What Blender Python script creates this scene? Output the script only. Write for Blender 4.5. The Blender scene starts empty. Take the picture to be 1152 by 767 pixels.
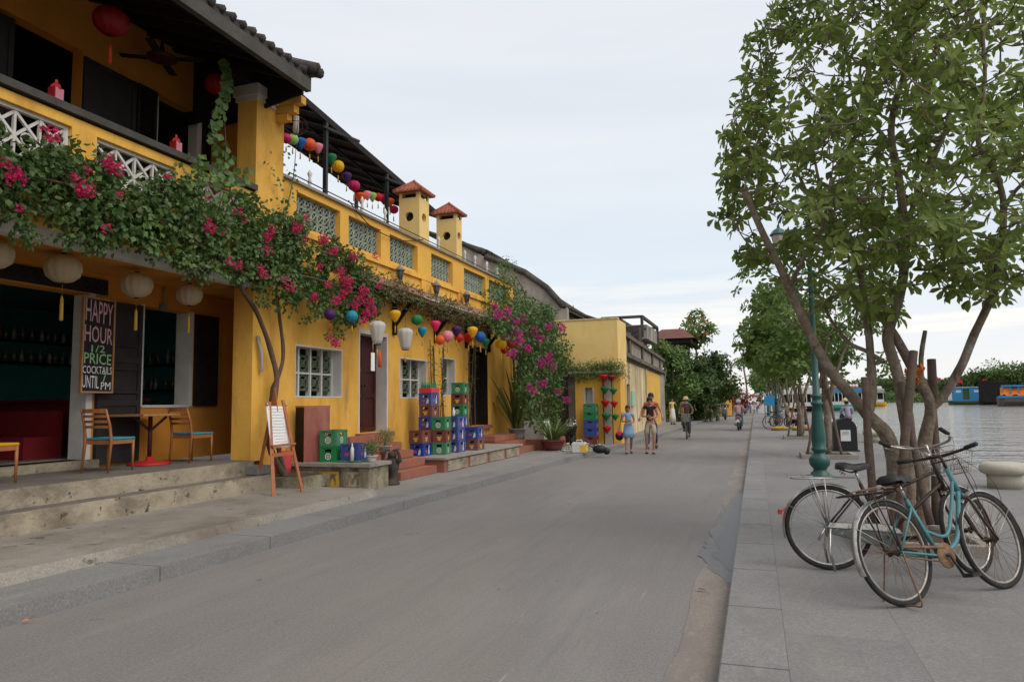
import bpy, bmesh, math, random
from mathutils import Vector, Matrix, noise
random.seed(7)
SC = bpy.context.scene
COL = SC.collection
PI = math.pi
R_ = math.radians

# ------------------------------------------------------------------ camera geometry
F = 800.; EYE = 1.5; CX = 576.; CY = 383.5; ROLL = R_(0.8)
_dx = 850. - CX; _dy = CY - 451.
_x = _dx*math.cos(ROLL) + _dy*math.sin(ROLL); _y = -_dx*math.sin(ROLL) + _dy*math.cos(ROLL)
TH = math.atan(-_y/F); PS = math.atan(_x/math.hypot(F, _y))
fw = Vector((-math.sin(PS)*math.cos(TH), math.cos(PS)*math.cos(TH), math.sin(TH)))
r0 = Vector((math.cos(PS), math.sin(PS), 0)); u0 = r0.cross(fw)
rt = r0*math.cos(ROLL) - u0*math.sin(ROLL); up = r0*math.sin(ROLL) + u0*math.cos(ROLL)
cam_d = bpy.data.cameras.new('camera'); cam = bpy.data.objects.new('camera', cam_d); COL.objects.link(cam)
cam_d.sensor_width = 36; cam_d.lens = F/1152*36; cam_d.clip_end = 6000; cam_d.clip_start = .05
M4 = Matrix((rt, up, -fw)).transposed().to_4x4(); M4.translation = (0, 0, EYE); cam.matrix_world = M4
SC.camera = cam
def P(px, py, x=None, y=None, z=None):
    """the point of a plane of the place (x, y or z given) that the photograph shows at a pixel"""
    d = fw + rt*((px-CX)/F) - up*((py-CY)/F)
    t = x/d.x if x is not None else y/d.y if y is not None else (z-EYE)/d.z
    return Vector((0, 0, EYE)) + d*t

# ------------------------------------------------------------------ materials
MATS = {}
def mat(name, col, rough=.8, var=.12, scale=4, bump=.15, bscale=40, stain=None, samt=.5, sscale=1.2, streak=1.,
        metal=0., spec=.4, lo=.45, hi=.7, trans=0., emit=None, fine=None):
    if name in MATS: return MATS[name]
    m = bpy.data.materials.new(name); m.use_nodes = True; MATS[name] = m
    nt = m.node_tree; N = nt.nodes; L = nt.links; N.clear()
    out = N.new('ShaderNodeOutputMaterial'); b = N.new('ShaderNodeBsdfPrincipled'); L.new(b.outputs[0], out.inputs[0])
    b.inputs['Roughness'].default_value = rough; b.inputs['Metallic'].default_value = metal
    b.inputs['Specular IOR Level'].default_value = spec
    tc = N.new('ShaderNodeTexCoord')
    c0 = [max(0, c*(1-var)) for c in col]+[1]; c1 = [min(1, c*(1+var)) for c in col]+[1]
    n1 = N.new('ShaderNodeTexNoise'); n1.inputs['Scale'].default_value = scale; n1.inputs['Detail'].default_value = 6
    n1.inputs['Roughness'].default_value = .65
    L.new(tc.outputs['Object'], n1.inputs['Vector'])
    r1 = N.new('ShaderNodeValToRGB'); r1.color_ramp.elements[0].position = .3; r1.color_ramp.elements[1].position = .7
    r1.color_ramp.elements[0].color = c0; r1.color_ramp.elements[1].color = c1
    L.new(n1.outputs['Fac'], r1.inputs['Fac']); res = r1.outputs['Color']
    def stainlayer(res, colr, amt, sc, strk, lo, hi):
        mp = N.new('ShaderNodeMapping'); mp.inputs['Scale'].default_value = (1, 1, strk)
        L.new(tc.outputs['Object'], mp.inputs['Vector'])
        n2 = N.new('ShaderNodeTexNoise'); n2.inputs['Scale'].default_value = sc; n2.inputs['Detail'].default_value = 8
        n2.inputs['Roughness'].default_value = .7; L.new(mp.outputs[0], n2.inputs['Vector'])
        r2 = N.new('ShaderNodeMapRange'); r2.inputs[1].default_value = lo; r2.inputs[2].default_value = hi
        r2.inputs[3].default_value = 0; r2.inputs[4].default_value = amt; L.new(n2.outputs['Fac'], r2.inputs[0])
        mx = N.new('ShaderNodeMixRGB'); L.new(r2.outputs[0], mx.inputs[0]); L.new(res, mx.inputs[1])
        mx.inputs[2].default_value = list(colr)+[1]; return mx.outputs[0]
    if stain: res = stainlayer(res, stain, samt, sscale, streak, lo, hi)
    if fine: res = stainlayer(res, fine[0], fine[1], fine[2], fine[3], fine[4], fine[5])
    L.new(res, b.inputs['Base Color'])
    if bump:
        n3 = N.new('ShaderNodeTexNoise'); n3.inputs['Scale'].default_value = bscale; n3.inputs['Detail'].default_value = 5
        L.new(tc.outputs['Object'], n3.inputs['Vector'])
        bp = N.new('ShaderNodeBump'); bp.inputs['Strength'].default_value = bump; bp.inputs['Distance'].default_value = .02
        L.new(n3.outputs['Fac'], bp.inputs['Height']); L.new(bp.outputs[0], b.inputs['Normal'])
    if trans:
        tr = N.new('ShaderNodeBsdfTranslucent'); L.new(res, tr.inputs['Color'])
        ms = N.new('ShaderNodeMixShader'); ms.inputs[0].default_value = trans
        L.new(b.outputs[0], ms.inputs[1]); L.new(tr.outputs[0], ms.inputs[2]); L.new(ms.outputs[0], out.inputs[0])
    if emit:
        b.inputs['Emission Color'].default_value = list(emit[0])+[1]; b.inputs['Emission Strength'].default_value = emit[1]
    return m
def leafmat(name, c0, c1, trans=.3, rough=.45, scale=1.6):
    """foliage: each leaf has its own tint (one random value for each mesh island)"""
    if name in MATS: return MATS[name]
    m = bpy.data.materials.new(name); m.use_nodes = True; MATS[name] = m
    nt = m.node_tree; N = nt.nodes; L = nt.links; N.clear()
    out = N.new('ShaderNodeOutputMaterial'); b = N.new('ShaderNodeBsdfPrincipled')
    b.inputs['Roughness'].default_value = rough; b.inputs['Specular IOR Level'].default_value = .35
    g = N.new('ShaderNodeNewGeometry'); r = N.new('ShaderNodeValToRGB')
    r.color_ramp.elements[0].color = list(c0)+[1]; r.color_ramp.elements[1].color = list(c1)+[1]
    tc = N.new('ShaderNodeTexCoord'); n = N.new('ShaderNodeTexNoise'); n.inputs['Scale'].default_value = scale
    L.new(tc.outputs['Object'], n.inputs['Vector'])
    a = N.new('ShaderNodeMath'); a.operation = 'MULTIPLY_ADD'; a.inputs[1].default_value = .55
    L.new(g.outputs['Random Per Island'], a.inputs[0])
    a2 = N.new('ShaderNodeMath'); a2.operation = 'MULTIPLY'; a2.inputs[1].default_value = .6; L.new(n.outputs['Fac'], a2.inputs[0])
    L.new(a2.outputs[0], a.inputs[2]); L.new(a.outputs[0], r.inputs['Fac'])
    L.new(r.outputs[0], b.inputs['Base Color'])
    tr = N.new('ShaderNodeBsdfTranslucent'); L.new(r.outputs[0], tr.inputs['Color'])
    ms = N.new('ShaderNodeMixShader'); ms.inputs[0].default_value = trans
    L.new(b.outputs[0], ms.inputs[1]); L.new(tr.outputs[0], ms.inputs[2]); L.new(ms.outputs[0], out.inputs[0])
    return m
def M(n): return MATS[n]

# ------------------------------------------------------------------ mesh builder
class B:
    def __init__(s): s.v = []; s.f = []; s.mi = []; s.cur = 0; s.sm = []
    def add(s, vs, fs, smooth=False):
        k = len(s.v); s.v += [Vector(v) for v in vs]
        for f in fs: s.f.append([i+k for i in f]); s.mi.append(s.cur); s.sm.append(smooth)
        return s
    def box(s, x0, x1, y0, y1, z0, z1):
        if x0 > x1: x0, x1 = x1, x0
        if y0 > y1: y0, y1 = y1, y0
        if z0 > z1: z0, z1 = z1, z0
        return s.add([(x, y, z) for z in (z0, z1) for y in (y0, y1) for x in (x0, x1)],
                     [(0, 2, 3, 1), (4, 5, 7, 6), (0, 1, 5, 4), (2, 6, 7, 3), (0, 4, 6, 2), (1, 3, 7, 5)])
    def bar(s, a, b, w, h=None, upv=(0, 0, 1)):
        a = Vector(a); b = Vector(b); h = h or w; d = (b-a).normalized(); u = Vector(upv)
        if abs(d.dot(u)) > .98: u = Vector((0, 1, 0))
        r = d.cross(u).normalized(); u = r.cross(d).normalized()
        vs = [p + r*(i*w/2) + u*(j*h/2) for p in (a, b) for j in (-1, 1) for i in (-1, 1)]
        return s.add(vs, [(0, 2, 3, 1), (4, 5, 7, 6), (0, 1, 5, 4), (2, 6, 7, 3), (0, 4, 6, 2), (1, 3, 7, 5)])
    def tube(s, pts, rad, n=8, cap=True, closed=False, noisy=0.):
        pts = [Vector(p) for p in pts]; m = len(pts)
        if not hasattr(rad, '__len__'): rad = [rad]*m
        u = None; vs = []
        for i, p in enumerate(pts):
            if closed: d = (pts[(i+1) % m]-pts[i-1])
            else: d = pts[min(i+1, m-1)] - pts[max(i-1, 0)]
            if d.length < 1e-9: d = Vector((0, 0, 1))
            d.normalize()
            if u is None:
                u = Vector((0, 0, 1)) if abs(d.z) < .9 else Vector((1, 0, 0))
            u = (u - d*u.dot(d))
            if u.length < 1e-6: u = d.orthogonal()
            u.normalize(); w = d.cross(u)
            for k in range(n):
                a = 2*PI*k/n; r = rad[i]
                if noisy: r *= 1+noisy*noise.noise(p*3+Vector((math.cos(a), math.sin(a), 0))*1.3)
                vs.append(p + (u*math.cos(a) + w*math.sin(a))*r)
        fs = []
        for i in range(m if closed else m-1):
            j = (i+1) % m
            for k in range(n): l = (k+1) % n; fs.append((i*n+k, i*n+l, j*n+l, j*n+k))
        if cap and not closed: fs.append(tuple(range(n-1, -1, -1))); fs.append(tuple((m-1)*n+k for k in range(n)))
        return s.add(vs, fs, True)
    def lathe(s, prof, c=(0, 0, 0), n=16, axis='z', lobes=0, la=0., sx=1., sy=1., smooth=True):
        """prof: (radius, height) pairs"""
        c = Vector(c); vs = []
        for r, h in prof:
            for k in range(n):
                a = 2*PI*k/n; q = r*(1 - (la if lobes and (k*lobes*2//n) % 2 else 0))
                x, y = q*math.cos(a)*sx, q*math.sin(a)*sy
                vs.append(c + (Vector((x, y, h)) if axis == 'z' else Vector((h, x, y)) if axis == 'x' else Vector((x, h, y))))
        fs = []
        for i in range(len(prof)-1):
            for k in range(n): l = (k+1) % n; fs.append((i*n+k, i*n+l, (i+1)*n+l, (i+1)*n+k))
        if prof[0][0] > 1e-5: fs.append(tuple(range(n-1, -1, -1)))
        if prof[-1][0] > 1e-5: fs.append(tuple((len(prof)-1)*n+k for k in range(n)))
        return s.add(vs, fs, smooth)
    def ball(s, c, r, n=10, m=7, sx=1, sy=1, sz=1):
        prof = [(max(r*math.sin(PI*i/m), 1e-6), -r*sz*math.cos(PI*i/m)) for i in range(m+1)]
        return s.lathe(prof, c, n, sx=sx, sy=sy)
    def prism(s, poly, a0, a1, axis='y'):
        """poly in the plane across the axis, extruded from a0 to a1.  y: (x,z)  x: (y,z)  z: (x,y)"""
        n = len(poly)
        f = {'y': lambda p, a: (p[0], a, p[1]), 'x': lambda p, a: (a, p[0], p[1]), 'z': lambda p, a: (p[0], p[1], a)}[axis]
        vs = [f(p, a0) for p in poly]+[f(p, a1) for p in poly]
        fs = [tuple(range(n)), tuple(range(2*n-1, n-1, -1))]+[(i, i+n, (i+1) % n+n, (i+1) % n) for i in range(n)]
        return s.add(vs, fs)
    def quad(s, a, b, c, d): return s.add([a, b, c, d], [(0, 1, 2, 3)])
    def ring(s, c, R, r, axis='x', n=16, m=6):
        c = Vector(c); pts = []
        for k in range(n):
            a = 2*PI*k/n; u, w = R*math.cos(a), R*math.sin(a)
            pts.append(c + (Vector((0, u, w)) if axis == 'x' else Vector((u, 0, w)) if axis == 'y' else Vector((u, w, 0))))
        return s.tube(pts, r, m, closed=True)
    def leaf(s, p, d, nrm, L, W):
        """a folded leaf: two half blades meeting along the mid rib"""
        d = d.normalized(); w = d.cross(nrm)
        if w.length < 1e-5: w = d.orthogonal()
        w.normalize(); n = w.cross(d)
        if L > .1:      # a big obovate leaf, broadest above its middle, blunt tip
            q = lambda t, h, z: p + d*L*t + w*W*h + n*L*z
            return s.add([q(0, 0, 0), q(.38, 0, -.05), q(.74, 0, -.10), q(1, 0, -.2), q(.38, .36, .02), q(.38, -.36, .02), q(.74, .5, -.04), q(.74, -.5, -.04)],
                         [(0, 1, 4), (0, 5, 1), (1, 2, 6, 4), (1, 5, 7, 2), (2, 3, 6), (2, 7, 3)])
        a = p; m1 = p + d*L*.45 - n*L*.05; t = p + d*L - n*L*.16
        l = p + d*L*.42 + w*W*.5 + n*L*.05; r = p + d*L*.42 - w*W*.5 + n*L*.05
        return s.add([a, l, m1, r, t], [(0, 2, 1), (1, 2, 4), (0, 3, 2), (2, 3, 4)])
    def build(s, name, m, parent=None, world=True, bevel=0, smooth_angle=None, recalc=True):
        me = bpy.data.meshes.new(name); off = Vector((0, 0, 0)); q = parent
        if world:
            while q is not None: off += q.location; q = q.parent
        me.from_pydata([v-off for v in s.v], [], s.f); me.validate()
        ms = m if isinstance(m, (list, tuple)) else [m]
        for k in ms: me.materials.append(MATS[k] if isinstance(k, str) else k)
        if len(me.polygons) == len(s.f):
            me.polygons.foreach_set('material_index', s.mi); me.polygons.foreach_set('use_smooth', s.sm)
        if recalc and len(s.f) < 30000:
            bm = bmesh.new(); bm.from_mesh(me); bmesh.ops.recalc_face_normals(bm, faces=bm.faces)
            if bevel: bmesh.ops.bevel(bm, geom=bm.edges[:], offset=bevel, segments=2, affect='EDGES', clamp_overlap=True)
            bm.to_mesh(me); bm.free()
        me.update()
        o = bpy.data.objects.new(name, me); COL.objects.link(o)
        if parent is not None: o.parent = parent
        return o
def tag(o, label=None, cat=None, group=None, kind=None):
    if label: o['label'] = label
    if cat: o['category'] = cat
    if group: o['group'] = group
    if kind: o['kind'] = kind
    return o
def thing(name, label, cat, loc=(0, 0, 0), rz=0, group=None):
    o = bpy.data.objects.new(name, None); COL.objects.link(o); o.location = loc; o.rotation_euler = (0, 0, rz)
    o.empty_display_size = .1
    return tag(o, label, cat, group)
def dup(root, loc=None, rz=None, label=None, group=None, scale=None):
    def cp(o, par):
        c = o.copy(); COL.objects.link(c); c.parent = par
        for ch in list(o.children): cp(ch, c)
        return c
    r = cp(root, None)
    if loc is not None: r.location = loc
    if rz is not None: r.rotation_euler = (0, 0, rz)
    if scale: r.scale = (scale,)*3 if not hasattr(scale, '__len__') else scale
    if label: r['label'] = label
    if group: r['group'] = group
    return r
def lerp(a, b, t): return a+(b-a)*t
def spline(pts, k=4):
    """Catmull-Rom through points"""
    pts = [Vector(p) for p in pts]; out = []
    for i in range(len(pts)-1):
        p0 = pts[max(i-1, 0)]; p1 = pts[i]; p2 = pts[i+1]; p3 = pts[min(i+2, len(pts)-1)]
        for j in range(k):
            t = j/k
            out.append(.5*((2*p1)+(p2-p0)*t+(2*p0-5*p1+4*p2-p3)*t*t+(3*p1-p0-3*p2+p3)*t**3))
    out.append(pts[-1]); return out
def rads(r, n): # resample a list of radii
    return [lerp(r[min(int(i*(len(r)-1)/(n-1)), len(r)-2)], r[min(int(i*(len(r)-1)/(n-1)), len(r)-2)+1], (i*(len(r)-1)/(n-1)) - min(int(i*(len(r)-1)/(n-1)), len(r)-2)) for i in range(n)]
def text_mesh(txt, size, thick=.002):
    """lettering as a mesh in the local xz plane, facing -y; returns verts, faces"""
    c = bpy.data.curves.new('t', 'FONT'); c.body = txt; c.size = size; c.align_x = 'CENTER'; c.align_y = 'CENTER'
    c.extrude = thick; c.resolution_u = 2
    o = bpy.data.objects.new('t', c); COL.objects.link(o)
    me = o.to_mesh(); vs = [(v.co.x, -v.co.z, v.co.y) for v in me.vertices]; fs = [tuple(p.vertices) for p in me.polygons]
    o.to_mesh_clear(); bpy.data.objects.remove(o); bpy.data.curves.remove(c)
    return vs, fs

# ------------------------------------------------------------------ palette
YEL = (.82, .455, .08)
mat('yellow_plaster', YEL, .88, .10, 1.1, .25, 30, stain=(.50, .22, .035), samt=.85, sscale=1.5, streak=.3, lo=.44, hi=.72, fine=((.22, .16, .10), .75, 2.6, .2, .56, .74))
mat('yellow_plain', (.74, .40, .065), .85, .08, 1.2, .15, 30, stain=(.45, .25, .06), samt=.5, sscale=1.5, streak=.2, lo=.52, hi=.8)
mat('pale_yellow', (.80, .56, .21), .85, .07, 1.5, .12, 30, stain=(.42, .28, .10), samt=.5, sscale=1.0, streak=.12, lo=.5, hi=.75)
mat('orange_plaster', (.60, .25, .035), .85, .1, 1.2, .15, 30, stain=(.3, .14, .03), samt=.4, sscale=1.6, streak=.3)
mat('old_yellow', (.70, .54, .28), .92, .14, 1.0, .4, 22, stain=(.22, .18, .13), samt=.85, sscale=1.1, streak=.22, lo=.44, hi=.64, fine=((.62, .58, .48), .6, 2.2, .6, .52, .66))
mat('old_yellow_bright', (.72, .42, .07), .9, .12, 1.0, .3, 22, stain=(.30, .20, .08), samt=.6, sscale=1.1, streak=.2, lo=.52, hi=.72)
mat('grey_render', (.36, .325, .28), .95, .25, 1.2, .5, 18, stain=(.06, .055, .045), samt=.7, sscale=.9, streak=.4, lo=.45, hi=.65)
mat('mould_and_shade', (.12, .10, .08), .95, .3, 1.5, .5, 16, stain=(.30, .26, .2), samt=.6, sscale=2.4, streak=.8, spec=0.15)  # mould on old walls, and the painted shade behind both parapets
mat('roof_tile_old', (.06, .052, .047), .9, .35, 5, .6, 30, stain=(.14, .12, .1), samt=.6, sscale=3, spec=0.15)
mat('roof_tile_red', (.36, .10, .055), .8, .2, 9, .4, 30, stain=(.10, .05, .035), samt=.6, sscale=5)
mat('canopy_tile', (.27, .13, .09), .9, .3, 5, .4, 20, stain=(.34, .27, .16), samt=.8, sscale=2.5)
mat('roof_tile_rust', (.16, .06, .045), .9, .3, 3, .4, 20, stain=(.07, .05, .045), samt=.8, sscale=1.5)
mat('dark_wood', (.022, .018, .016), .6, .3, 6, .2, 50, spec=0.12)
mat('grey_wood', (.085, .075, .068), .8, .3, 6, .4, 30, stain=(.03, .027, .025), samt=.6, sscale=3, spec=0.2)
mat('red_door', (.055, .012, .010), .5, .3, 4, .15, 40, spec=0.25)
mat('black_door', (.018, .013, .012), .5, .3, 4, .15, 40, spec=0.2)
mat('white_paint', (.62, .60, .56), .75, .08, 5, .1, 40, stain=(.35, .32, .27), samt=.4, sscale=3, streak=.4)
mat('lattice_green', (.30, .34, .27), .85, .15, 8, .2, 40, stain=(.08, .09, .07), samt=.6, sscale=5)
mat('granite', (.21, .205, .20), .8, .14, 1.8, .15, 120, stain=(.10, .095, .09), samt=.5, sscale=1.4)
mat('old_concrete', (.30, .275, .24), .92, .15, 1.0, .35, 35, stain=(.11, .09, .065), samt=.65, sscale=.9, lo=.5, hi=.7, fine=((.42, .40, .35), .5, 3, 1, .55, .7))
mat('riser_yellow', (.34, .285, .205), .92, .25, 1.6, .5, 25, stain=(.13, .105, .075), samt=.8, sscale=1.3, streak=1.6, lo=.46, hi=.64, fine=((.04, .035, .03), .9, 6, 1, .59, .65))
mat('porch_floor', (.16, .14, .12), .8, .2, 2, .2, 40, stain=(.07, .06, .05), samt=.5)
mat('mossy_stone', (.31, .265, .18), .95, .25, 3, .6, 25, stain=(.06, .06, .04), samt=.75, sscale=2.5, streak=.5, lo=.46, hi=.62, fine=((.42, .32, .16), .5, 4, 1, .58, .7))
mat('brick_red', (.34, .12, .075), .9, .2, 6, .4, 30, stain=(.16, .09, .07), samt=.6, sscale=3)
mat('bark', (.19, .145, .105), .92, .3, 12, 1.0, 22, stain=(.33, .30, .25), samt=.75, sscale=5, streak=.7, lo=.5, hi=.62, fine=((.06, .045, .035), .7, 14, .5, .55, .66))
mat('vine_bark', (.12, .075, .05), .92, .25, 14, .7, 45)
mat('stake_wood', (.12, .085, .065), .9, .25, 12, .6, 40)
mat('pole_green', (.010, .075, .065), .42, .12, 6, .08, 60, stain=(.03, .06, .05), samt=.4, spec=.5)
mat('black_paint', (.012, .013, .014), .5, .2, 6, .05, 50)
mat('steel', (.45, .44, .42), .35, .2, 20, .1, 60, metal=.9, stain=(.2, .09, .04), samt=.5, sscale=14, lo=.52, hi=.68)
mat('rusty_steel', (.22, .13, .08), .7, .3, 20, .3, 60, metal=.4, stain=(.12, .05, .02), samt=.8, sscale=12)
mat('dark_steel', (.05, .04, .037), .55, .3, 20, .2, 60, metal=.5, stain=(.14, .06, .03), samt=.5, sscale=14)
mat('rubber', (.018, .018, .018), .85, .2, 10, .3, 80, stain=(.10, .09, .08), samt=.3, sscale=9)
mat('silver_paint', (.27, .27, .255), .45, .2, 14, .1, 60, stain=(.10, .11, .10), samt=.8, sscale=9, lo=.5, hi=.56)
mat('guard_dark', (.10, .115, .105), .55, .3, 14, .2, 60, stain=(.28, .28, .26), samt=.7, sscale=10, lo=.55, hi=.62)
mat('guard_pale', (.55, .54, .51), .5, .15, 14, .1, 60, stain=(.14, .12, .10), samt=.8, sscale=13, lo=.52, hi=.60)
mat('teal_frame', (.065, .205, .225), .45, .1, 12, .05, 60, stain=(.16, .10, .06), samt=.6, sscale=12, lo=.6, hi=.72)
mat('saddle', (.015, .015, .016), .55, .1, 8, .1, 90)
mat('chair_wood', (.33, .12, .04), .45, .2, 9, .1, 60)
mat('table_wood', (.40, .20, .08), .5, .2, 9, .1, 60)
mat('cushion_blue', (.05, .27, .36), .9, .1, 9, .3, 120)
mat('red_paint', (.42, .02, .02), .5, .15, 6, .05, 50)
mat('red_cloth', (.20, .008, .012), .8, .2, 6, .1, 50)
mat('shutter_black', (.030, .027, .026), .7, .25, 4, .15, 40, spec=.2)
mat('tile_dark_green', (.10, .13, .085), .8, .2, 8, .1, 40)
mat('old_rim', (.34, .31, .27), .45, .2, 12, .1, 60, metal=.5, stain=(.16, .08, .04), samt=.8, sscale=9)
mat('teal_wall', (.02, .17, .145), .8, .15, 3, .05, 40)
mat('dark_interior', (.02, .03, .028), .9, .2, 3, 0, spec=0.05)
mat('glass_dark', (.02, .025, .025), .12, .1, 3, 0, spec=.8)
mat('paper', (.78, .77, .75), .8, .03, 4, 0)
mat('ink', (.33, .33, .34), .8, .05, 4, 0)
mat('ink_red', (.5, .3, .3), .8, .05, 4, 0)
mat('slate', (.022, .020, .020), .7, .25, 4, .05, 40, spec=0.2)
mat('chalk_pink', (.62, .36, .36), .9, .15, 30, .1, 90)
mat('chalk_green', (.28, .52, .26), .9, .15, 30, .1, 90)
mat('chalk_white', (.68, .66, .64), .9, .15, 30, .1, 90)
mat('easel_wood', (.38, .12, .045), .55, .2, 9, .1, 60)
mat('cabinet_red', (.30, .085, .065), .75, .25, 3, .2, 40, stain=(.42, .24, .17), samt=.7, sscale=2.2, streak=.35)
mat('stone_pale', (.46, .42, .35), .9, .12, 4, .4, 40, stain=(.28, .25, .2), samt=.5, sscale=3)
mat('pot_grey', (.35, .34, .31), .85, .15, 5, .2, 40)
mat('pot_terra', (.20, .055, .045), .7, .2, 5, .2, 40)
mat('pot_white', (.62, .61, .57), .6, .1, 5, .1, 40)
mat('soil', (.06, .045, .03), .95, .3, 9, .5, 30)
mat('lantern_beige', (.66, .55, .36), .85, .1, 5, .1, 60, trans=.35)
for n_, c_ in dict(yellow=(.85, .52, .02), green=(.03, .27, .08), cyan=(.03, .36, .50), pink=(.78, .05, .16), orange=(.85, .15, .03),
                   palepink=(.85, .33, .40), purple=(.10, .02, .16), red=(.65, .02, .02), blue=(.02, .16, .50), lime=(.38, .62, .16),
                   white=(.70, .68, .64), magenta=(.60, .02, .15), darkred=(.28, .008, .012)).items():
    mat('silk_'+n_, c_, .6, .05, 8, .1, 90, trans=.4 if n_ not in ('darkred',) else .15)
mat('tassel_gold', (.60, .33, .04), .9, .2, 40, .2, 90)
mat('tassel_red', (.6, .05, .02), .9, .2, 40, .2, 90)
mat('crate_green', (.008, .20, .065), .45, .15, 5, .05, 60, stain=(.05, .12, .06), samt=.4, sscale=7)
mat('crate_blue', (.010, .045, .28), .45, .15, 5, .05, 60, stain=(.05, .07, .2), samt=.4, sscale=7)
mat('crate_red', (.17, .022, .016), .5, .15, 5, .05, 60, stain=(.14, .05, .04), samt=.4, sscale=7)
mat('emblem_white', (.62, .60, .56), .6, .1, 30, 0)
mat('emblem_gold', (.55, .36, .06), .6, .1, 30, 0)
mat('skin', (.40, .20, .13), .55, .06, 9, .05, 60)
mat('skin_tan', (.27, .13, .08), .55, .06, 9, .05, 60)
mat('hair', (.010, .008, .008), .5, .2, 40, .2, 90)
mat('hair_brown', (.05, .025, .015), .5, .2, 40, .2, 90)
mat('eye_dark', (.01, .01, .01), .2, 0, 5, 0)
mat('lips', (.35, .10, .08), .5, 0, 5, 0)
for n_, c_ in dict(lightblue=(.22, .34, .55), black=(.012, .012, .015), khaki=(.46, .38, .27), coral=(.55, .13, .10), yellow=(.65, .58, .22),
                   white=(.66, .65, .63), grey=(.30, .28, .28), darkgrey=(.07, .07, .075), pink=(.58, .36, .36), brown=(.15, .09, .07), jeans=(.10, .15, .28),
                   red=(.35, .03, .03), navy=(.03, .04, .10), mauve=(.33, .30, .42), tan=(.42, .26, .17), hotpink=(.75, .04, .15)).items():
    mat('cloth_'+n_, c_, .9, .12, 7, .3, 60)
mat('helmet_white', (.5, .58, .66), .3, .05, 5, 0)
mat('straw', (.62, .47, .27), .85, .12, 20, .3, 80)
mat('tarp_white', (.72, .74, .77), .7, .04, 2, .1, 5)
mat('awning_brown', (.035, .022, .018), .8, .25, 3, .3, 20, spec=0.12)
mat('metal_grey', (.20, .19, .18), .6, .2, 5, .1, 50)
mat('plastic_yellow', (.70, .48, .08), .5, .1, 5, .05, 50)
mat('plastic_red', (.60, .05, .06), .5, .1, 5, .05, 50)
mat('plastic_white', (.66, .66, .64), .5, .1, 5, .05, 50)
mat('boat_blue', (.03, .24, .50), .6, .12, 2, .05, 40)
mat('boat_green', (.05, .38, .27), .6, .1, 2, .05, 40)
mat('boat_dark', (.03, .027, .027), .8, .3, 2, .2, 10, spec=0.1)
mat('boat_white', (.62, .62, .60), .6, .1, 2, .05, 40)
mat('boat_hull', (.11, .10, .09), .8, .3, 1, .2, 10)
mat('tarp_orange', (.72, .20, .04), .8, .15, 2, .5, 4)
mat('flag_red', (.60, .02, .03), .8, .1, 2, 0)
mat('jade', (.30, .50, .40), .7, .15, 5, .1, 40)
leafmat('leaf_tree', (.06, .12, .024), (.29, .36, .085), .55)
leafmat('leaf_row', (.05, .11, .02), (.17, .25, .05), .4)
leafmat('leaf_vine', (.035, .08, .025), (.14, .22, .06), .35)
leafmat('leaf_vine_big', (.05, .11, .03), (.15, .24, .06), .3)
leafmat('leaf_dry', (.07, .075, .03), (.24, .17, .08), .25)
leafmat('leaf_dark', (.022, .055, .016), (.09, .14, .03), .3)
leafmat('leaf_pale', (.07, .13, .035), (.21, .28, .09), .3)
leafmat('leaf_palm', (.05, .09, .02), (.20, .25, .07), .25)
for n_ in ('crate_green', 'crate_blue', 'crate_red'):     # every crate has faded a little differently
    m_ = MATS[n_]; nt_ = m_.node_tree; bs_ = [q for q in nt_.nodes if q.type == 'BSDF_PRINCIPLED'][0]; src = bs_.inputs['Base Color'].links[0].from_socket
    oi = nt_.nodes.new('ShaderNodeObjectInfo'); mr = nt_.nodes.new('ShaderNodeMapRange'); mr.inputs[3].default_value = 0; mr.inputs[4].default_value = .22; nt_.links.new(oi.outputs['Random'], mr.inputs[0])
    mx_ = nt_.nodes.new('ShaderNodeMixRGB'); nt_.links.new(mr.outputs[0], mx_.inputs[0]); nt_.links.new(src, mx_.inputs[1]); mx_.inputs[2].default_value = (.30, .30, .28, 1); nt_.links.new(mx_.outputs[0], bs_.inputs['Base Color'])
leafmat('petal', (.50, .015, .10), (.82, .05, .22), .35, .6)
leafmat('petal_purple', (.45, .02, .20), (.72, .06, .36), .35, .6)
leafmat('petal_red', (.12, .025, .03), (.26, .05, .05), .25, .6)
leafmat('petal_orange', (.45, .16, .05), (.6, .28, .10), .25, .6)
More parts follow.
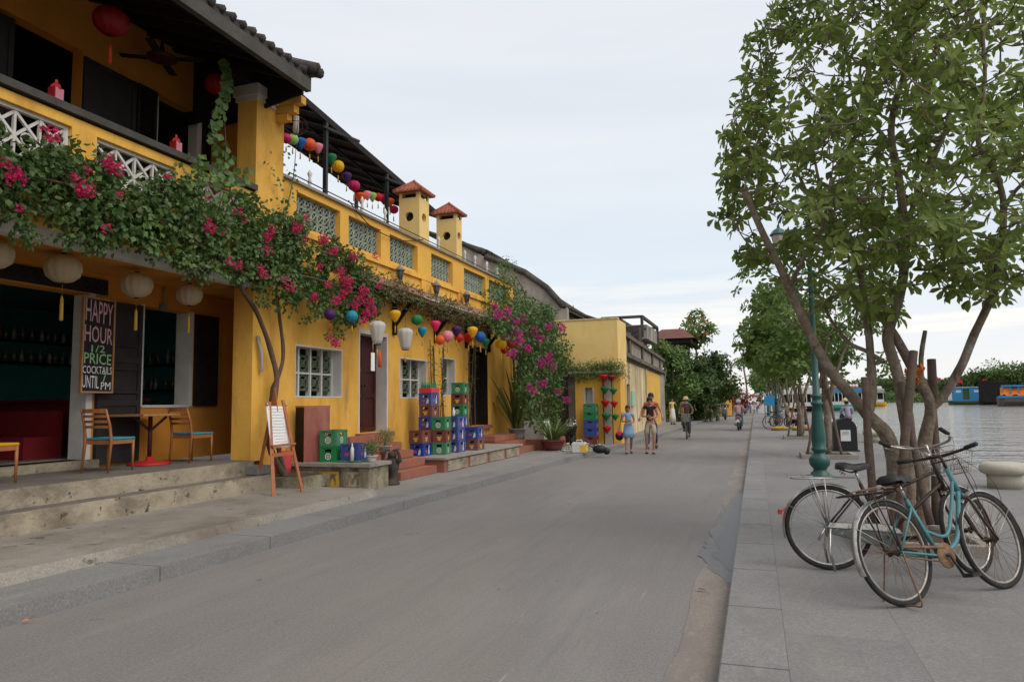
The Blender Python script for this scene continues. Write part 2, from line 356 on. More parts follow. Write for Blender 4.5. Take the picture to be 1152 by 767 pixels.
# ------------------------------------------------------------------ light, sky
def setup_world():
    w = bpy.data.worlds.new('World'); SC.world = w; w.use_nodes = True
    nt = w.node_tree; N = nt.nodes; L = nt.links; N.clear()
    out = N.new('ShaderNodeOutputWorld'); bg = N.new('ShaderNodeBackground'); L.new(bg.outputs[0], out.inputs[0])
    bg.inputs['Strength'].default_value = .1
    sky = N.new('ShaderNodeTexSky'); sky.sky_type = 'NISHITA'; sky.sun_disc = False
    sky.sun_elevation = R_(48); sky.sun_rotation = R_(112); sky.air_density = 1.2; sky.dust_density = 2.5
    tc = N.new('ShaderNodeTexCoord'); sep = N.new('ShaderNodeSeparateXYZ'); L.new(tc.outputs['Generated'], sep.inputs[0])
    rp = N.new('ShaderNodeValToRGB'); L.new(sep.outputs[2], rp.inputs[0]); e = rp.color_ramp.elements
    e[0].position = 0; e[0].color = (.80, .79, .76, 1); e[1].position = .75; e[1].color = (.68, .69, .72, 1)
    for p, c in ((.06, (.74, .76, .78)), (.18, (.61, .68, .755)), (.36, (.655, .69, .74))):
        k = e.new(p); k.color = (*c, 1)
    mp = N.new('ShaderNodeMapping'); mp.inputs['Scale'].default_value = (1, 1, 7); L.new(tc.outputs['Generated'], mp.inputs[0])
    mp.inputs['Rotation'].default_value = (.05, .08, 0)
    n = N.new('ShaderNodeTexNoise'); n.inputs['Scale'].default_value = 2.1; n.inputs['Detail'].default_value = 6; n.inputs['Roughness'].default_value = .5
    L.new(mp.outputs[0], n.inputs['Vector'])
    r2 = N.new('ShaderNodeValToRGB'); L.new(n.outputs['Fac'], r2.inputs[0]); e = r2.color_ramp.elements
    e[0].position = .35; e[0].color = (.96, .97, .985, 1); e[1].position = .68; e[1].color = (1.05, 1.04, 1.025, 1)
    mu = N.new('ShaderNodeMixRGB'); mu.blend_type = 'MULTIPLY'; mu.inputs[0].default_value = 1
    L.new(rp.outputs[0], mu.inputs[1]); L.new(r2.outputs[0], mu.inputs[2])
    # warm broken bank of cloud low over the end of the street
    mp2 = N.new('ShaderNodeMapping'); mp2.inputs['Scale'].default_value = (1.5, 1.5, 22); L.new(tc.outputs['Generated'], mp2.inputs[0])
    n2 = N.new('ShaderNodeTexNoise'); n2.inputs['Scale'].default_value = 2.4; n2.inputs['Detail'].default_value = 5; L.new(mp2.outputs[0], n2.inputs['Vector'])
    m2 = N.new('ShaderNodeMapRange'); m2.inputs[1].default_value = .48; m2.inputs[2].default_value = .66; L.new(n2.outputs['Fac'], m2.inputs[0])
    bnd = N.new('ShaderNodeValToRGB'); L.new(sep.outputs[2], bnd.inputs[0]); e = bnd.color_ramp.elements
    e[0].position = .02; e[0].color = (.6, .6, .6, 1); e[1].position = .2; e[1].color = (0, 0, 0, 1); k = e.new(.09); k.color = (.9, .9, .9, 1)
    mm = N.new('ShaderNodeMath'); mm.operation = 'MULTIPLY'; L.new(m2.outputs[0], mm.inputs[0]); L.new(bnd.outputs[0], mm.inputs[1])
    mw = N.new('ShaderNodeMixRGB'); L.new(mm.outputs[0], mw.inputs[0]); L.new(mu.outputs[0], mw.inputs[1]); mw.inputs[2].default_value = (.90, .86, .80, 1)
    sc = N.new('ShaderNodeMixRGB'); sc.blend_type = 'MULTIPLY'; sc.inputs[0].default_value = 1; sc.inputs[2].default_value = (10.6, 10.55, 10.45, 1)
    L.new(mw.outputs[0], sc.inputs[1])
    mx = N.new('ShaderNodeMixRGB'); mx.inputs[0].default_value = .93; L.new(sky.outputs[0], mx.inputs[1]); L.new(sc.outputs[0], mx.inputs[2])
    L.new(mx.outputs[0], bg.inputs['Color'])
    s = bpy.data.lights.new('sun', 'SUN'); s.energy = 1.5; s.angle = R_(48); s.color = (1, .95, .87)
    so = bpy.data.objects.new('sun', s); COL.objects.link(so)
    el = R_(48); rot = R_(112); d = Vector((math.sin(rot)*math.cos(el), math.cos(rot)*math.cos(el), math.sin(el)))
    so.rotation_euler = d.to_track_quat('Z', 'Y').to_euler(); so.location = (20, -20, 30)
setup_world()
vs = SC.view_settings; vs.view_transform = 'Standard'; vs.look = 'None'; vs.gamma = 1; vs.use_curve_mapping = False; vs.exposure = .28
SC.cycles.max_bounces = 6; SC.cycles.transparent_max_bounces = 4; SC.cycles.use_denoising = True
SC.cycles.caustics_reflective = False; SC.cycles.caustics_refractive = False

# ------------------------------------------------------------------ ground surfaces
def ground_mat(name, base, var, joints=None, jcol=(.1, .1, .1), patches=(), scratches=None, bump=.2, rough=.85, rot=0, cracks=None):
    m = bpy.data.materials.new(name); m.use_nodes = True; MATS[name] = m
    nt = m.node_tree; N = nt.nodes; L = nt.links; N.clear()
    out = N.new('ShaderNodeOutputMaterial'); b = N.new('ShaderNodeBsdfPrincipled'); L.new(b.outputs[0], out.inputs[0])
    b.inputs['Roughness'].default_value = rough; b.inputs['Specular IOR Level'].default_value = .3
    tc = N.new('ShaderNodeTexCoord')
    def nz(scale, detail=6, mp=(1, 1, 1), rough=.6):
        q = N.new('ShaderNodeMapping'); q.inputs['Scale'].default_value = mp; L.new(tc.outputs['Object'], q.inputs[0])
        n = N.new('ShaderNodeTexNoise'); n.inputs['Scale'].default_value = scale; n.inputs['Detail'].default_value = detail
        n.inputs['Roughness'].default_value = rough; L.new(q.outputs[0], n.inputs['Vector']); return n.outputs['Fac']
    def rng(v, a, b_, c=0, d=1):
        r = N.new('ShaderNodeMapRange'); r.inputs[1].default_value = a; r.inputs[2].default_value = b_
        r.inputs[3].default_value = c; r.inputs[4].default_value = d; L.new(v, r.inputs[0]); return r.outputs[0]
    def mix(f, a, b_, mode='MIX'):
        x = N.new('ShaderNodeMixRGB'); x.blend_type = mode
        if isinstance(f, float): x.inputs[0].default_value = f
        else: L.new(f, x.inputs[0])
        if isinstance(a, tuple): x.inputs[1].default_value = (*a, 1)
        else: L.new(a, x.inputs[1])
        if isinstance(b_, tuple): x.inputs[2].default_value = (*b_, 1)
        else: L.new(b_, x.inputs[2])
        return x.outputs[0]
    res = mix(rng(nz(.7, 8), .3, .7), tuple(c*(1-var) for c in base), tuple(c*(1+var) for c in base))
    res = mix(rng(nz(45, 3), .35, .65, 0, .5), res, tuple(c*.55 for c in base)); res = mix(rng(nz(80, 2), .56, .68, 0, .5), res, tuple(min(1, c*1.7) for c in base))
    if joints:
        mp = N.new('ShaderNodeMapping'); mp.inputs['Rotation'].default_value = (0, 0, rot); L.new(tc.outputs['Object'], mp.inputs[0])
        br = N.new('ShaderNodeTexBrick'); L.new(mp.outputs[0], br.inputs['Vector'])
        br.inputs['Scale'].default_value = 1; br.inputs['Brick Width'].default_value = joints[0]; br.inputs['Row Height'].default_value = joints[1]
        br.inputs['Mortar Size'].default_value = .006; br.inputs['Mortar Smooth'].default_value = .3; br.offset = joints[2]
        br.inputs['Color1'].default_value = (.93, .93, .93, 1); br.inputs['Color2'].default_value = (1.05, 1.04, 1.03, 1); br.inputs['Mortar'].default_value = (1, 1, 1, 1)
        res = mix(1., res, br.outputs['Color'], 'MULTIPLY')
        jn = N.new('ShaderNodeMath'); jn.operation = 'MULTIPLY'; L.new(br.outputs['Fac'], jn.inputs[0]); L.new(rng(nz(1.3, 4), .3, .6, .25, .9), jn.inputs[1])
        res = mix(jn.outputs[0], res, jcol)
    for (col, sc, lo, hi, amt, mp) in patches:
        res = mix(rng(nz(sc, 8, mp, .68), lo, hi, 0, amt), res, col)
    if cracks:
        q = N.new('ShaderNodeMapping'); L.new(tc.outputs['Object'], q.inputs[0]); wn = N.new('ShaderNodeTexNoise'); wn.inputs['Scale'].default_value = 1.3; wn.inputs['Detail'].default_value = 5; L.new(tc.outputs['Object'], wn.inputs['Vector'])
        ad = N.new('ShaderNodeMixRGB'); ad.blend_type = 'ADD'; ad.inputs[0].default_value = .9; L.new(q.outputs[0], ad.inputs[1]); L.new(wn.outputs['Color'], ad.inputs[2])
        vo = N.new('ShaderNodeTexVoronoi'); vo.feature = 'DISTANCE_TO_EDGE'; vo.inputs['Scale'].default_value = cracks[0]; L.new(ad.outputs[0], vo.inputs['Vector'])
        cm = N.new('ShaderNodeMath'); cm.operation = 'MULTIPLY'; L.new(rng(vo.outputs['Distance'], 0, cracks[1], 1, 0), cm.inputs[0]); L.new(rng(nz(.5, 3), .48, .58, 0, cracks[2]), cm.inputs[1])
        res = mix(cm.outputs[0], res, tuple(c*.35 for c in base))
    L.new(res, b.inputs['Base Color'])
    bp = N.new('ShaderNodeBump'); bp.inputs['Strength'].default_value = bump; bp.inputs['Distance'].default_value = .01
    L.new(nz(90, 4), bp.inputs['Height']); L.new(bp.outputs[0], b.inputs['Normal'])
    return m
ground_mat('asphalt', (.222, .206, .195), .08, bump=.5, patches=[((.27, .255, .24), .5, .52, .68, .5, (1.6, .3, 1)), ((.14, .134, .13), .45, .52, .68, .35, (1.3, .3, 1)), ((.24, .205, .17), .35, .54, .68, .5, (1, .3, 1)),
           ((.24, .22, .205), 5, .45, .7, .3, (1.5, .12, 1)), ((.15, .14, .135), 7, .52, .7, .3, (1.6, .08, 1)), ((.40, .38, .35), 1.6, .66, .72, .45, (1, .2, 1)), ((.075, .07, .066), 3.2, .66, .70, .7, (1, .8, 1)), ((.38, .36, .34), 7, .665, .70, .5, (2.2, .06, 1)), ((.07, .066, .062), 14, .70, .73, .8, (1, 1, 1))])
ground_mat('paving', (.225, .218, .210), .12, joints=(1.9, .78, .5), jcol=(.165, .15, .135), rot=R_(90),
           patches=[((.165, .158, .15), 1.1, .5, .66, .55, (1, .7, 1)), ((.30, .255, .20), .55, .56, .72, .55, (1, .6, 1)), ((.12, .115, .11), .8, .58, .72, .4, (1, 1, 1)), ((.34, .31, .27), 3, .66, .75, .4, (1, 1, 1))])
ground_mat('kerb_stone', (.235, .228, .22), .10, patches=[((.165, .155, .145), 2.5, .5, .68, .6, (1, .5, 1)), ((.10, .095, .09), 1.2, .56, .7, .5, (1, .6, 1)), ((.33, .31, .28), 3, .62, .74, .4, (1, .4, 1))])
ground_mat('gutter', (.255, .222, .19), .14, patches=[((.19, .17, .155), 2.2, .46, .62, .8, (1.5, .35, 1)), ((.33, .30, .26), 1.1, .5, .66, .6, (1, .4, 1)), ((.13, .115, .10), 1.5, .52, .68, .5, (1, .3, 1)), ((.38, .34, .29), 4, .6, .7, .5, (1, .5, 1))])
ground_mat('terrace_concrete', (.29, .262, .225), .14, patches=[((.19, .165, .135), 1.6, .48, .64, .6, (.8, .6, 1)), ((.13, .10, .07), .55, .54, .66, .75, (.8, .5, 1)), ((.44, .42, .37), 1.1, .58, .7, .6, (1, .4, 1)), ((.06, .05, .04), 5, .60, .66, .8, (1, 1, 1))])
ground_mat('left_pave', (.26, .245, .225), .12, patches=[((.14, .12, .10), .8, .55, .68, .5, (1, 1, 1)), ((.36, .33, .29), 1.6, .58, .7, .5, (1, 1, 1))])
ground_mat('earth', (.16, .13, .09), .2)
def flat(name, poly, z, m, depth=None, label=None):
    b = B()
    if depth: b.prism(poly, z-depth, z, 'z')
    else: b.add([(x, y, z) for x, y in poly], [tuple(range(len(poly)))])
    return tag(b.build(name, m), kind='structure')
KY = [-12, -4, 3.5, 8, 13, 19.5, 28, 45, 80, 150, 260]          # the left kerb runs a little out of true
KX = [-5.4, -5.2, -5.05, -4.93, -4.77, -4.55, -4.05, -3.8, -3.75, -3.7, -3.7]
def kx(y):
    for i in range(len(KY)-1):
        if y <= KY[i+1]: return lerp(KX[i], KX[i+1], (y-KY[i])/(KY[i+1]-KY[i]))
    return KX[-1]
flat('ground', [(-900, -60), (4.3, -60), (4.3, 1500), (-900, 1500)], -.06, 'earth', 3)
flat('riverbed', [(-2500, -900), (3500, -900), (3500, 4500), (-2500, 4500)], -4.2, 'earth')
flat('road', [(-6, -14), (.2, -14), (.2, 300), (-6, 300)], 0, 'asphalt')
# gutter: a strip of concrete with a broken edge along the right kerb
b = B(); n = 500; L_ = []; Rr = []
for i in range(n+1):
    y = -12 + (i/n)**1.5*240
    wv = .27 + .12*noise.noise(Vector((0, y*.45, 3))) + .025*noise.noise(Vector((0, y*2.1, 1))) + .012*noise.noise(Vector((0, y*13, 1)))
    L_.append((-.25-wv, y, .004)); Rr.append((-.20, y, .004))
b.add(L_+Rr, [(i, i+n+1, i+n+2, i+1) for i in range(n)])
tag(b.build('gutter_strip', 'gutter'), kind='structure')
# puddle in the gutter with its wet margin
mat('wet_concrete', (.075, .068, .062), .38, .25, 3, .15, 60, stain=(.12, .11, .10), samt=.6, sscale=5)
b = B(); L_ = []; Rr = []; n = 90
for i in range(n+1):
    y = lerp(P(806, 655, z=0).y, P(840, 555, z=0).y, i/n); t = i/n
    wv = (.33*min(1, t*6) * (1-t)**.45 + .03)*(1+.35*noise.noise(Vector((3, y*2.0, 4)))+.25*noise.noise(Vector((3, y*7, 2))))
    L_.append((-.25-wv, y, .0062)); Rr.append((-.243, y, .0062))
b.add(L_+Rr, [(i, i+n+1, i+n+2, i+1) for i in range(n)])
tag(b.build('wet_patch', 'wet_concrete'), kind='structure')
mp_ = bpy.data.materials.new('puddle_water'); mp_.use_nodes = True; MATS['puddle_water'] = mp_
bs = mp_.node_tree.nodes['Principled BSDF']; bs.inputs['Base Color'].default_value = (.045, .042, .04, 1); bs.inputs['Roughness'].default_value = .30; bs.inputs['Specular IOR Level'].default_value = .16
b = B(); L_ = []; Rr = []; n = 90
for i in range(n+1):
    y = lerp(P(815, 642, z=0).y, P(838, 560, z=0).y, i/n); t = i/n
    wv = (.20*min(1, t*7) * (1-t)**.55 + .03)*(1+.45*noise.noise(Vector((3, y*2.4, 0)))+.25*noise.noise(Vector((3, y*9, 0))))
    L_.append((-.25-wv, y, .008)); Rr.append((-.245, y, .008))
b.add(L_+Rr, [(i, i+n+1, i+n+2, i+1) for i in range(n)])
tag(b.build('puddle', 'puddle_water'), kind='structure')
# right pavement and kerb
flat('pavement', [(.108, -14), (4.06, -14), (4.06, 300), (.108, 300)], .1, 'paving', .15)
b = B(); y = -12.
while y < 200:
    l = 1.15 if y < 60 else 6; b.box(-.24, .112, y+.0015, y+l-.0015, -.05, .102); y += l
tag(b.build('kerb', 'kerb_stone', bevel=.006), kind='structure')
b = B(); b.box(4.06, 4.22, -14, 300, -4, .095); y = -14.
tag(b.build('quay_wall', 'old_concrete'), kind='structure')
# left kerb and pavement
b = B(); y = -8.
while y < 150:
    l = 1.45 if y < 50 else 5; x0, x1 = kx(y+.002), kx(y+l-.002)
    b.prism([(x0, y+.002), (x1, y+l-.002), (x1-.62, y+l-.002), (x0-.62, y+.002)], -.05, .13, 'z'); y += l
tag(b.build('kerb', 'kerb_stone', bevel=.006), kind='structure')
pl = [(kx(y)-.615, y) for y in KY]
flat('pavement', pl + [(-14, 260), (-14, -12)], .124, 'left_pave', .2)
# cafe terrace slab with a rough pale lip, and two steps up to the porch
b = B(); n = 220; top = []; TB = []; ex = []
for i in range(n+1):
    y = lerp(-7, 9.95, i/n)
    e = kx(y)-.66 + .035*noise.noise(Vector((0, y*2, 0))) + .03*noise.noise(Vector((0, y*9, 0))) + .02*noise.noise(Vector((0, y*23, 0))) - (.0 if y < 8.9 else (y-8.9)*.12)
    h = .225 - .012*abs(noise.noise(Vector((5, y*5, 0))))
    top.append((e-.03, y, h)); TB.append((e+.03, y, .12)); ex.append((-7.4, y, .235))
m1 = n+1
b.add(TB+top+ex, [(i, i+1, i+1+m1, i+m1) for i in range(n)]+[(i+m1, i+1+m1, i+1+2*m1, i+2*m1) for i in range(n)])
b.add([TB[-1], top[-1], ex[-1], (-7.4, 9.95, .1)], [(0, 1, 2, 3)])
tag(b.build('terrace_slab', 'terrace_concrete'), kind='structure')
b = B()
for (xa, xb, za, zb) in ((-7.22, -8, .2, .465), (-7.52, -9.4, .44, .68)):
    n = 160; A = []; C = []; D = []
    for i in range(n+1):
        y = lerp(-7, 9.55 if xa > -7.4 else 9.41, i/n)
        e = xa + .012*noise.noise(Vector((xa, y*2.2, 0)))+.01*noise.noise(Vector((xa, y*8, 0)))
        A.append((e+.01, y, za)); C.append((e-.01, y, zb)); D.append((xb, y, zb))
    m1 = n+1
    b.cur = 0; b.add(A+C, [(i, i+1, i+1+m1, i+m1) for i in range(n)])
    b.add([A[-1], C[-1], D[-1], (xb, A[-1][1], za)], [(0, 1, 2, 3)])
    b.cur = 1; b.add(C+D, [(i, i+1, i+1+m1, i+m1) for i in range(n)])
tag(b.build('porch_steps', ['riser_yellow', 'porch_floor'], recalc=False), kind='structure')

# ------------------------------------------------------------------ river
m = bpy.data.materials.new('river_water'); m.use_nodes = True; MATS['river_water'] = m
N = m.node_tree.nodes; L = m.node_tree.links; bs = N['Principled BSDF']
bs.inputs['Base Color'].default_value = (.17, .145, .11, 1); bs.inputs['Roughness'].default_value = .09; bs.inputs['IOR'].default_value = 1.33
bs.inputs['Specular IOR Level'].default_value = .8
tc = N.new('ShaderNodeTexCoord'); hs = []
for sc, mpp, st in ((.55, (.6, 1, 1), 1.), (2.2, (.5, 1, 1), .35), (.09, (1, 1, 1), 1.2)):
    q = N.new('ShaderNodeMapping'); q.inputs['Scale'].default_value = mpp; q.inputs['Rotation'].default_value = (0, 0, .5); L.new(tc.outputs['Object'], q.inputs[0])
    n_ = N.new('ShaderNodeTexNoise'); n_.inputs['Scale'].default_value = sc; n_.inputs['Detail'].default_value = 3; L.new(q.outputs[0], n_.inputs['Vector'])
    mu = N.new('ShaderNodeMath'); mu.operation = 'MULTIPLY'; mu.inputs[1].default_value = st; L.new(n_.outputs['Fac'], mu.inputs[0]); hs.append(mu)
a1 = N.new('ShaderNodeMath'); L.new(hs[0].outputs[0], a1.inputs[0]); L.new(hs[1].outputs[0], a1.inputs[1])
a2 = N.new('ShaderNodeMath'); L.new(a1.outputs[0], a2.inputs[0]); L.new(hs[2].outputs[0], a2.inputs[1])
bp = N.new('ShaderNodeBump'); bp.inputs['Strength'].default_value = .8; bp.inputs['Distance'].default_value = .45
L.new(a2.outputs[0], bp.inputs['Height']); L.new(bp.outputs[0], bs.inputs['Normal'])
WZ = -.9
flat('river', [(4.2, -700), (3400, -700), (3400, 4400), (4.2, 4400)], WZ, 'river_water')
# far bank
mat('bank_green', (.07, .11, .03), .95, .3, .02, .2, 1, stain=(.16, .13, .07), samt=.6, sscale=.03)
def wdir(px, dist, z=WZ):
    """the place on the ground plane at a distance, in the direction of a picture column"""
    d = P(px, 446, y=1) - Vector((0, 0, EYE)); d.z = 0; d.normalize(); q = d*dist; q.z = z; return q
b = B(); A = []
pts = [(1600, 250), (1300, 270), (1190, 300), (1110, 400), (1060, 560), (990, 640), (930, 620), (880, 700), (850, 760)]
fr = [wdir(p, d) for p, d in pts]; bk = [wdir(p, d+900) for p, d in pts]; n = len(pts)
lo_ = [Vector((v.x, v.y, WZ-.6)) for v in fr]; hi_ = [v*1.01+Vector((0, 0, 1.5)) for v in fr]; bk = [Vector((v.x, v.y, 5)) for v in bk]
b.add(lo_+hi_+bk, [(i, i+1, i+1+n, i+n) for i in range(n-1)]+[(i+n, i+1+n, i+1+2*n, i+2*n) for i in range(n-1)])
tag(b.build('far_bank', 'bank_green'), kind='structure')
# ------------------------------------------------------------------ building helpers
def wallx(b, x0, x1, y0, y1, z0, z1, holes=()):
    ys = sorted({y0, y1} | {h[i] for h in holes for i in (0, 1) if y0 < h[i] < y1}); zs = sorted({z0, z1} | {h[i] for h in holes for i in (2, 3) if z0 < h[i] < z1})
    for i in range(len(ys)-1):
        for j in range(len(zs)-1):
            cy, cz = (ys[i]+ys[i+1])/2, (zs[j]+zs[j+1])/2
            if any(h[0] < cy < h[1] and h[2] < cz < h[3] for h in holes): continue
            b.box(x0, x1, ys[i], ys[i+1], zs[j], zs[j+1])
def wally(b, x0, x1, y0, y1, z0, z1, holes=()):
    xs = sorted({x0, x1} | {h[i] for h in holes for i in (0, 1) if x0 < h[i] < x1}); zs = sorted({z0, z1} | {h[i] for h in holes for i in (2, 3) if z0 < h[i] < z1})
    for i in range(len(xs)-1):
        for j in range(len(zs)-1):
            cy, cz = (xs[i]+xs[i+1])/2, (zs[j]+zs[j+1])/2
            if any(h[0] < cy < h[1] and h[2] < cz < h[3] for h in holes): continue
            b.box(xs[i], xs[i+1], y0, y1, zs[j], zs[j+1])
def tile_roof(b, eave, ridge, y0, y1, step=.2, r=.055, th=.09):
    """a slope of barrel tiles running from the ridge to the eave; eave and ridge are (x, z)"""
    b.prism([(eave[0], eave[1]), (ridge[0], ridge[1]), (ridge[0], ridge[1]-th), (eave[0], eave[1]-th)], y0, y1, 'y')
    n = max(1, int(abs(y1-y0)/step)); dx = ridge[0]-eave[0]; dz = ridge[1]-eave[1]
    for i in range(n+1):
        y = lerp(y0, y1, i/n); k = 7
        pts = []; rr = []
        for j in range(k+1):
            t = j/k; pts.append((eave[0]+dx*t-(.04*(1 if dx > 0 else -1) if j == 0 else 0), y, eave[1]+dz*t+.012*random.uniform(-1, 1)+.02)); rr.append(r*random.uniform(.9, 1.15))
        b.tube(pts, rr, 6)
def panel_door(b, x, y0, y1, z0, z1, t=.05, rows=(0, .12, .42, .47, .95, 1)):
    """a leaf of framed panels, facing +x"""
    b.box(x-t, x, y0, y1, z0, z1); w = (y1-y0); fr = .07
    b.box(x, x+.02, y0, y0+fr, z0, z1); b.box(x, x+.02, y1-fr, y1, z0, z1)
    for r in (0, .35, .62, .96):
        b.box(x, x+.02, y0+fr, y1-fr, lerp(z0, z1, r), min(z1, lerp(z0, z1, r)+.09))
def louvre(b, x, y0, y1, z0, z1, t=.04):
    b.box(x, x+t, y0, y0+.05, z0, z1); b.box(x, x+t, y1-.05, y1, z0, z1); b.box(x, x+t, y0+.05, y1-.05, z0, z0+.07); b.box(x, x+t, y0+.05, y1-.05, z1-.07, z1)
    z = z0+.09
    while z < z1-.1:
        b.add([(x+.002, y0+.05, z+.035), (x+.002, y1-.05, z+.035), (x+t, y1-.05, z), (x+t, y0+.05, z)], [(0, 1, 2, 3)]); z += .05
    b.box(x-.01, x+.001, y0+.02, y1-.02, z0+.02, z1-.02)
def ring_grille(b, x, y0, y1, z0, z1, cell, r=.012):
    """a pierced screen of cement blocks: a ring with a cross in every cell"""
    ny = max(1, round((y1-y0)/cell)); nz = max(1, round((z1-z0)/cell)); cy = (y1-y0)/ny; cz = (z1-z0)/nz
    for i in range(ny):
        for j in range(nz):
            c = Vector((x, y0+(i+.5)*cy, z0+(j+.5)*cz)); a, d = cy*.46, cz*.46
            pts = [c+Vector((0, a*math.cos(2*PI*k/12), d*math.sin(2*PI*k/12))) for k in range(12)]
            b.tube(pts, r, 4, closed=True)
            for sy, sz in ((1, 1), (1, -1)):
                b.tube([c+Vector((0, -cy*.5*sy, -cz*.5*sz)), c+Vector((.004, 0, 0)), c+Vector((0, cy*.5*sy, cz*.5*sz))], r*.9, 4)
    for i in range(ny+1): b.box(x-.012, x+.012, y0+i*cy-.008, y0+i*cy+.008, z0, z1)
    for j in range(nz+1): b.box(x-.011, x+.011, y0, y1, z0+j*cz-.007, z0+j*cz+.007)

# ------------------------------------------------------------------ the bar with the porch and the balcony
RX = -9.1; CFX = -7.6; YB0 = -4.; YB1 = 10.15
bar = thing('bar_building', 'orange yellow two storey bar with open dark porch, flowered balcony and tiled roof', 'building', (-9, 4, .68))
d0, d1 = 3.2, 7.72; w0, w1 = 8.70, 9.68
b = B()
wallx(b, RX-.28, RX, YB0, 10.86, .68, 3.5, [(d0, d1, .8, 3.18), (w0, w1, 1.57, 3.14)])
b.box(RX-.28, -8.21, 10.861, 11.0, .68, 3.5)              # end wall of the porch
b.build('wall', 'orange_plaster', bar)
b = B(); b.box(RX-.6, RX+.17, d0, d1+.12, .68, .80); b.build('door_sill', 'riser_yellow', bar, bevel=.01)
b = B(); b.box(RX-.30, RX+.006, d1-.004, d1+.10, .8, 3.2); b.build('door_jamb', 'white_paint', bar)
f = B(); f.box(RX-.30, RX+.006, w1-.004, w1+.07, 1.55, 3.16); f.box(RX-.28, RX+.02, w0, w1, 1.53, 1.572)
f.box(RX-.28, RX+.012, w0-.05, w0+.004, 1.55, 3.16); fo = f.build('window', 'white_paint', bar)
f = B(); panel_door(f, RX+.05, d1+.14, 8.62, .72, 3.12)
for k in (1.75, 2.1, 2.45): f.box(RX+.05, RX+.085, 8.0, 8.55, k, k+.03)
f.build('door', 'shutter_black', bar)
f = B(); panel_door(f, RX+.04, w1+.09, 10.12 if False else w1+.62, 1.55, 3.12); f.build('shutter', 'dark_wood', bar)
f = B(); panel_door(f, RX+.04, 3.0-.9, 3.14, .72, 3.12); f.build('door', 'grey_wood', bar)
f = B(); f.box(RX-.01, RX+.03, 5.2, 8.0, 3.2, 3.42)
for k in range(14): f.tube([(RX+.035, 5.3+k*.19, 3.31), (RX+.035, 5.36+k*.19, 3.37), (RX+.035, 5.42+k*.19, 3.31), (RX+.035, 5.36+k*.19, 3.25)], .008, 4, closed=True)
f.build('carved_transom', 'black_door', bar)
# room behind
b = B(); b.box(-13.6, -13.5, 1.5, 11.4, .7, 3.6); b.box(-13.5, RX-.28, 11.3, 11.4, .7, 3.6); b.box(-13.5, RX-.28, 1.5, 1.6, .7, 3.6); b.box(-13.5, RX-.28, 1.6, 11.3, 3.5, 3.6)
b.build('room_wall', 'teal_wall', bar)
b = B(); b.box(-13.5, RX-.281, 1.6, 11.3, .70, .798); b.build('room_floor', 'porch_floor', bar)
for z in (1.86, 2.36):
    b = B(); b.box(-13.4, -9.9, 10.98, 11.29, z, z+.03); b.build('shelf', 'dark_wood', bar)
b = B(); b.box(-13.0, -10.2, 9.2, 9.75, .8, 1.65); b.box(-13.1, -10.1, 9.1, 9.85, 1.65, 1.70); b.build('bar_counter', 'red_cloth', bar)
b = B(); b.box(-12.5, -10.0, 7.5, 8.0, .8, 1.12); b.box(-12.5, -10.0, 8.0, 8.1, .8, 1.5); b.build('bench', 'red_cloth', bar)
b = B(); wy = 11.28
b.box(-10.6, -10.05, wy-.03, wy, 2.35, 3.05); b.cur = 1; b.box(-10.55, -10.1, wy-.04, wy-.03, 2.42, 2.98)
tag(b.build('wall_picture', ['red_door', 'slate']), 'red framed dark picture on the teal wall seen through the open bar window', 'picture')
pb = B(); pb.lathe([(.0001, 0), (.036, 0), (.037, .16), (.015, .21), (.013, .27), (.0001, .27)], n=8)
bots = []; 
mat('bottle_glass', (.10, .16, .10), .15, .3, 9, 0, spec=.8); mat('bottle_amber', (.25, .14, .05), .15, .3, 9, 0, spec=.8); mat('bottle_clear', (.35, .38, .36), .15, .3, 9, 0, spec=.8)
bm_ = [pb.build('bottle', k, world=False) for k in ('bottle_glass', 'bottle_amber', 'bottle_clear')]
for k, z in enumerate((1.89, 2.39)):
    for i in range(18):
        o = bm_[(i*7+k*5) % 3].copy(); COL.objects.link(o); o.location = (-13.2+i*.18+random.uniform(-.03, .03), 11.13+random.uniform(-.05, .05), z); o.scale = (1, 1, random.uniform(.8, 1.15))
        tag(o, 'small bottle in the dark rows on the shelves behind the bar', 'bottle', 'bottles behind the bar')
random.seed(71)
for k, (pyl) in enumerate((384, 408)):
    z = P(40, pyl, x=-13.3).z; y0_, y1_ = P(-30, 400, x=-13.3).y, 11.2; b = B(); b.box(-13.49, -13.2, y0_, y1_, z-.03, z); b.build('shelf', 'dark_wood', bar)
    n_ = int((y1_-y0_)/.17)
    for i in range(n_):
        o = bm_[(i*5+k*7) % 3].copy(); COL.objects.link(o); o.location = (-13.33+random.uniform(-.05, .05), y0_+.1+i*.17, z+.002); o.scale = (1.1, 1.1, random.uniform(.8, 1.15)); tag(o, 'small bottle standing in the rows deep inside the open bar', 'bottle', 'bottles deep inside the bar')
for o in bm_: bpy.data.objects.remove(o)
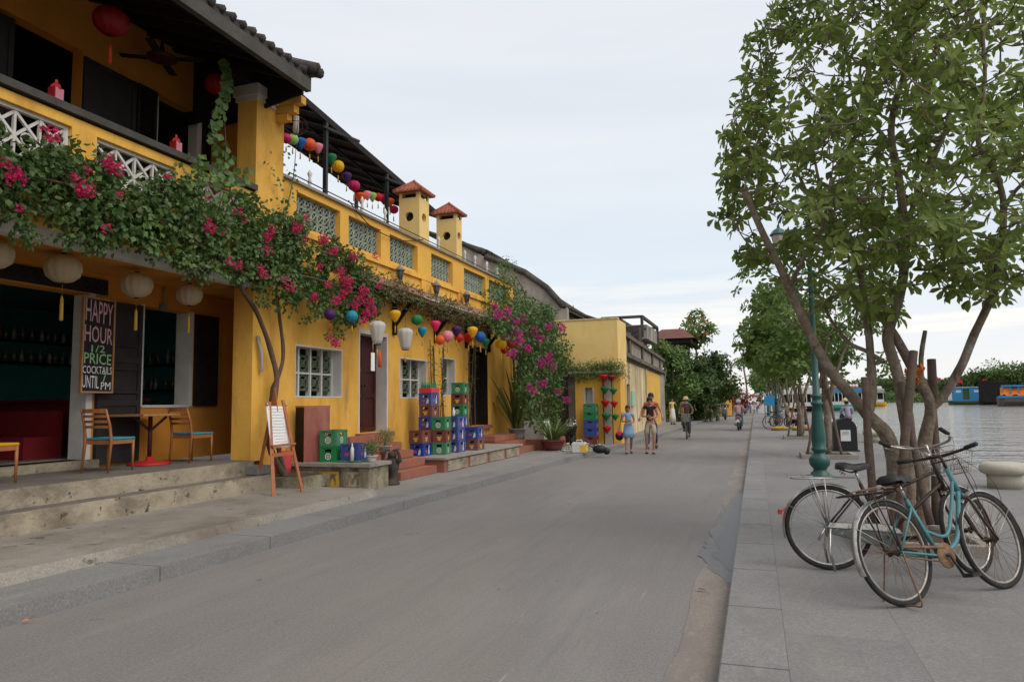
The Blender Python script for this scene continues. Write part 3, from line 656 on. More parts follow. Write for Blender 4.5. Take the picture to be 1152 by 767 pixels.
# slab, balcony
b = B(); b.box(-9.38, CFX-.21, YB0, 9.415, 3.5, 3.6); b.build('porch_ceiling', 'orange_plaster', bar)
b = B(); b.box(CFX-.2, CFX-.03, YB0, 9.41, 3.44, 3.599); b.build('balcony_beam', 'white_paint', bar)
b = B(); b.box(-9.38, CFX, YB0, 9.415, 3.6, 4.22); b.box(CFX, CFX+.06, YB0, 9.41, 4.12, 4.22); b.box(CFX, CFX+.04, YB0, 9.41, 3.6, 3.68); b.box(-9.38, -8.22, 9.416, 11.0, 3.51, 4.22); b.build('balcony_front', 'yellow_plaster', bar)
b = B(); y = -3.6; posts = []
b.box(CFX-.16, CFX, YB0, 9.415, 4.88, 5.0)
while y < 9.4: b.box(CFX-.16, CFX, y, min(y+.34, 9.415), 4.221, 4.88); posts.append(y); y += 1.62
b.build('balcony_parapet', 'yellow_plaster', bar)
for y in posts:
    if y < 3.0 or y > 9: continue
    f = B(); a0, a1 = y+.345, min(y+1.615, 9.41)
    f.box(CFX-.11, CFX-.05, a0, a0+.04, 4.222, 4.878); f.box(CFX-.11, CFX-.05, a1-.04, a1, 4.222, 4.878)
    f.box(CFX-.11, CFX-.05, a0+.04, a1-.04, 4.222, 4.262); f.box(CFX-.11, CFX-.05, a0+.04, a1-.04, 4.838, 4.878)
    n = max(1, int((a1-a0)/.3)); c = (a1-a0-.08)/n
    for i in range(n):
        ya = a0+.04+i*c
        f.box(CFX-.1, CFX-.06, ya+c-.015, ya+c+.012, 4.262, 4.838)
        f.bar((CFX-.08, ya, 4.27), (CFX-.08, ya+c, 4.55), .032); f.bar((CFX-.083, ya+c, 4.27), (CFX-.083, ya, 4.55), .032)
        f.bar((CFX-.077, ya, 4.83), (CFX-.077, ya+c, 4.55), .032); f.bar((CFX-.087, ya+c, 4.83), (CFX-.087, ya, 4.55), .032); f.ring((CFX-.07, ya+c/2, 4.55), .07, .014, 'x', 10, 4)
    f.build('lattice_panel', 'white_paint', bar)
b = B(); b.box(CFX-.22, CFX+.06, YB0, 9.41, 5.03, 5.12); b.box(CFX-.1, CFX-.04, YB0, 9.41, 4.998, 5.03); b.build('handrail', 'grey_wood', bar)
# columns
b = B(); b.box(-7.98, CFX, 9.42, 9.84, .66, 6.58); b.build('column', 'yellow_plaster', bar)
b = B(); b.box(-7.93, CFX-.015, 9.845, 10.16, 3.9, 6.62); b.build('pilaster', 'yellow_plaster', bar)
b = B(); b.box(-8.01, CFX+.03, 9.39, 9.87, 6.58, 6.66); b.box(-8.04, CFX+.06, 9.36, 9.90, 6.66, 6.84); b.build('capital', 'white_paint', bar)
b = B()
for k, (l, z) in enumerate(((.5, 6.66), (.36, 6.52), (.22, 6.40))): b.box(CFX-.05, CFX+l, 9.92, 10.06, z, z+.13)
b.build('bracket', 'yellow_plaster', bar)
# upper wall and shutters
u0_, u1_ = 5.2, 7.55; v0, v1 = 8.95, 9.56
b = B(); wallx(b, RX-.2, RX, YB0, YB1, 4.22, 7.75, [(3.4, 7.45, 4.22, 6.74), (8.80, 9.72, 4.22, 6.68)])
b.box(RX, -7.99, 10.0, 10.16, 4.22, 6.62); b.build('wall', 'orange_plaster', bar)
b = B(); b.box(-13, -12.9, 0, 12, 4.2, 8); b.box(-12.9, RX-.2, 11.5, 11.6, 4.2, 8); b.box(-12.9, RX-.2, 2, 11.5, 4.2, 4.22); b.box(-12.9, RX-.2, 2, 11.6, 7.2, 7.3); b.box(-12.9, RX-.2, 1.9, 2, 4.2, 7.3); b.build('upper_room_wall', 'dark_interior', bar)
for ya, yb, k in ((5.6, 6.42, 0), (7.46, 8.38, 0), (8.40, 8.78, 1), (9.82, 10.0, 1)):
    f = B(); (louvre if k else panel_door)(f, RX+.02, ya, yb, 4.24, 6.66); f.build('shutter', 'dark_wood' if k else 'shutter_black', bar)
f = B(); f.box(RX-.18, RX+.02, 9.70, 9.80, 4.22, 6.62); f.box(RX-.18, RX+.02, 8.79, 8.84, 4.22, 6.62); f.build('window_frame', 'white_paint', bar)
# roof
YR = 9.66
b = B(); tile_roof(b, (-6.72, 6.93), (-11.6, 8.75), YB0, YR, .21, .06, .07); b.build('roof', 'roof_tile_old', bar)
b = B(); b.tube([(-11.6, YB0, 8.85), (-11.6, YR, 8.85)], .16, 8)
for k in range(3): b.tube([(lerp(-6.6, -11.6, t/8), YR-.1+k*.1, lerp(6.97, 8.83, t/8)+.04+.05*(k == 1)) for t in range(9)], .085, 7)
b.build('roof_verge', 'roof_tile_old', bar)
b = B(); b.box(-6.80, -6.70, YB0, YR-.03, 6.66, 6.86); b.build('fascia', 'grey_wood', bar)
y = -3.5
b = B()
while y < YR: b.bar((-6.82, y, 6.74), (-9.3, y, 7.66), .06, .1); y += .55
b.build('rafters', 'dark_wood', bar)
b = B(); b.prism([(-6.82, 6.84), (-9.4, 7.80), (-9.4, 7.83), (-6.82, 6.87)], YB0, YR-.02, 'y'); b.box(-7.95, -7.66, 9.0, 9.9, 6.845, 7.05); b.prism([(-9.3, 6.45), (-7.66, 6.5), (-6.85, 6.64), (-6.85, 6.83), (-9.3, 7.76)], 9.60, 9.64, 'y'); b.box(-9.32, -9.1, YB0, 9.34, 7.6, 7.85); b.prism([(-9.1, 6.5), (-7.3, 6.6), (-7.3, 7.05), (-9.1, 7.7)], 9.95, 10.12, 'y'); b.build('roof_boards', 'dark_wood', bar)
b = B(); b.tube([(RX+.03, 9.05, 3.5), (RX+.03, 9.05, 3.2)], .012, 6); b.box(RX, RX+.06, 8.99, 9.11, 3.10, 3.2); b.build('conduit', 'metal_grey', bar)

# ------------------------------------------------------------------ the terrace restaurant
FX = -7.7; YT0 = 9.85; YT1 = 22.8
rest = thing('terrace_restaurant', 'yellow one storey restaurant with pierced roof parapet and two little roof towers', 'building', (-8.5, 16, .12))
wins = [(10.68, 12.2, 1.68, 2.62), (14.63, 16.03, 1.68, 2.62), (16.94, 17.8, 1.75, 2.75)]
doors = [(12.82, 14.05, .95, 3.1), (18.8, 20.28, .9, 3.2)]
b = B(); wallx(b, FX-.5, FX, YT0, YT1, .1, 4.60, wins+doors)
b.box(FX-.5, FX+.06, YT0+.32, YT1, 4.6, 4.70); b.box(FX-9, FX-.5, YT1-.3, YT1-.01, .1, 4.6)
b.build('wall', 'yellow_plaster', rest)
b = B(); b.box(FX-9, FX-.05, YT0+.3, YT1-.3, 4.4, 4.5); b.build('terrace_floor', 'old_concrete', rest)
for k, (a, c, z0, z1) in enumerate(wins):
    f = B(); t = .02
    f.box(FX-.42, FX+.004, c-.02, c+.002, z0-.002, z1+.002); f.box(FX-.42, FX+.004, a-.002, a+.02, z0-.002, z1+.002)
    f.box(FX-.42, FX+.004, a+.02, c-.02, z0-.002, z0+.025); f.box(FX-.42, FX+.004, a+.02, c-.02, z1-.025, z1+.002)
    wo = f.build('window', 'white_paint', rest)
    g = B(); gx = FX-.25; ncol = 4 if k == 0 else 3 if k == 1 else 2; a_, c_ = a+.02, c-.02
    w_ = (c_-a_)/ncol
    for i in range(ncol+1): g.box(gx-.05, gx+.05, a_+i*w_-.022+(0.022 if i == 0 else 0)-(0.022 if i == ncol else 0), a_+i*w_+.022+(0.022 if i == 0 else 0)-(0.022 if i == ncol else 0), z0+.025, z1-.025)
    h_ = (z1-z0)
    for q in (.46,): g.box(gx-.048, gx+.048, a_+.01, c_-.01, z0+h_*q, z0+h_*q+.035)
    go = g.build('grille', 'white_paint', rest)
    g = B()
    for i in range(ncol):
        for (q0, q1) in ((.14, .45), (.52, .83)):
            g.prism([(a_+i*w_+.03, z0+h_*q0), (a_+(i+1)*w_-.03, z0+h_*q0), (a_+(i+1)*w_-.03, z0+h_*q0+.015), (a_+i*w_+.03, z0+h_*q0+.015)], gx-.02, gx+.02, 'x')
            ring_grille(g, gx, a_+i*w_+.03, a_+(i+1)*w_-.03, z0+h_*q0, z0+h_*q1, .30, .022); g.ring((gx, a_+(i+.5)*w_, z0+h_*(q0+q1)/2), .06, .016, 'x', 12, 4)
    gg = g.build('tile_insert', 'tile_dark_green', go)
    g = B(); g.box(FX-.48, FX-.45, a-.3, c+.3, z0-.3, z1+.3); g.build('dark_room_sheet', 'dark_interior', wo)  # black sheet painted as the unlit room behind the grille
for k, (a, c, z0, z1) in enumerate(doors):
    mm_ = 'red_door' if k == 0 else 'black_door'
    for (ya, yb) in ((a+.06, (a+c)/2), ((a+c)/2, c-.06)):
        f = B(); panel_door(f, FX-.28, ya+.004, yb-.004, z0+.02, z1-.08); do = f.build('door', mm_, rest)
        h = B(); h.ball((FX-.24, yb-.08 if ya < (a+c)/2-.1 else ya+.08, z0+1.0), .025, 8, 6); h.build('handle', 'dark_steel', do)
    f = B(); f.box(FX-.4, FX+.005, a-.002, a+.05, z0, z1); f.box(FX-.4, FX+.005, c-.05, c+.002, z0, z1); f.box(FX-.4, FX+.005, a+.05, c-.05, z1-.08, z1+.002)
    f.build('door_frame', 'white_paint' if k == 0 else 'dark_wood', rest)
    f = B(); f.box(FX-.45, FX+.12, a-.12, c+.12, z0-.10, z0-.001); f.build('doorstep', 'brick_red', rest)
# parapet of pierced blocks
pst = [(10.17, 10.62), (12.05, 12.36), (13.68, 14.08), (15.45, 16.22), (17.58, 18.37), (20.12, 20.42), (22.3, 22.8)]
b = B(); b.box(FX-.2, FX+.02, 10.17, YT1, 5.38, 5.52)
for a, c in pst: b.box(FX-.2, FX+.05 if c-a > .5 else FX+.03, a, c, 4.70, 5.38)
b.box(FX-.2, FX+.0, 10.17, YT1, 4.70, 4.78); b.build('parapet', 'yellow_plain', rest)
b = B(); b.box(FX-.25, FX+.08, 10.17, YT1, 5.52, 5.57); b.build('coping', 'old_concrete', rest)
for i in range(len(pst)-1):
    f = B(); ring_grille(f, FX-.09, pst[i][1]+.005, pst[i+1][0]-.005, 4.785, 5.375, .197, .017); f.cur = 1; f.box(FX-.15, FX-.14, pst[i][1]+.002, pst[i+1][0]-.002, 4.785, 5.375); f.build('pierced_screen', ['lattice_green', 'mould_and_shade'], rest)  # dark sheet behind the rings paints in the dimness of the terrace
# buttress strips under the towers
for (ya, yb_, za) in ((15.68, 16.2, 3.9), (17.98, 18.36, 3.9), (22.45, 22.8, .12)):
    b = B(); b.box(FX, FX+.05, ya, yb_, za, 4.699); b.build('buttress', 'yellow_plaster', rest)
def tower(y0, y1, x0, ztop):
    b = B(); x1 = FX-.01; w = .1
    cy, cx, hz = (y0+y1)/2, (x0+x1)/2, ztop-.62
    # four walls with a round hole each
    def holed(face, r=.12):
        N_ = 16; ring = []
        if face == 'x': W = (y1-y0)/2; g = lambda u, v, d: (x1-d, cy+u, hz+v)
        elif face == '-x': W = (y1-y0)/2; g = lambda u, v, d: (x0+d, cy+u, hz+v)
        elif face == '-y': W = (x1-x0)/2; g = lambda u, v, d: (cx+u, y0+d, hz+v)
        else: W = (x1-x0)/2; g = lambda u, v, d: (cx+u, y1-d, hz+v)
        out = []; inn = []
        for k in range(N_):
            a = 2*PI*k/N_+PI/N_; c_, s_ = math.cos(a), math.sin(a); m_ = W/max(abs(c_), abs(s_)); out.append((c_*m_, s_*m_)); inn.append((c_*r, s_*r))
        out = [(max(-W, min(W, u*1.0001)), v) for u, v in out]
        for d in (0,):
            vs = [g(u, v, d) for u, v in out]+[g(u, v, d) for u, v in inn]+[g(u, v, d+w) for u, v in inn]
            b.add(vs, [(k, (k+1) % N_, N_+(k+1) % N_, N_+k) for k in range(N_)]+[(N_+k, N_+(k+1) % N_, 2*N_+(k+1) % N_, 2*N_+k) for k in range(N_)])
            # corners of the square the fan leaves open
            for su, sv in ((1, 1), (1, -1), (-1, 1), (-1, -1)):
                near = sorted(range(N_), key=lambda k: (out[k][0]-su*W)**2+(out[k][1]-sv*W)**2)[:2]
                b.add([g(su*W, sv*W, d), g(*out[near[0]], d), g(*out[near[1]], d)], [(0, 1, 2)])
            b.add([g(-W, -W, d), g(W, -W, d), g(W, 5.5-hz-.05, d), g(-W, 5.5-hz-.05, d)], [(0, 1, 2, 3)])
            b.add([g(-W, W, d), g(W, W, d), g(W, ztop-.14-hz, d), g(-W, ztop-.14-hz, d)], [(0, 1, 2, 3)])
            for su in (-1, 1): b.add([g(su*W, ztop-.14-hz, d), g(su*(W-.09), ztop-.14-hz, d), g(su*(W-.09), ztop-hz, d), g(su*W, ztop-hz, d)], [(0, 1, 2, 3)])
    for f_ in ('x', '-x', '-y', 'y'): holed(f_)
    b.box(x0+.02, x1-.02, y0+.02, y1-.02, ztop-.02, ztop+.01)
    t = b.build('roof_tower', 'pale_yellow', rest)
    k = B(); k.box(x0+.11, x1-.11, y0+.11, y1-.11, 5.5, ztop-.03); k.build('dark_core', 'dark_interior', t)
    r = B(); e = .12; A = [(x0-e, y0-e), (x1+e, y0-e), (x1+e, y1+e), (x0-e, y1+e)]
    r.add([(x, y, ztop) for x, y in A]+[(x, y, ztop+.03) for x, y in A]+[(cx, cy, ztop+.36)], [(0, 3, 2, 1), (0, 1, 5, 4), (1, 2, 6, 5), (2, 3, 7, 6), (3, 0, 4, 7), (4, 5, 8), (5, 6, 8), (6, 7, 8), (7, 4, 8)])
    for s in range(4):
        p, q = Vector((*A[s], ztop+.03)), Vector((*A[(s+1) % 4], ztop+.03)); ap = Vector((cx, cy, ztop+.36))
        for j in range(1, 8):
            e_ = p.lerp(q, j/8); tt = 1-abs(j/8-.5)*2; top = e_.lerp(ap, 0) + (ap-(p+q)/2)*tt; r.tube([e_, top], .022, 5)
        r.tube([p, ap], .035, 5)
    r.ball((cx, cy, ztop+.37), .035, 6, 5)
    r.build('tower_roof', 'roof_tile_red', t)
tower(15.66, 16.22, -8.27, 6.82); tower(17.99, 18.37, -8.32, 6.85)
# small tiled canopy that runs above the doors
b = B(); y = 12.3
b.prism([(FX+.003, 4.30), (FX+.003, 4.22), (FX+.62, 3.86), (FX+.62, 3.92)], 12.3, 20.4, 'y')
while y < 20.3: b.tube([(FX+.01, y, 4.31), (FX+.63, y, 3.93)], .035, 5); y += .13
b.build('door_canopy', 'canopy_tile', rest)
b = B(); b.tube([(FX+.66, 12.3, 3.95), (FX+.66, 20.4, 3.93)], .018, 6)
b.build('gutter_pipe', 'white_paint', rest)
for y in (12.55, 14.3, 16.5, 18.55, 20.35):
    f = B(); f.bar((FX+.01, y, 3.85), (FX+.6, y, 3.85), .08, .1); f.bar((FX+.03, y, 3.3), (FX+.45, y, 3.82), .07, .08); f.box(FX+.002, FX+.08, y-.05, y+.05, 3.1, 3.9); f.build('bracket', 'dark_wood', rest)
AX, AY0, AY1 = -8.5, 10.2, 19.0
e0, e1 = P(345, 112, x=AX), P(454, 206, x=AX)
def az(y): return lerp(e0.z, e1.z, (y-e0.y)/(e1.y-e0.y))
# awning: its open front edge stands a little behind the roof towers
b = B(); b.add([(AX, AY0, az(AY0)-.04), (AX-3, AY0, az(AY0)+1.15), (AX-3, AY1, az(AY1)+1.15), (AX, AY1, az(AY1)-.04), (AX, AY0, az(AY0)+.04), (AX-3, AY0, az(AY0)+1.22), (AX-3, AY1, az(AY1)+1.22), (AX, AY1, az(AY1)+.04)], [(0, 1, 2, 3), (7, 6, 5, 4), (0, 4, 5, 1), (2, 6, 7, 3), (1, 5, 6, 2), (0, 3, 7, 4)]); b.build('awning', 'awning_brown', rest)
b = B(); y = AY0+.1
b.bar((AX+.02, AY0, az(AY0)-.07), (AX+.02, AY1, az(AY1)-.07), .05, .14)
while y < AY1: b.bar((AX, y, az(y)-.08), (AX-2.95, y, az(y)+1.08), .05, .09); y += .7
for t in (.3, .65): b.bar((AX-3*t, AY0, az(AY0)+1.15*t-.12), (AX-3*t, AY1-.02, az(AY1)+1.15*t-.12), .05, .05)
b.build('awning_frame', 'dark_wood', rest)
for px in (366, 435):
    y = P(px, 200, x=AX).y; f = B(); f.bar((AX, y, 4.5), (AX, y, az(y)-.1), .08); f.bar((AX+.02, y-.1, az(y)-.28), (AX+.28, y+.9, az(y+.9)-.18), .05); f.build('awning_post', 'black_paint', rest)
s0, s1 = P(331, 166, x=AX-3.02), P(448, 247, x=AX-3.02); zz = lambda y: lerp(s0.z, s1.z, (y-s0.y)/(s1.y-s0.y))
b = B(); b.prism([(AY0, zz(AY0)), (AY1, zz(AY1)), (AY1, az(AY1)+1.14), (AY0, az(AY0)+1.14)], AX-3.05, AX-2.98, 'x'); b.build('awning_back', 'dark_wood', rest)
for y in (AY0+.2, 14.5, AY1-.2): b = B(); b.bar((AX-2.9, y, 4.5), (AX-2.9, y, az(y)+1.1), .09); b.build('awning_post', 'black_paint', rest)
for y in (11.2, 13.1, 14.1, 17., 18.8, 19.6, 20.6, 21.6):
    b = B(); b.lathe([(.05, 0), (.06, .06), (.02, .09), (.045, .16), (.02, .24), (.05, .32), (.0001, .42)], (FX-.1, y, 5.57), 8); b.build('finial', 'white_paint', rest)
b = B(); b.tube(spline([(FX+.06, 12.3, 5.66), (FX+.1, 13.2, 5.30), (FX+.08, 14.6, 5.33), (FX+.08, 15.7, 5.6)]), .012, 5); b.tube(spline([(FX+.1, 10.3, 5.62), (FX+.12, 13, 5.6), (FX+.1, 18, 5.61), (FX+.1, 22.7, 5.58)]), .012, 5)
b.build('cables', 'dark_steel', rest)
# platform with the stone front beside the easel (left of the steps)
led = thing('stone_platform', 'mossy carved stone platform with yellow relief panels beside the easel', 'platform', (-6.8, 11, .12))
b = B(); b.box(-7.69, -6.12, 10.48, 11.05, .1, .50)
b.box(-6.24, -6.05, 10.40, 11.08, .1, .50); b.box(-7.69, -7.5, 10.42, 10.60, .1, .50); b.box(-7.5, -6.24, 10.43, 10.49, .1, .17); b.box(-7.5, -6.24, 10.43, 10.49, .43, .50)
for x in (-7.08, -6.55): b.box(x-.05, x+.05, 10.44, 10.49, .17, .43)
b.build('wall', 'mossy_stone', led, bevel=.008)
b = B(); b.box(-7.69, -6.01, 10.36, 11.12, .5, .565); b.build('top_slab', 'old_concrete', led, bevel=.01)
for xa in (-7.49, -7.03, -6.5):
    f = B(); w_ = .25 if xa == -6.5 else .38; f.box(xa, xa+w_, 10.452, 10.481, .175, .425); f.cur = 1; k_ = w_/.38
    f.tube(spline([(xa+.04*k_, 10.445, .22), (xa+.11*k_, 10.445, .38), (xa+.19*k_, 10.445, .23), (xa+.27*k_, 10.445, .38), (xa+.34*k_, 10.445, .22)]), .014, 5); f.tube(spline([(xa+.04*k_, 10.447, .38), (xa+.19*k_, 10.447, .30), (xa+.34*k_, 10.447, .38)]), .012, 5)
    f.build('relief_panel', ['old_yellow_bright' if xa == -7.03 else 'old_yellow', 'mossy_stone'], led)
# brick steps to the red door
st = thing('brick_steps', 'worn red brick steps leading up to the dark red door', 'steps', (-7, 12.8, .12))
for i in range(5):
    f = B(); f.box(FX+.13, -6.25-i*.27, 11.9, 13.5, .12+i*.16, .12+(i+1)*.16-.002); f.build('step', 'brick_red', st, bevel=.012)
# long platform with the crates
pf = thing('brick_platform', 'low platform edged with yellow and brick panels under the crate stacks', 'platform', (-6.9, 15.5, .12))
b = B(); b.box(FX+.002, -6.12, 13.55, 18.6, .11, .38); b.build('wall', 'brick_red', pf)
b = B(); b.box(FX+.002, -6.06, 13.5, 18.65, .38, .43); b.build('top_slab', 'old_concrete', pf, bevel=.01)
for i in range(4):
    f = B(); f.box(-6.125, -6.095, 13.7+i*1.22, 14.75+i*1.22, .14, .36); f.build('front_panel', 'riser_yellow', pf)
sp = thing('brick_steps', 'low brick steps in front of the black door, near the palm', 'steps', (-7, 19.5, .12))
for i in range(3):
    f = B(); f.box(FX+.13, -6.3-i*.3, 18.7, 20.6, .12+i*.17, .12+(i+1)*.17-.002); f.build('step', 'brick_red', sp, bevel=.012)
f = B(); f.box(-7.2, -6.1, 20.65, 23.4, .12, .42); tag(f.build('brick_bench', 'brick_red', bevel=.02), 'low brick ledge under the potted palm and the white planter', 'ledge')

# ------------------------------------------------------------------ old grey house behind
gh = thing('old_house', 'old house with grey mouldy gable wall and sagging dark tiled roof', 'house', (-9, 25, .12))
GY = 25.7
prof = [(500, 268), (521, 272), (540, 281), (546, 287), (560, 292), (590, 305), (615, 322), (634, 343)]
top = [P(px, py+5, y=GY) for px, py in prof]
b = B(); poly = [(v.x, v.z) for v in top]+[(-6.55, 5.1), (-6.55, .12), (top[0].x, .12)]
b.prism(poly, GY, GY+.3, 'y'); b.build('gable_wall', 'grey_render', gh)
b = B()
for k in range(-1, 3):
    b.tube([v+Vector((0, .05+k*.1, .10+.05*(k == 0))) for v in top[3:]], .10, 7, noisy=.2)
    b.tube([v+Vector((0, .05+k*.1, .10)) for v in top[:3]], .10, 7, noisy=.2)
a_, c_ = top[2]+Vector((0, .2, .16)), top[3]+Vector((0, .2, .16)); b.tube([a_+Vector((-.3, 0, .1)), a_, c_+Vector((-.1, 0, .12))], .14, 7)
for i in range(14):
    t = i/13; b.prism([(top[0].x, 0), (top[0].x+.01, 0), (top[0].x+.01, .01), (top[0].x, .01)], 0, .01, 'y') if False else None
b.build('roof_verge', 'roof_tile_old', gh)
b = B(); e, r_ = top[-1], top[1]; tile_roof(b, (e.x+.1, e.z+.05), (top[3].x, top[3].z+.05), GY+.2, 31, .25, .06); tile_roof(b, (top[3].x, top[3].z+.35), (top[0].x-1, top[0].z+.6), GY+.2, 31, .25, .06)
b.build('roof', 'roof_tile_old', gh)
b = B(); b.box(-8.8, -6.9, 30.8, 31, .12, 4.5); b.box(-7.1, -6.9, GY+.3, 30.8, .12, 5.2); b.build('wall', 'grey_render', gh)
b = B(); hx = P(600, 375, y=GY); b.prism([(-10.2, 5.55), (-7.2, 4.75), (-7.2, 4.86), (-10.2, 5.66)], GY-.14, GY-.001, 'y'); b.box(-10.3, -6.9, GY-.1, GY-.001, 3.4, 3.56); b.build('weathered_ledge', 'mould_and_shade', gh)
for px in (628, 635):
    q = P(px, 350, y=GY+.9); f = B(); f.box(q.x-.05, q.x+.05, GY+.85, GY+.95, 3.5, 5.1); f.build('eave_post', 'white_paint', gh)
# lower roof further on
h2 = thing('grey_house', 'weathered grey upper storey with bare rooftop frame behind the yellow side wall', 'house', (-7, 30, 3))
b = B(); b.box(-10, -5.75, 36, 41, .1, 5.0); b.box(-9, -7, 30.5, 35.5, .1, 4.9); b.build('wall', 'grey_render', h2)
b = B(); tile_roof(b, (-5.6, 4.75), (-8.3, 5.75), 29, 35, .3, .07); b.box(-8.5, -5.3, 35, 36, 4.4, 5.2); b.prism([(-5.4, 4.7), (-5.2, 4.85), (-7.7, 5.5), (-7.7, 5.3)], 33.5, 33.8, 'y'); b.build('roof', 'roof_tile_old', h2)
b = B(); q0 = P(672, 358, y=36); q1 = P(722, 356, y=36); zt = q1.z
for x in (q0.x+1, (q0.x+q1.x)/2, q1.x):
    for y in (36, 42): b.bar((x, y, 4.8), (x, y, zt), .14)
for y in (36, 42):
    b.bar((q0.x+.2, y, zt), (q1.x, y, zt), .14); b.bar((q0.x+1, y, zt-.5), (q1.x, y, zt-.5), .1)
for x in (q0.x+1, q1.x): b.bar((x, 36, zt), (x, 42, zt), .14); b.bar((x, 36, zt-.5), (x, 42, zt-.5), .1)
b.build('rooftop_frame', 'grey_wood', h2)
b = B(); q = P(705, 372, y=37); b.box(q.x-.9, q1.x+.1, 37, 40.9, 4.8, P(705, 366, y=37).z); b.build('rooftop_room', 'grey_render', h2)
# yellow side wall block and the planter wall under it
yb = thing('yellow_side_wall', 'plain pale yellow upper wall rising above the planter wall', 'wall', (-5.7, 25, .12))
q0 = P(623, 362, y=25.2); q1 = P(694, 358, y=25.2)
b = B(); wally(b, q0.x, q1.x, 25.2, 25.45, 2.4, q0.z); b.box(q1.x-.25, q1.x-.001, 25.451, 27, 2.4, q0.z-.002); b.box(q0.x, q0.x+.2, 25.451, 28, 2.4, q0.z-.002)
b.build('wall', 'pale_yellow', yb)
b = B(); b.box(q0.x-.03, q1.x+.03, 25.17, 25.48, q0.z, q0.z+.05); b.build('coping', 'old_yellow', yb)
b = B(); b.box(q0.x-.35, -5.94, 24.62, 25.16, .12, 2.72); b.build('lower_wall', 'mould_and_shade', yb)
pw = thing('planter_wall', 'yellow wall with plants along its top, small window and hanging heart lanterns', 'wall', (-5, 24.3, .12))
PW0, PW1, PWY = -5.93, P(698, 440, y=24.2).x, 24.2
q = P(657, 436, y=PWY); q2 = P(668, 455, y=PWY); r1 = P(678, 440, y=PWY); r2 = P(689, 440, y=PWY)
b = B(); ztop = P(660, 420, y=PWY).z
wally(b, PW0, PW1, PWY, PWY+.3, .12, ztop, [(q.x, q2.x, q2.z, q.z), (r1.x, r2.x, .12, 2.35)]); b.box(PW1-.3, PW1-.001, PWY+.301, PWY+1.0, .12, ztop-.002)
b.build('wall', 'yellow_plain', pw)
b = B(); b.box(PW0-.001, PW0+.05, PWY+.301, PWY+.5, .12, ztop-.01); b.box(PW0-.25, PW0-.002, PWY+.02, PWY+.5, .12, ztop+.05); b.build('end_wall', 'mould_and_shade', pw)
f = B(); f.box(q2.x-.035, q2.x+.002, PWY-.002, PWY+.3, q2.z, q.z); f.box(q.x-.002, q.x+.02, PWY-.002, PWY+.3, q2.z, q.z); f.box(q.x+.02, q2.x-.035, PWY-.002, PWY+.3, q2.z-.002, q2.z+.02); f.build('window', 'white_paint', pw)
f = B(); f.box(q2.x-.3, q2.x, PWY+.31, PWY+.33, q2.z, q.z); f.build('window_shutter', 'white_paint', pw)
f = B(); f.box(r1.x+.05, r1.x+.30, PWY-.05, PWY+.25, .12, 2.5); f.build('pillar', 'stone_pale', pw)
f = B(); f.box(r1.x+.31, r2.x, PWY+.32, PWY+.36, .12, 2.3); f.build('opening_door', 'dark_wood', pw)
f = B(); f.box(PW0-.2, PW1+.15, PWY-.12, PWY+.35, ztop, ztop+.07); f.build('planter_ledge', 'stone_pale', pw)

# ------------------------------------------------------------------ the long old yellow house
oh = thing('old_yellow_house', 'long peeling old yellow house with mouldy parapet of short pillars', 'house', (-6, 36, .12))
def fx4(y): return lerp(-4.95, -5.85, (y-25.3)/(48-25.3))
A0, A1 = 25.5, 49.5
def slab4(b, dx0, dx1, y0, y1, z0, z1):
    b.prism([(fx4(y0)+dx0, y0), (fx4(y1)+dx0, y1), (fx4(y1)+dx1, y1), (fx4(y0)+dx1, y0)], z0, z1, 'z')
zc = P(700, 388, x=fx4(27)).z
b = B(); y = A0
for (ya, yb_, zz) in ((A0, 30.2, .12), (31.2, 46.6, .12), (47.6, A1, .12)): slab4(b, 0, -.4, ya, yb_, zz, 3.4)
slab4(b, 0, -.4, 30.2, 31.2, 2.3, 3.4); slab4(b, 0, -.4, 46.6, 47.6, 2.3, 3.4)
b.box(fx4(A1)-7, fx4(A1)-.4, A1-.3, A1, .12, 3.4)
b.build('wall', 'old_yellow', oh)
b = B(); slab4(b, .012, .001, 38, 46.5, .14, 3.2); b.build('repainted_wall', 'old_yellow_bright', oh)
b = B(); slab4(b, .20, -.42, A0, A1, 3.4, 3.5); slab4(b, .12, -.42, A0, A1, 3.5, 3.62); slab4(b, .16, -.42, A0, A1, 4.25, 4.42); slab4(b, .02, -.4, A0, A1, 3.25, 3.4)
b.build('cornice', 'mould_and_shade', oh)
b = B(); slab4(b, -.22, -.3, A0, A1, 3.62, 4.25); b.build('parapet_gap_shade', 'mould_and_shade', oh)  # dark slab painted as the shade in the gaps between the pillars
y = A0+.1
for i in range(44):
    f = B(); wbig = (i % 9 == 0); w = .5 if wbig else .18
    slab4(f, .10 if wbig else .03, -.2, y, y+w, 3.62, 4.25 if not wbig else 4.55); f.build('parapet_pillar', 'mould_and_shade' if wbig else 'stone_pale', oh); y += w+.36
    if y > A1-.5: break
for y in (27.5, 37.6):
    f = B(); slab4(f, .07, .001, y, y+.4, .12, 3.25); f.build('pilaster', 'grey_render' if y < 34 else 'old_yellow', oh)
for ya in (30.25, 46.62):
    f = B(); slab4(f, -.1, -.2, ya, ya+.9, .12, 2.28); f.build('door', 'pot_grey' if ya > 40 else 'dark_wood', oh)
f = B(); f.box(fx4(31.8)+.02, fx4(31.8)+.08, 31.4, 32.2, 1.35, 2.0); tag(f.build('notice_board', 'jade'), 'pale green notice board on the old yellow house wall', 'sign')
b = B(); b.box(-12, fx4(34)-.5, 26, A1-.5, .12, 3.35); b.build('rear_block', 'grey_render', oh)
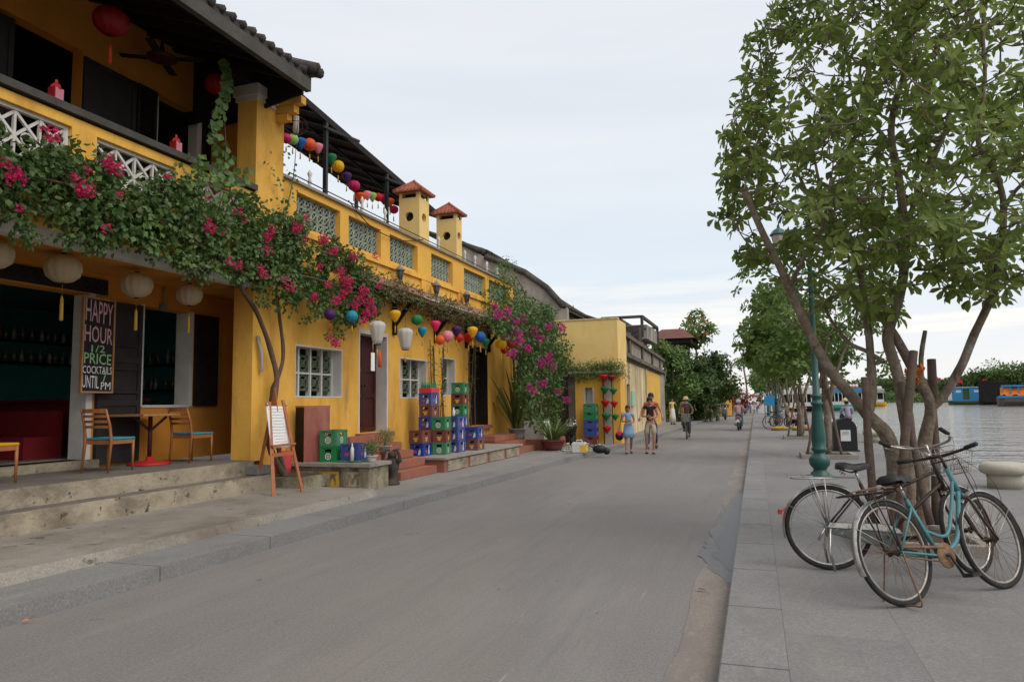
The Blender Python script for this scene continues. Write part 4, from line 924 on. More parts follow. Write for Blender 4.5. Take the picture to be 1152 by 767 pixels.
# ------------------------------------------------------------------ plants
UP = Vector((0, 0, 1))
def rv(): 
    v = Vector((random.gauss(0, 1), random.gauss(0, 1), random.gauss(0, 1))); return v.normalized()
def rosette(b, p, d, n, L, W, droop=.5):
    d = d.normalized(); o = d.orthogonal().normalized(); q = d.cross(o); a0 = random.random()*6
    for k in range(n):
        a = a0+k*2.4; r_ = o*math.cos(a)+q*math.sin(a); t = random.uniform(.15, .6)
        v = (r_ + d*t - UP*random.uniform(0, droop)).normalized(); l = L*random.uniform(.65, 1.15)
        b.leaf(p+v*L*.12, v, (d+rv()*.35).normalized(), l, W*random.uniform(.8, 1.15))
def blob_leaves(b, c, r, n, L, W, flat=1., out=.5, surf=.35):
    """loose leaves through a clump, most of them near its outside, hanging a little"""
    for k in range(n):
        u = rv(); t = random.random()**surf; p = c + Vector((u.x*r*flat, u.y*r, u.z*r))*t
        v = (u*out + rv()*.6 - UP*.45).normalized()
        b.leaf(p, v, (u+rv()*.7+UP*.4).normalized(), L*random.uniform(.6, 1.2), W*random.uniform(.75, 1.2))
def blossom(b, c, r, n, s=.035):
    for k in range(n):
        u = rv(); p = c+u*r*random.random()**.4
        for j in range(3): b.leaf(p, (rv()+u*.8).normalized(), rv(), s*random.uniform(.8, 1.3), s*.8)
def pin(px, py, pt): return pt
def inpoly(px, py, poly):
    c = False; j = len(poly)-1
    for i in range(len(poly)):
        if (poly[i][1] > py) != (poly[j][1] > py) and px < (poly[j][0]-poly[i][0])*(py-poly[i][1])/(poly[j][1]-poly[i][1])+poly[i][0]: c = not c
        j = i
    return c
# --- the big magnolia-leaved tree beside the bicycles
mt = thing('broadleaf_tree', 'large many-stemmed tree with glossy leaves behind the two parked bicycles', 'tree', (1.38, 8.0, .1))
limbs = []
def limb(b, pts, r0, r1, k=4):
    """pts: (px, py, y) traced along one limb, y is how far up the street it stands"""
    r0 *= .68; w = spline([P(a, c, y=d) for a, c, d in pts], k); n = len(w); rr = [lerp(r0, r1, (i/(n-1))**.8) for i in range(n)]
    b.tube(w, rr, 9 if r0 > .04 else 6, noisy=.25); limbs.append((w, rr)); return w
b = B()
limb(b, [(1018, 612, 7.9), (1008, 570, 7.9), (1006, 520, 7.88), (997, 488, 7.85), (976, 466, 7.8), (955, 442, 7.75), (928, 408, 7.65), (911, 375, 7.6), (894, 337, 7.5), (877, 300, 7.4), (858, 262, 7.3), (838, 215, 7.2)], .13, .03)
limb(b, [(975, 466, 7.8), (981, 440, 7.95), (979, 395, 8.1), (974, 350, 8.2), (965, 300, 8.3), (945, 255, 8.4), (926, 220, 8.5), (916, 175, 8.6), (914, 140, 8.65)], .085, .008)
limb(b, [(1026, 612, 8.0), (1022, 560, 8.0), (1021, 490, 8.0), (1016, 452, 8.0), (1008, 415, 8.0), (998, 383, 8.0), (1004, 358, 8.0), (1014, 325, 8.0), (1018, 280, 8.0), (1016, 240, 8.0), (1011, 200, 8.05), (1003, 158, 8.1), (1006, 120, 8.1), (1019, 75, 8.1), (1022, 20, 8.1), (1030, -60, 8.1), (1024, -140, 8.1)], .115, .02)
limb(b, [(1034, 612, 8.15), (1037, 560, 8.2), (1040, 500, 8.25), (1047, 459, 8.3), (1037, 432, 8.25), (1020, 402, 8.2), (1003, 372, 8.1), (985, 350, 8.1), (962, 335, 8.0)], .12, .03)
limb(b, [(1046, 460, 8.3), (1062, 444, 8.3), (1081, 412, 8.25), (1096, 376, 8.2), (1115, 334, 8.1), (1124, 295, 8.0), (1129, 250, 7.9), (1127, 215, 7.9), (1113, 182, 7.85), (1100, 155, 7.8), (1108, 90, 7.8), (1106, 30, 7.8), (1112, -60, 7.8)], .075, .015)
limb(b, [(1017, 262, 8.0), (1029, 228, 7.9), (1040, 200, 7.75), (1050, 172, 7.6), (1062, 150, 7.5), (1070, 110, 7.4)], .045, .015)
limb(b, [(1008, 175, 8.05), (990, 148, 8.3), (970, 128, 8.5), (958, 100, 8.6), (950, 40, 8.7)], .04, .012)
limb(b, [(961, 282, 8.3), (948, 262, 7.9), (936, 250, 7.6), (916, 232, 7.4), (900, 200, 7.3)], .04, .015)
limb(b, [(1127, 240, 7.9), (1142, 215, 7.7), (1160, 200, 7.6)], .035, .015)
limb(b, [(1038, 440, 8.25), (1036, 405, 8.2), (1041, 372, 8.1)], .035, .02)
limb(b, [(994, 407, 8.0), (975, 395, 8.1), (955, 385, 8.2), (935, 360, 8.4), (920, 330, 8.5)], .04, .015)
limb(b, [(888, 322, 7.45), (905, 290, 7.2), (925, 255, 7.1), (935, 200, 7.0)], .035, .012)
crown = [(880, -10), (862, 25), (838, 40), (842, 70), (828, 100), (822, 135), (808, 158), (806, 190), (812, 225), (804, 245), (828, 262), (828, 288), (862, 300), (880, 315), (900, 330), (925, 345), (960, 352), (985, 362), (1010, 352), (1025, 330), (1050, 325), (1080, 330), (1105, 345), (1128, 335), (1160, 330), (1190, 300), (1200, 200), (1190, 100), (1160, 40), (1150, -60), (1120, -170), (1030, -220), (950, -190), (900, -110)]
ros = []; tries = 0
def edge_d(px, py): return min(math.hypot(px-a, py-c) for a, c in crown)
while len(ros) < 1650 and tries < 60000:
    tries += 1; px, py = random.uniform(800, 1205), random.uniform(-220, 365)
    if not inpoly(px, py, crown): continue
    h = .45*noise.noise(Vector((px*.016, py*.016, 3.3)))+.8*noise.noise(Vector((px*.045, py*.045, 7)))
    if h < -.22: continue
    # open sky towards the right hand side and near the bottom
    if px > 1085 and random.random() < .32: continue
    if py > 300 and px < 1100 and random.random() < .3: continue
    dp = min(1.5, .25+edge_d(px, py)/55); ros.append(P(px, py, y=8.0+random.uniform(-1, 1)*dp))
nodes = [(p, r_) for w, rr in limbs for p, r_ in zip(w, rr) if p.z > 2.2]; npos = [p for p, _ in nodes]
ros.sort(key=lambda p: min((p-q).length for q in npos)); tw = B(); lf = B()
for p in ros:
    q = min(npos, key=lambda v: (v-p).length_squared + (0.15 if v.z > p.z else 0)); L_ = (p-q).length
    mid = q.lerp(p, .5)+Vector((0, 0, -.08*L_))+rv()*.05*L_
    tw.tube([q, q.lerp(mid, .5)+rv()*.02*L_, mid, mid.lerp(p, .5), p], [.008+.006*min(L_, 1.3), .009, .007, .006, .004], 4)
    npos.append(mid); npos.append(mid.lerp(p, .5))
    d = ((p-q).normalized()+UP*.35+rv()*.5).normalized()
    sz = random.uniform(.7, 1.25); rosette(lf, p, d, random.randint(4, 8), .135*sz, .054*sz, .8)
    if random.random() < .5: rosette(lf, mid.lerp(p, .6), (d+rv()).normalized(), 4, .13, .055, .7)
b.build('trunk', 'bark', mt, recalc=False); tw.build('twigs', 'bark', mt, recalc=False)
lf.build('crown', 'leaf_tree', mt, recalc=False)
# planter kerb round its foot
def planter(x0, x1, y0, y1, label):
    b = B(); t = .12; h = .20
    for (a, c, d, e) in ((x0, x1, y0, y0+t), (x0, x1, y1-t, y1), (x0, x0+t, y0+t, y1-t), (x1-t, x1, y0+t, y1-t)): b.box(a, c, d, e, .09, h)
    r = thing('tree_planter', label, 'planter', ((x0+x1)/2, (y0+y1)/2, .1), group='stone kerbs round the riverside trees')
    b.build('kerb_frame', 'old_concrete', r, bevel=.008); s = B(); s.box(x0+t, x1-t, y0+t, y1-t, .101, .16); s.build('soil', 'soil', r); return r
planter(.86, 1.95, 7.35, 8.55, 'stone planter kerb round the large tree behind the bicycles')
def stake(a, c, r, label, gp='wooden stakes holding up the riverside trees'):
    b = B(); n = 6; pts = [a.lerp(c, i/n)+Vector((random.uniform(-1, 1), random.uniform(-1, 1), 0))*.008 for i in range(n+1)]
    b.tube(pts, [r*random.uniform(.9, 1.1) for _ in pts], 7, noisy=.2); return tag(b.build('wooden_stake', 'stake_wood'), label, 'stake', gp)
stake(P(983, 590, y=7.6), P(973, 424, y=7.6), .038, 'dark upright stake left of the large tree trunk')
stake(P(1010, 598, y=7.35), P(1027, 395, y=7.6), .042, 'slanting stake in front of the large tree trunk')
stake(P(1054, 590, y=8.35), P(1048, 404, y=8.45), .045, 'thick upright stake at the right of the large tree trunk')
stake(P(1046, 590, y=7.5), P(1014, 430, y=7.9), .036, 'stake crossing behind the handlebars in the large tree')
# orange ribbon tied in the fork
b = B(); c = P(1030, 420, y=8.15)
for k in range(26): b.leaf(c+rv()*.07, rv(), rv(), .09, .05)
tag(b.build('orange_ribbon', 'tarp_orange', recalc=False), 'bunch of orange ribbon caught in the fork of the large tree', 'ribbon')
# --- generic tree
def tree(name, label, x, y, z0, stems, blobs, lm, L, W, per, group=None, bark='bark', cat='tree', ros_n=6):
    t = thing(name, label, cat, (x, y, z0), group=group); b = B(); tips = []
    for st in stems:
        pts = spline([Vector((x, y, z0))+Vector(p[:3]) for p in st], 3); n = len(pts); b.tube(pts, [lerp(st[0][3], st[-1][3], i/(n-1)) for i in range(n)], 7, noisy=.2); tips += pts[len(pts)//2:]
    lb = B()
    for (dx, dy, dz, r) in blobs:
        c = Vector((x+dx, y+dy, z0+dz))
        if tips:
            q = min(tips, key=lambda v: (v-c).length); b.tube([q, q.lerp(c, .5)+rv()*.1, c], [.035*min(1, r), .025*min(1, r), .01], 5)
        n = int(per*r*r)
        for k in range(n):
            u = rv(); tt = random.random()**.4; p = c+Vector((u.x*r*1.1, u.y*r*1.1, u.z*r*.85))*tt
            if noise.noise(p*1.6) < -.16: continue
            if ros_n: rosette(lb, p, (u+UP*.5+rv()*.5).normalized(), ros_n, L, W, .5)
            else: lb.leaf(p, (u+rv()).normalized(), (UP+rv()).normalized(), L*random.uniform(.6, 1.3), W)
    b.build('trunk', bark, t, recalc=False); lb.build('crown', lm, t, recalc=False); return t
def row_tree(label, x, y, seed, h=5.2, lean=0., lm='leaf_row', sc=1.):
    random.seed(seed)
    stems = [[(0, 0, 0, .10), (lean*.3, 0, 1.1, .09), (-.15+lean, .1, 2.3, .06), (-.45+lean, .1, h*.68, .03)], [(.04, 0, .2, .08), (.12, .1, 1.4, .07), (.5, .2, 2.6, .045), (.85, .2, h*.7, .02)], [(.1, .1, 1.2, .06), (.0, -.4, 2.4, .04), (.1, -.8, h*.66, .02)]]
    blobs = [(random.uniform(-1.5, 1.5)*sc, random.uniform(-1.3, 1.3)*sc, random.uniform(h*.50, h*.98), random.uniform(.45, .85)*sc) for _ in range(19)]
    return tree('broadleaf_tree', label, x, y, .1, stems, blobs, lm, .17 if y < 25 else .24, .075 if y < 25 else .12, 150 if y < 25 else 105, 'trees in a row along the river pavement')
TX = {}
for i, (x, y, lab, sd, h, ln) in enumerate([
    (1.62, 19.2, 'slim staked tree just beyond the green lamp post, second in the riverside row', 11, 4.5, .1),
    (1.55, 28.5, 'third tree of the riverside row, leafy, with long slanting stakes', 12, 5.9, -.1),
    (1.5, 39, 'fourth tree of the riverside row, beside the second lamp post', 13, 5.7, -.2),
    (1.4, 50, 'fifth tree of the riverside row with a pale green crown', 14, 5.4, -.2),
    (1.4, 63, 'sixth tree of the riverside row, seen small down the street', 15, 5.2, -.2),
    (1.4, 80, 'farthest tree of the riverside row before the market', 16, 5.0, -.2)]):
    row_tree(lab, x, y, sd, h, ln, 'leaf_row' if i != 3 else 'leaf_pale')
random.seed(21)
for (x, y) in ((1.62, 19.2), (1.55, 28.5)):
    w_ = 'second' if y < 20 else 'third'
    planter(x-.62, x+.62, y-.6, y+.6, 'low stone planter kerb round the %s riverside tree' % w_)
    for k, (dx, dy) in enumerate(((-.5, -.4), (.28, -.45), (-.1, .5))):
        stake(Vector((x+dx, y+dy, .12)), Vector((x+dx*.12, y+dy*.1, 2.1)), .032, 'slanting stake of the %s riverside tree, %s leg of its tripod' % (w_, ['street side', 'river side', 'rear'][k]))
# --- bougainvillea over the balcony
bg = thing('bougainvillea', 'huge bougainvillea with crimson flowers draped over the balcony and its corner column', 'climbing plant', (-7.3, 9.9, .25))
random.seed(5)
b = B()
def vine(pts, r0, r1, n=7): 
    w = spline(pts, 5); b.tube(w, rads([r0, (r0+r1)/2, r1], len(w)), n, noisy=.35); return w
base = P(312, 552, y=9.9)
vine([Vector((-7.25, 9.9, .3)), P(303, 500, x=-7.25), P(308, 450, x=-7.35), P(311, 425, x=-7.4), P(306, 400, x=-7.45), P(300, 380, x=-7.42), P(288, 350, x=-7.4), P(272, 325, x=-7.35), P(266, 305, x=-7.3)], .055, .028)
vine([Vector((-7.3, 9.95, .3)), P(306, 470, x=-7.4), P(306, 440, x=-7.5), P(312, 425, x=-7.5), P(318, 405, x=-7.5), P(318, 385, x=-7.5), P(314, 355, x=-7.48), P(310, 320, x=-7.4)], .04, .024)
vine([P(310, 320, x=-7.4), P(330, 310, x=-7.2), P(360, 315, x=-7.1), P(400, 330, x=-7.0)], .024, .01, 5)
vine([P(266, 305, x=-7.3), P(230, 280, x=-7.2), P(180, 250, x=-7.15), P(100, 215, x=-7.15), P(0, 190, x=-7.1), P(-80, 170, x=-7.1)], .03, .01, 5)
vine([P(310, 320, x=-7.4), P(320, 250, x=-7.5), P(330, 200, x=-7.6), P(333, 165, x=-7.62)], .015, .006, 5)
vine([P(280, 300, x=-7.3), P(262, 230, x=-7.45), P(255, 180, x=-7.5), P(252, 120, x=-7.5), P(250, 65, x=-7.5)], .014, .005, 5)
b.build('trunk', 'vine_bark', bg, recalc=False)
blobs = []
up_ = [(-80, 130), (0, 158), (60, 162), (110, 182), (160, 206), (200, 200), (240, 205), (290, 228), (340, 245), (390, 285), (425, 320)]
lo_ = [(-80, 230), (0, 238), (50, 247), (100, 262), (150, 270), (200, 288), (250, 308), (290, 322), (340, 348), (390, 360), (425, 350)]
lb = B()
for k in range(285):
    t = random.random()**.95*(len(up_)-1); i = int(t); f_ = t-i
    ux, uy = lerp(up_[i][0], up_[i+1][0], f_), lerp(up_[i][1], up_[i+1][1], f_); ly = lerp(lo_[i][1], lo_[i+1][1], f_)
    py = lerp(uy, ly, random.random()**.9); xx = -7.28+random.uniform(-.16, .22)*(1-abs((py-uy)/(ly-uy)-.5)); 
    if noise.noise(Vector((ux*.03, py*.05, 1.5))) < -.33: continue
    q_ = (py-uy)/(ly-uy)
    if (q_ < .2 and random.random() < .5) or (q_ > .85 and random.random() < .35): continue
    c = P(ux, py, x=xx); r = random.uniform(.16, .28)*(.8 if ux > 330 else 1)
    blob_leaves(lb, c, r, int(62 if ux < 330 else 50), .088, .064, .7)
for k in range(95):
    t = random.uniform(6.6, 10); i = min(int(t), 9); f_ = t-i; px = lerp(up_[i][0], up_[i+1][0], f_); py = lerp(lerp(up_[i][1], up_[i+1][1], f_)-6, lerp(lo_[i][1], lo_[i+1][1], f_), random.random())
    blob_leaves(lb, P(px, py, x=-7.2+random.uniform(-.15, .15)), random.uniform(.14, .22), 42, .088, .064, .7)
# hanging sprays and the drooping tail over the window
for (px, py, n) in ((30, 265, 4), (75, 270, 5), (110, 275, 6), (175, 282, 6), (205, 292, 5), (150, 262, 5), (375, 372, 3), (385, 380, 3), (350, 352, 3), (300, 335, 3), (-40, 250, 5)):
    for j in range(n): blob_leaves(lb, P(px+random.uniform(-8, 8), py+random.uniform(-12, 8), x=-7.2), .1, 18, .07, .05)
lb.build('foliage', 'leaf_vine', bg, recalc=False)
lb = B()
for k in range(26): # big pale heart leaves along the climbing shoots
    t = k/25; 
    for (a, c_) in (((252, 65), (248, 205)),):
        px = lerp(a[0], c_[0], t)+6*math.sin(t*9); py = lerp(a[1], c_[1], t)
        for j in range(4): lb.leaf(P(px+random.uniform(-9, 9)*(0.4+t*.8), py+random.uniform(-4, 4), x=-7.48+random.uniform(-.05, .08)), (rv()*.6-UP).normalized(), Vector((1, -.6, .3))+rv()*.4, random.uniform(.09, .15), random.uniform(.08, .12))
for k in range(150):
    px, py = random.uniform(205, 285), random.uniform(178, 245)
    lb.leaf(P(px, py+(px-245)*.25, x=-7.3+random.uniform(-.15, .1)), (rv()*.6-UP*.8).normalized(), Vector((1, -.6, .3))+rv()*.5, random.uniform(.08, .14), random.uniform(.07, .11))
for k in range(70):
    t = random.random(); px = lerp(298, 322, t) if t < .5 else lerp(322, 330, t); py = lerp(260, 165, random.random())
    lb.leaf(P(326+6*math.sin(py*.1)+random.uniform(-7, 7) - (18 if random.random() < .4 else 0), py, x=-7.5), (rv()*.7-UP*.5).normalized(), Vector((1, -.6, .3))+rv()*.5, random.uniform(.05, .09), random.uniform(.05, .07))
for k in range(260): 
    px = random.uniform(160, 330); py = 240+(px-160)*.35+random.uniform(-18, 40)
    lb.leaf(P(px, py, x=-7.08+random.uniform(-.06, .08)), (rv()*.7-UP*.6).normalized(), Vector((1, -.5, .5))+rv()*.6, random.uniform(.06, .10), random.uniform(.05, .075))
lb.build('young_leaves', 'leaf_vine_big', bg, recalc=False)
fb = B()
for (px, py, s) in [(57, 152, 1.3), (14, 192, 1.2), (21, 200, 1), (122, 182, 1.2), (130, 190, 1.2), (97, 214, 1.5), (90, 213, 1), (84, 200, .5), (236, 257, 1.2), (332, 256, 1.5), (305, 259, 1), (300, 267, 1.2), (300, 282, 1.1), (364, 270, 1.5), (378, 282, .9), (397, 288, 1.1), (258, 294, .6), (267, 298, .8), (293, 303, .8), (298, 309, .7), (321, 316, .9), (326, 323, 1), (383, 306, 1.4), (389, 316, 1.8), (392, 324, 1.2), (353, 334, 1.1), (378, 339, 1.2), (409, 328, 1.7), (415, 340, 1.6), (413, 352, 1.4), (404, 338, 1.4), (420, 350, 1.3), (408, 361, 1.1), (378, 385, 1.3), (371, 379, .7), (423, 288, .9), (427, 322, .9), (372, 285, .8), (343, 268, .5), (188, 198, .5), (268, 238, .5), (345, 245, .6), (360, 300, .6), (370, 320, .8), (398, 345, 1.2), (386, 330, 1.2)]:
    blossom(fb, P(px, py, x=-7.0 if px < 340 else -6.95), .055*s+.02, int(22*s*s)+6, .034)
for k in range(16):
    t = random.random()*(len(up_)-1); i = int(t); f_ = t-i; px = lerp(up_[i][0], up_[i+1][0], f_); py = lerp(lerp(up_[i][1], up_[i+1][1], f_), lerp(lo_[i][1], lo_[i+1][1], f_), random.random())
    blossom(fb, P(px, py, x=-7.03), random.uniform(.03, .07), random.randint(4, 14), .032)
fb.build('blossoms', 'petal', bg, recalc=False)
bx = thing('tree_planter', 'small weathered concrete box at the foot of the climbing bougainvillea', 'planter', (-7.2, 9.95, .22))
b = B(); b.box(-7.6, -6.75, 9.62, 10.35, .2, .40); b.build('box', 'mossy_stone', bx, bevel=.015); b = B(); b.box(-7.52, -6.83, 9.7, 10.27, .4, .41); b.build('soil', 'soil', bx)
# --- dry creeper along the little canopy
random.seed(8)
dc = thing('creeper', 'half dry creeper trailing along the canopy wire above the string of lanterns', 'climbing plant', (-7.0, 16, 3.6))
b = B(); w = spline([Vector((-7.05, 12.0, 3.95)), Vector((-6.95, 14, 3.92)), Vector((-6.98, 16, 3.85)), Vector((-6.95, 18, 3.85)), Vector((-6.95, 21, 3.7))], 6); b.tube(w, .016, 5); b.build('stem', 'vine_bark', dc, recalc=False)
lb = B(); lg = B()
for k in range(420):
    y = random.uniform(11.9, 20.8); c = Vector((random.uniform(-7.6, -6.85), y, 3.95-.02*(y-12)+random.uniform(-.16, .22)))
    blob_leaves(lb if random.random() < .6 else lg, c, .15, 16, .065, .04)
lb.build('dry_leaves', 'leaf_dry', dc, recalc=False); lg.build('green_leaves', 'leaf_vine', dc, recalc=False)
# --- bougainvillea by the black door
b2 = thing('bougainvillea', 'tall bougainvillea with purple pink flowers against the grey gable wall', 'climbing plant', (-6.6, 21.3, .42))
random.seed(9); b = B()
for (pp) in ([(598, 495, -6.7), (597, 440, -6.7), (594, 400, -6.8), (585, 360, -6.9), (572, 330, -7.2)], [(602, 495, -6.6), (610, 450, -6.5), (618, 410, -6.4), (612, 380, -6.5)], [(600, 495, -6.6), (603, 430, -6.6), (597, 380, -6.7), (590, 330, -6.9), (575, 305, -7.3)]):
    w = spline([P(a, c, x=d) for a, c, d in pp], 4); b.tube(w, rads([.04, .015], len(w)), 6, noisy=.3)
b.build('trunk', 'vine_bark', b2, recalc=False)
lb = B(); fb = B()
polyb = [(566, 338), (580, 330), (600, 338), (622, 352), (630, 375), (642, 398), (658, 425), (662, 458), (645, 476), (618, 488), (598, 486), (590, 455), (586, 415), (578, 388), (562, 368), (552, 352)]
n = 0
while n < 430:
    px, py = random.uniform(540, 668), random.uniform(295, 490)
    if not inpoly(px, py, polyb): continue
    n += 1; blob_leaves(lb, P(px, py, x=-6.5+random.uniform(-.35, .3)-(.5 if py < 345 else 0)), .27, 24, .12, .085)
for (px, py) in ((563, 335), (571, 318), (568, 300), (580, 325), (555, 352), (592, 345), (628, 300 if 0 else 350), (640, 347)):
    blob_leaves(lb, P(px, py, x=-7.2), .22, 30, .10, .06)
for (px, py, s) in [(570, 352, 1.3), (579, 362, 1.2), (581, 377, 1.6), (584, 384, 1.2), (616, 367, 1.3), (630, 368, 1.2), (634, 370, .9), (607, 381, 1.2), (614, 405, 1.7), (618, 401, 1.4), (609, 409, 1.2), (597, 438, 1.5), (611, 431, 1.1), (643, 448, 1.6), (637, 449, 1.3), (627, 441, 1.1), (641, 431, .9), (600, 372, 1.1), (560, 354, 1.1), (576, 397, 1), (589, 358, 1), (622, 352 if 0 else 412, 1), (556, 345, .8), (594, 392, 1)]:
    blossom(fb, P(px, py, x=-6.15 if py > 345 else -6.7), .11*s, int(26*s), .06)
lb.build('foliage', 'leaf_vine', b2, recalc=False); fb.build('blossoms', 'petal_purple', b2, recalc=False)
vg = thing('roof_shrub', 'light green shrub growing on the end of the pierced roof parapet', 'shrub', (FX, 21.6, 5.3)); lb = B(); random.seed(10)
for (px, py) in ((560, 330), (556, 318), (566, 340), (573, 326), (550, 340), (564, 305), (575, 312), (570, 296), (584, 330), (548, 335)): blob_leaves(lb, P(px, py, x=FX+.15), .3, 50, .12, .06)
lb.build('foliage', 'leaf_row', vg, recalc=False); b = B(); b.tube([Vector((FX+.1, 21.6, 4.6)), P(566, 330, x=FX+.12), P(570, 300, x=FX+.12)], .015, 5); b.build('stem', 'vine_bark', vg)
# --- potted plants
def pot(b, c, r, h, rim=.015):
    b.lathe([(r*.62, 0), (r*.8, h*.3), (r*.98, h*.9), (r*1.02+rim, h*.92), (r*1.02+rim, h), (r*.9, h), (r*.88, h*.93), (.0001, h*.93)], c, 14)
def blade(b, p, d, L, W, seg=5, curl=.6):
    """one long arching strap leaf"""
    d = d.normalized(); side = d.cross(UP); side = side.normalized() if side.length > .01 else Vector((1, 0, 0)); vs = []; q = p.copy(); v = d.copy()
    for i in range(seg+1):
        t = i/seg; w = W*math.sin(PI*min(1, .12+t*.88))**.6*(1-t*.5); vs += [q-side*w/2+v.cross(side)*w*.12, q+side*w/2+v.cross(side)*w*.12]; v = (v-UP*curl/seg).normalized(); q = q+v*L/seg
    b.add(vs, [(2*i, 2*i+1, 2*i+3, 2*i+2) for i in range(seg)], True)
def bonsai(c, label, potm, r=.13, pr=.10, ph=.13):
    t = thing('potted_shrub', label, 'potted plant', c, group='small round shrubs in pots by the steps'); b = B(); pot(b, c, pr, ph); b.build('pot', potm, t)
    b = B(); b.tube([c+Vector((0, 0, ph*.9)), c+Vector((.01, 0, ph+.08)), c+Vector((0, .01, ph+.14))], [.014, .012, .01], 6); b.build('stem', 'vine_bark', t)
    lb = B()
    for k in range(3): blob_leaves(lb, c+Vector((random.uniform(-.06, .06), random.uniform(-.06, .06), ph+.13+r*.3)), r, 150, .035, .022, 1.1)
    lb.build('foliage', 'leaf_pale', t, recalc=False)
bonsai(Vector((-6.17, 10.72, .565)), 'round green shrub in a white pot at the outer corner of the stone platform', 'pot_white', .12, .085, .11)
bonsai(Vector((-6.75, 12.2, .605)), 'round shrub in a low pot on the steps behind the blue crate', 'pot_grey', .17, .12, .14)
bonsai(P(470, 500, z=.45)*1+Vector((.15, -.5, .12)), 'left one of two round shrubs standing before the red door steps', 'pot_white', .17, .12, .14)
bonsai(P(484, 503, z=.45)*1+Vector((.2, -.5, .1)), 'right one of two round shrubs, nearest the blue and red crates', 'pot_white', .17, .12, .14)
# traveller's palm, bamboo canes, striped plant
c = Vector((-7.0, 20.95, .42)); t = thing('fan_palm', 'tall fan of long green leaves in a dark pot beside the black door', 'potted plant', c); random.seed(31)
b = B(); pot(b, c, .26, .34); b.build('pot', 'pot_grey', t); lb = B()
for k in range(26):
    a = (k/25-.5)*2.3+random.uniform(-.1, .1); d = Vector((math.sin(a)*.55+.2*random.uniform(-1, 1), random.uniform(-.5, .4)*.8, math.cos(a)*.9+.8)); L_ = random.uniform(1.5, 2.9)
    blade(lb, c+Vector((random.uniform(-.1, .1), random.uniform(-.1, .1), .33)), d, L_, random.uniform(.14, .24), 7, .55)
lb.build('leaves', 'leaf_palm', t, recalc=False)
c = Vector((-5.75, 20.6, .13)); t = thing('spider_plant', 'bushy arching green plant in a low terracotta pot', 'potted plant', c); b = B(); pot(b, c, .36, .30); b.build('pot', 'pot_terra', t); lb = B()
for k in range(110):
    a = random.random()*6.3; d = Vector((math.cos(a)*.6, math.sin(a)*.6, random.uniform(.7, 1.6))); blade(lb, c+Vector((math.cos(a)*.15, math.sin(a)*.15, .3)), d, random.uniform(.5, 1.1), .045, 5, 1.1)
lb.build('leaves', 'leaf_pale', t, recalc=False)
def canes(c, n, h, label, sp=.22):
    t = thing('bamboo', label, 'potted plant', c, group='slim bamboos along the yellow wall'); 
    b = B(); pot(b, c, .16, .2); b.build('pot', 'pot_grey', t); lb = B()
    for k in range(n):
        q = c+Vector((random.uniform(-sp, sp)*.5, random.uniform(-sp, sp), .15)); e = q+Vector((random.uniform(-.15, .15), random.uniform(-.25, .25), h*random.uniform(.8, 1)))
        s = B(); s.tube([q.lerp(e, i/6)+rv()*.012 for i in range(7)], .011, 5); s.build('cane', 'vine_bark', t)
        for i in range(22): p = q.lerp(e, random.uniform(.35, 1)); lb.leaf(p, (rv()-UP*.4).normalized(), rv(), random.uniform(.08, .15), .022)
    lb.build('leaves', 'leaf_row', t, recalc=False)
canes(Vector((-7.5, 16.3, .43)), 6, 2.6, 'slim bamboo canes in front of the third window, behind the crates')
canes(Vector((-7.45, 18.1, .43)), 4, 2.9, 'slim bamboo canes to the left of the black door')
canes(Vector((-6.9, 21.7, .42)), 5, 3.1, 'slim bamboo canes between the fan palm and the white planter', .3)
wp = thing('square_planter', 'square white planter box on the brick ledge by the bougainvillea', 'planter', (-6.55, 21.6, .42)); b = B()
for (x0, x1, y0, y1) in ((-6.85, -6.2, 21.2, 21.26), (-6.85, -6.2, 21.8, 21.86), (-6.85, -6.79, 21.26, 21.8), (-6.26, -6.2, 21.26, 21.8)): b.box(x0, x1, y0, y1, .42, .98)
b.build('box', 'pot_white', wp); b = B(); b.box(-6.79, -6.26, 21.26, 21.8, .43, .92); b.build('soil', 'soil', wp)
bp_ = thing('black_basket', 'black pot with pale flowers beside the bougainvillea', 'potted plant', (-5.65, 22.4, .13)); c = Vector((-5.65, 22.4, .13)); b = B(); pot(b, c+Vector((0, 0, .35)), .2, .3); b.tube([c, c+Vector((0, 0, .36))], .05, 6); b.build('pot', 'black_paint', bp_); lb = B(); blob_leaves(lb, c+Vector((0, 0, .72)), .2, 70, .07, .05); lb.build('flowers', 'pot_white', bp_, recalc=False)
# plants along the top of the planter wall
pt = thing('wall_top_plants', 'grey green succulents spilling over the top of the planter wall', 'plants', (-5, 24.1, 2.7)); lb = B(); random.seed(41)
for k in range(130):
    t_ = random.random(); blob_leaves(lb, Vector((lerp(PW0-.15, PW1+.2, t_), PWY+random.uniform(-.2, .2), ztop+.1+random.uniform(-.25, .28))), .16, 22, .12, .025)
for k in range(50): blade(lb, Vector((lerp(PW0-.15, PW1+.1, random.random()), PWY, ztop+.1)), Vector((random.uniform(-1, 1), random.uniform(-1, .2), 1.3)), random.uniform(.25, .5), .03, 4, 1.2)
lb.build('foliage', 'leaf_pale', pt, recalc=False)
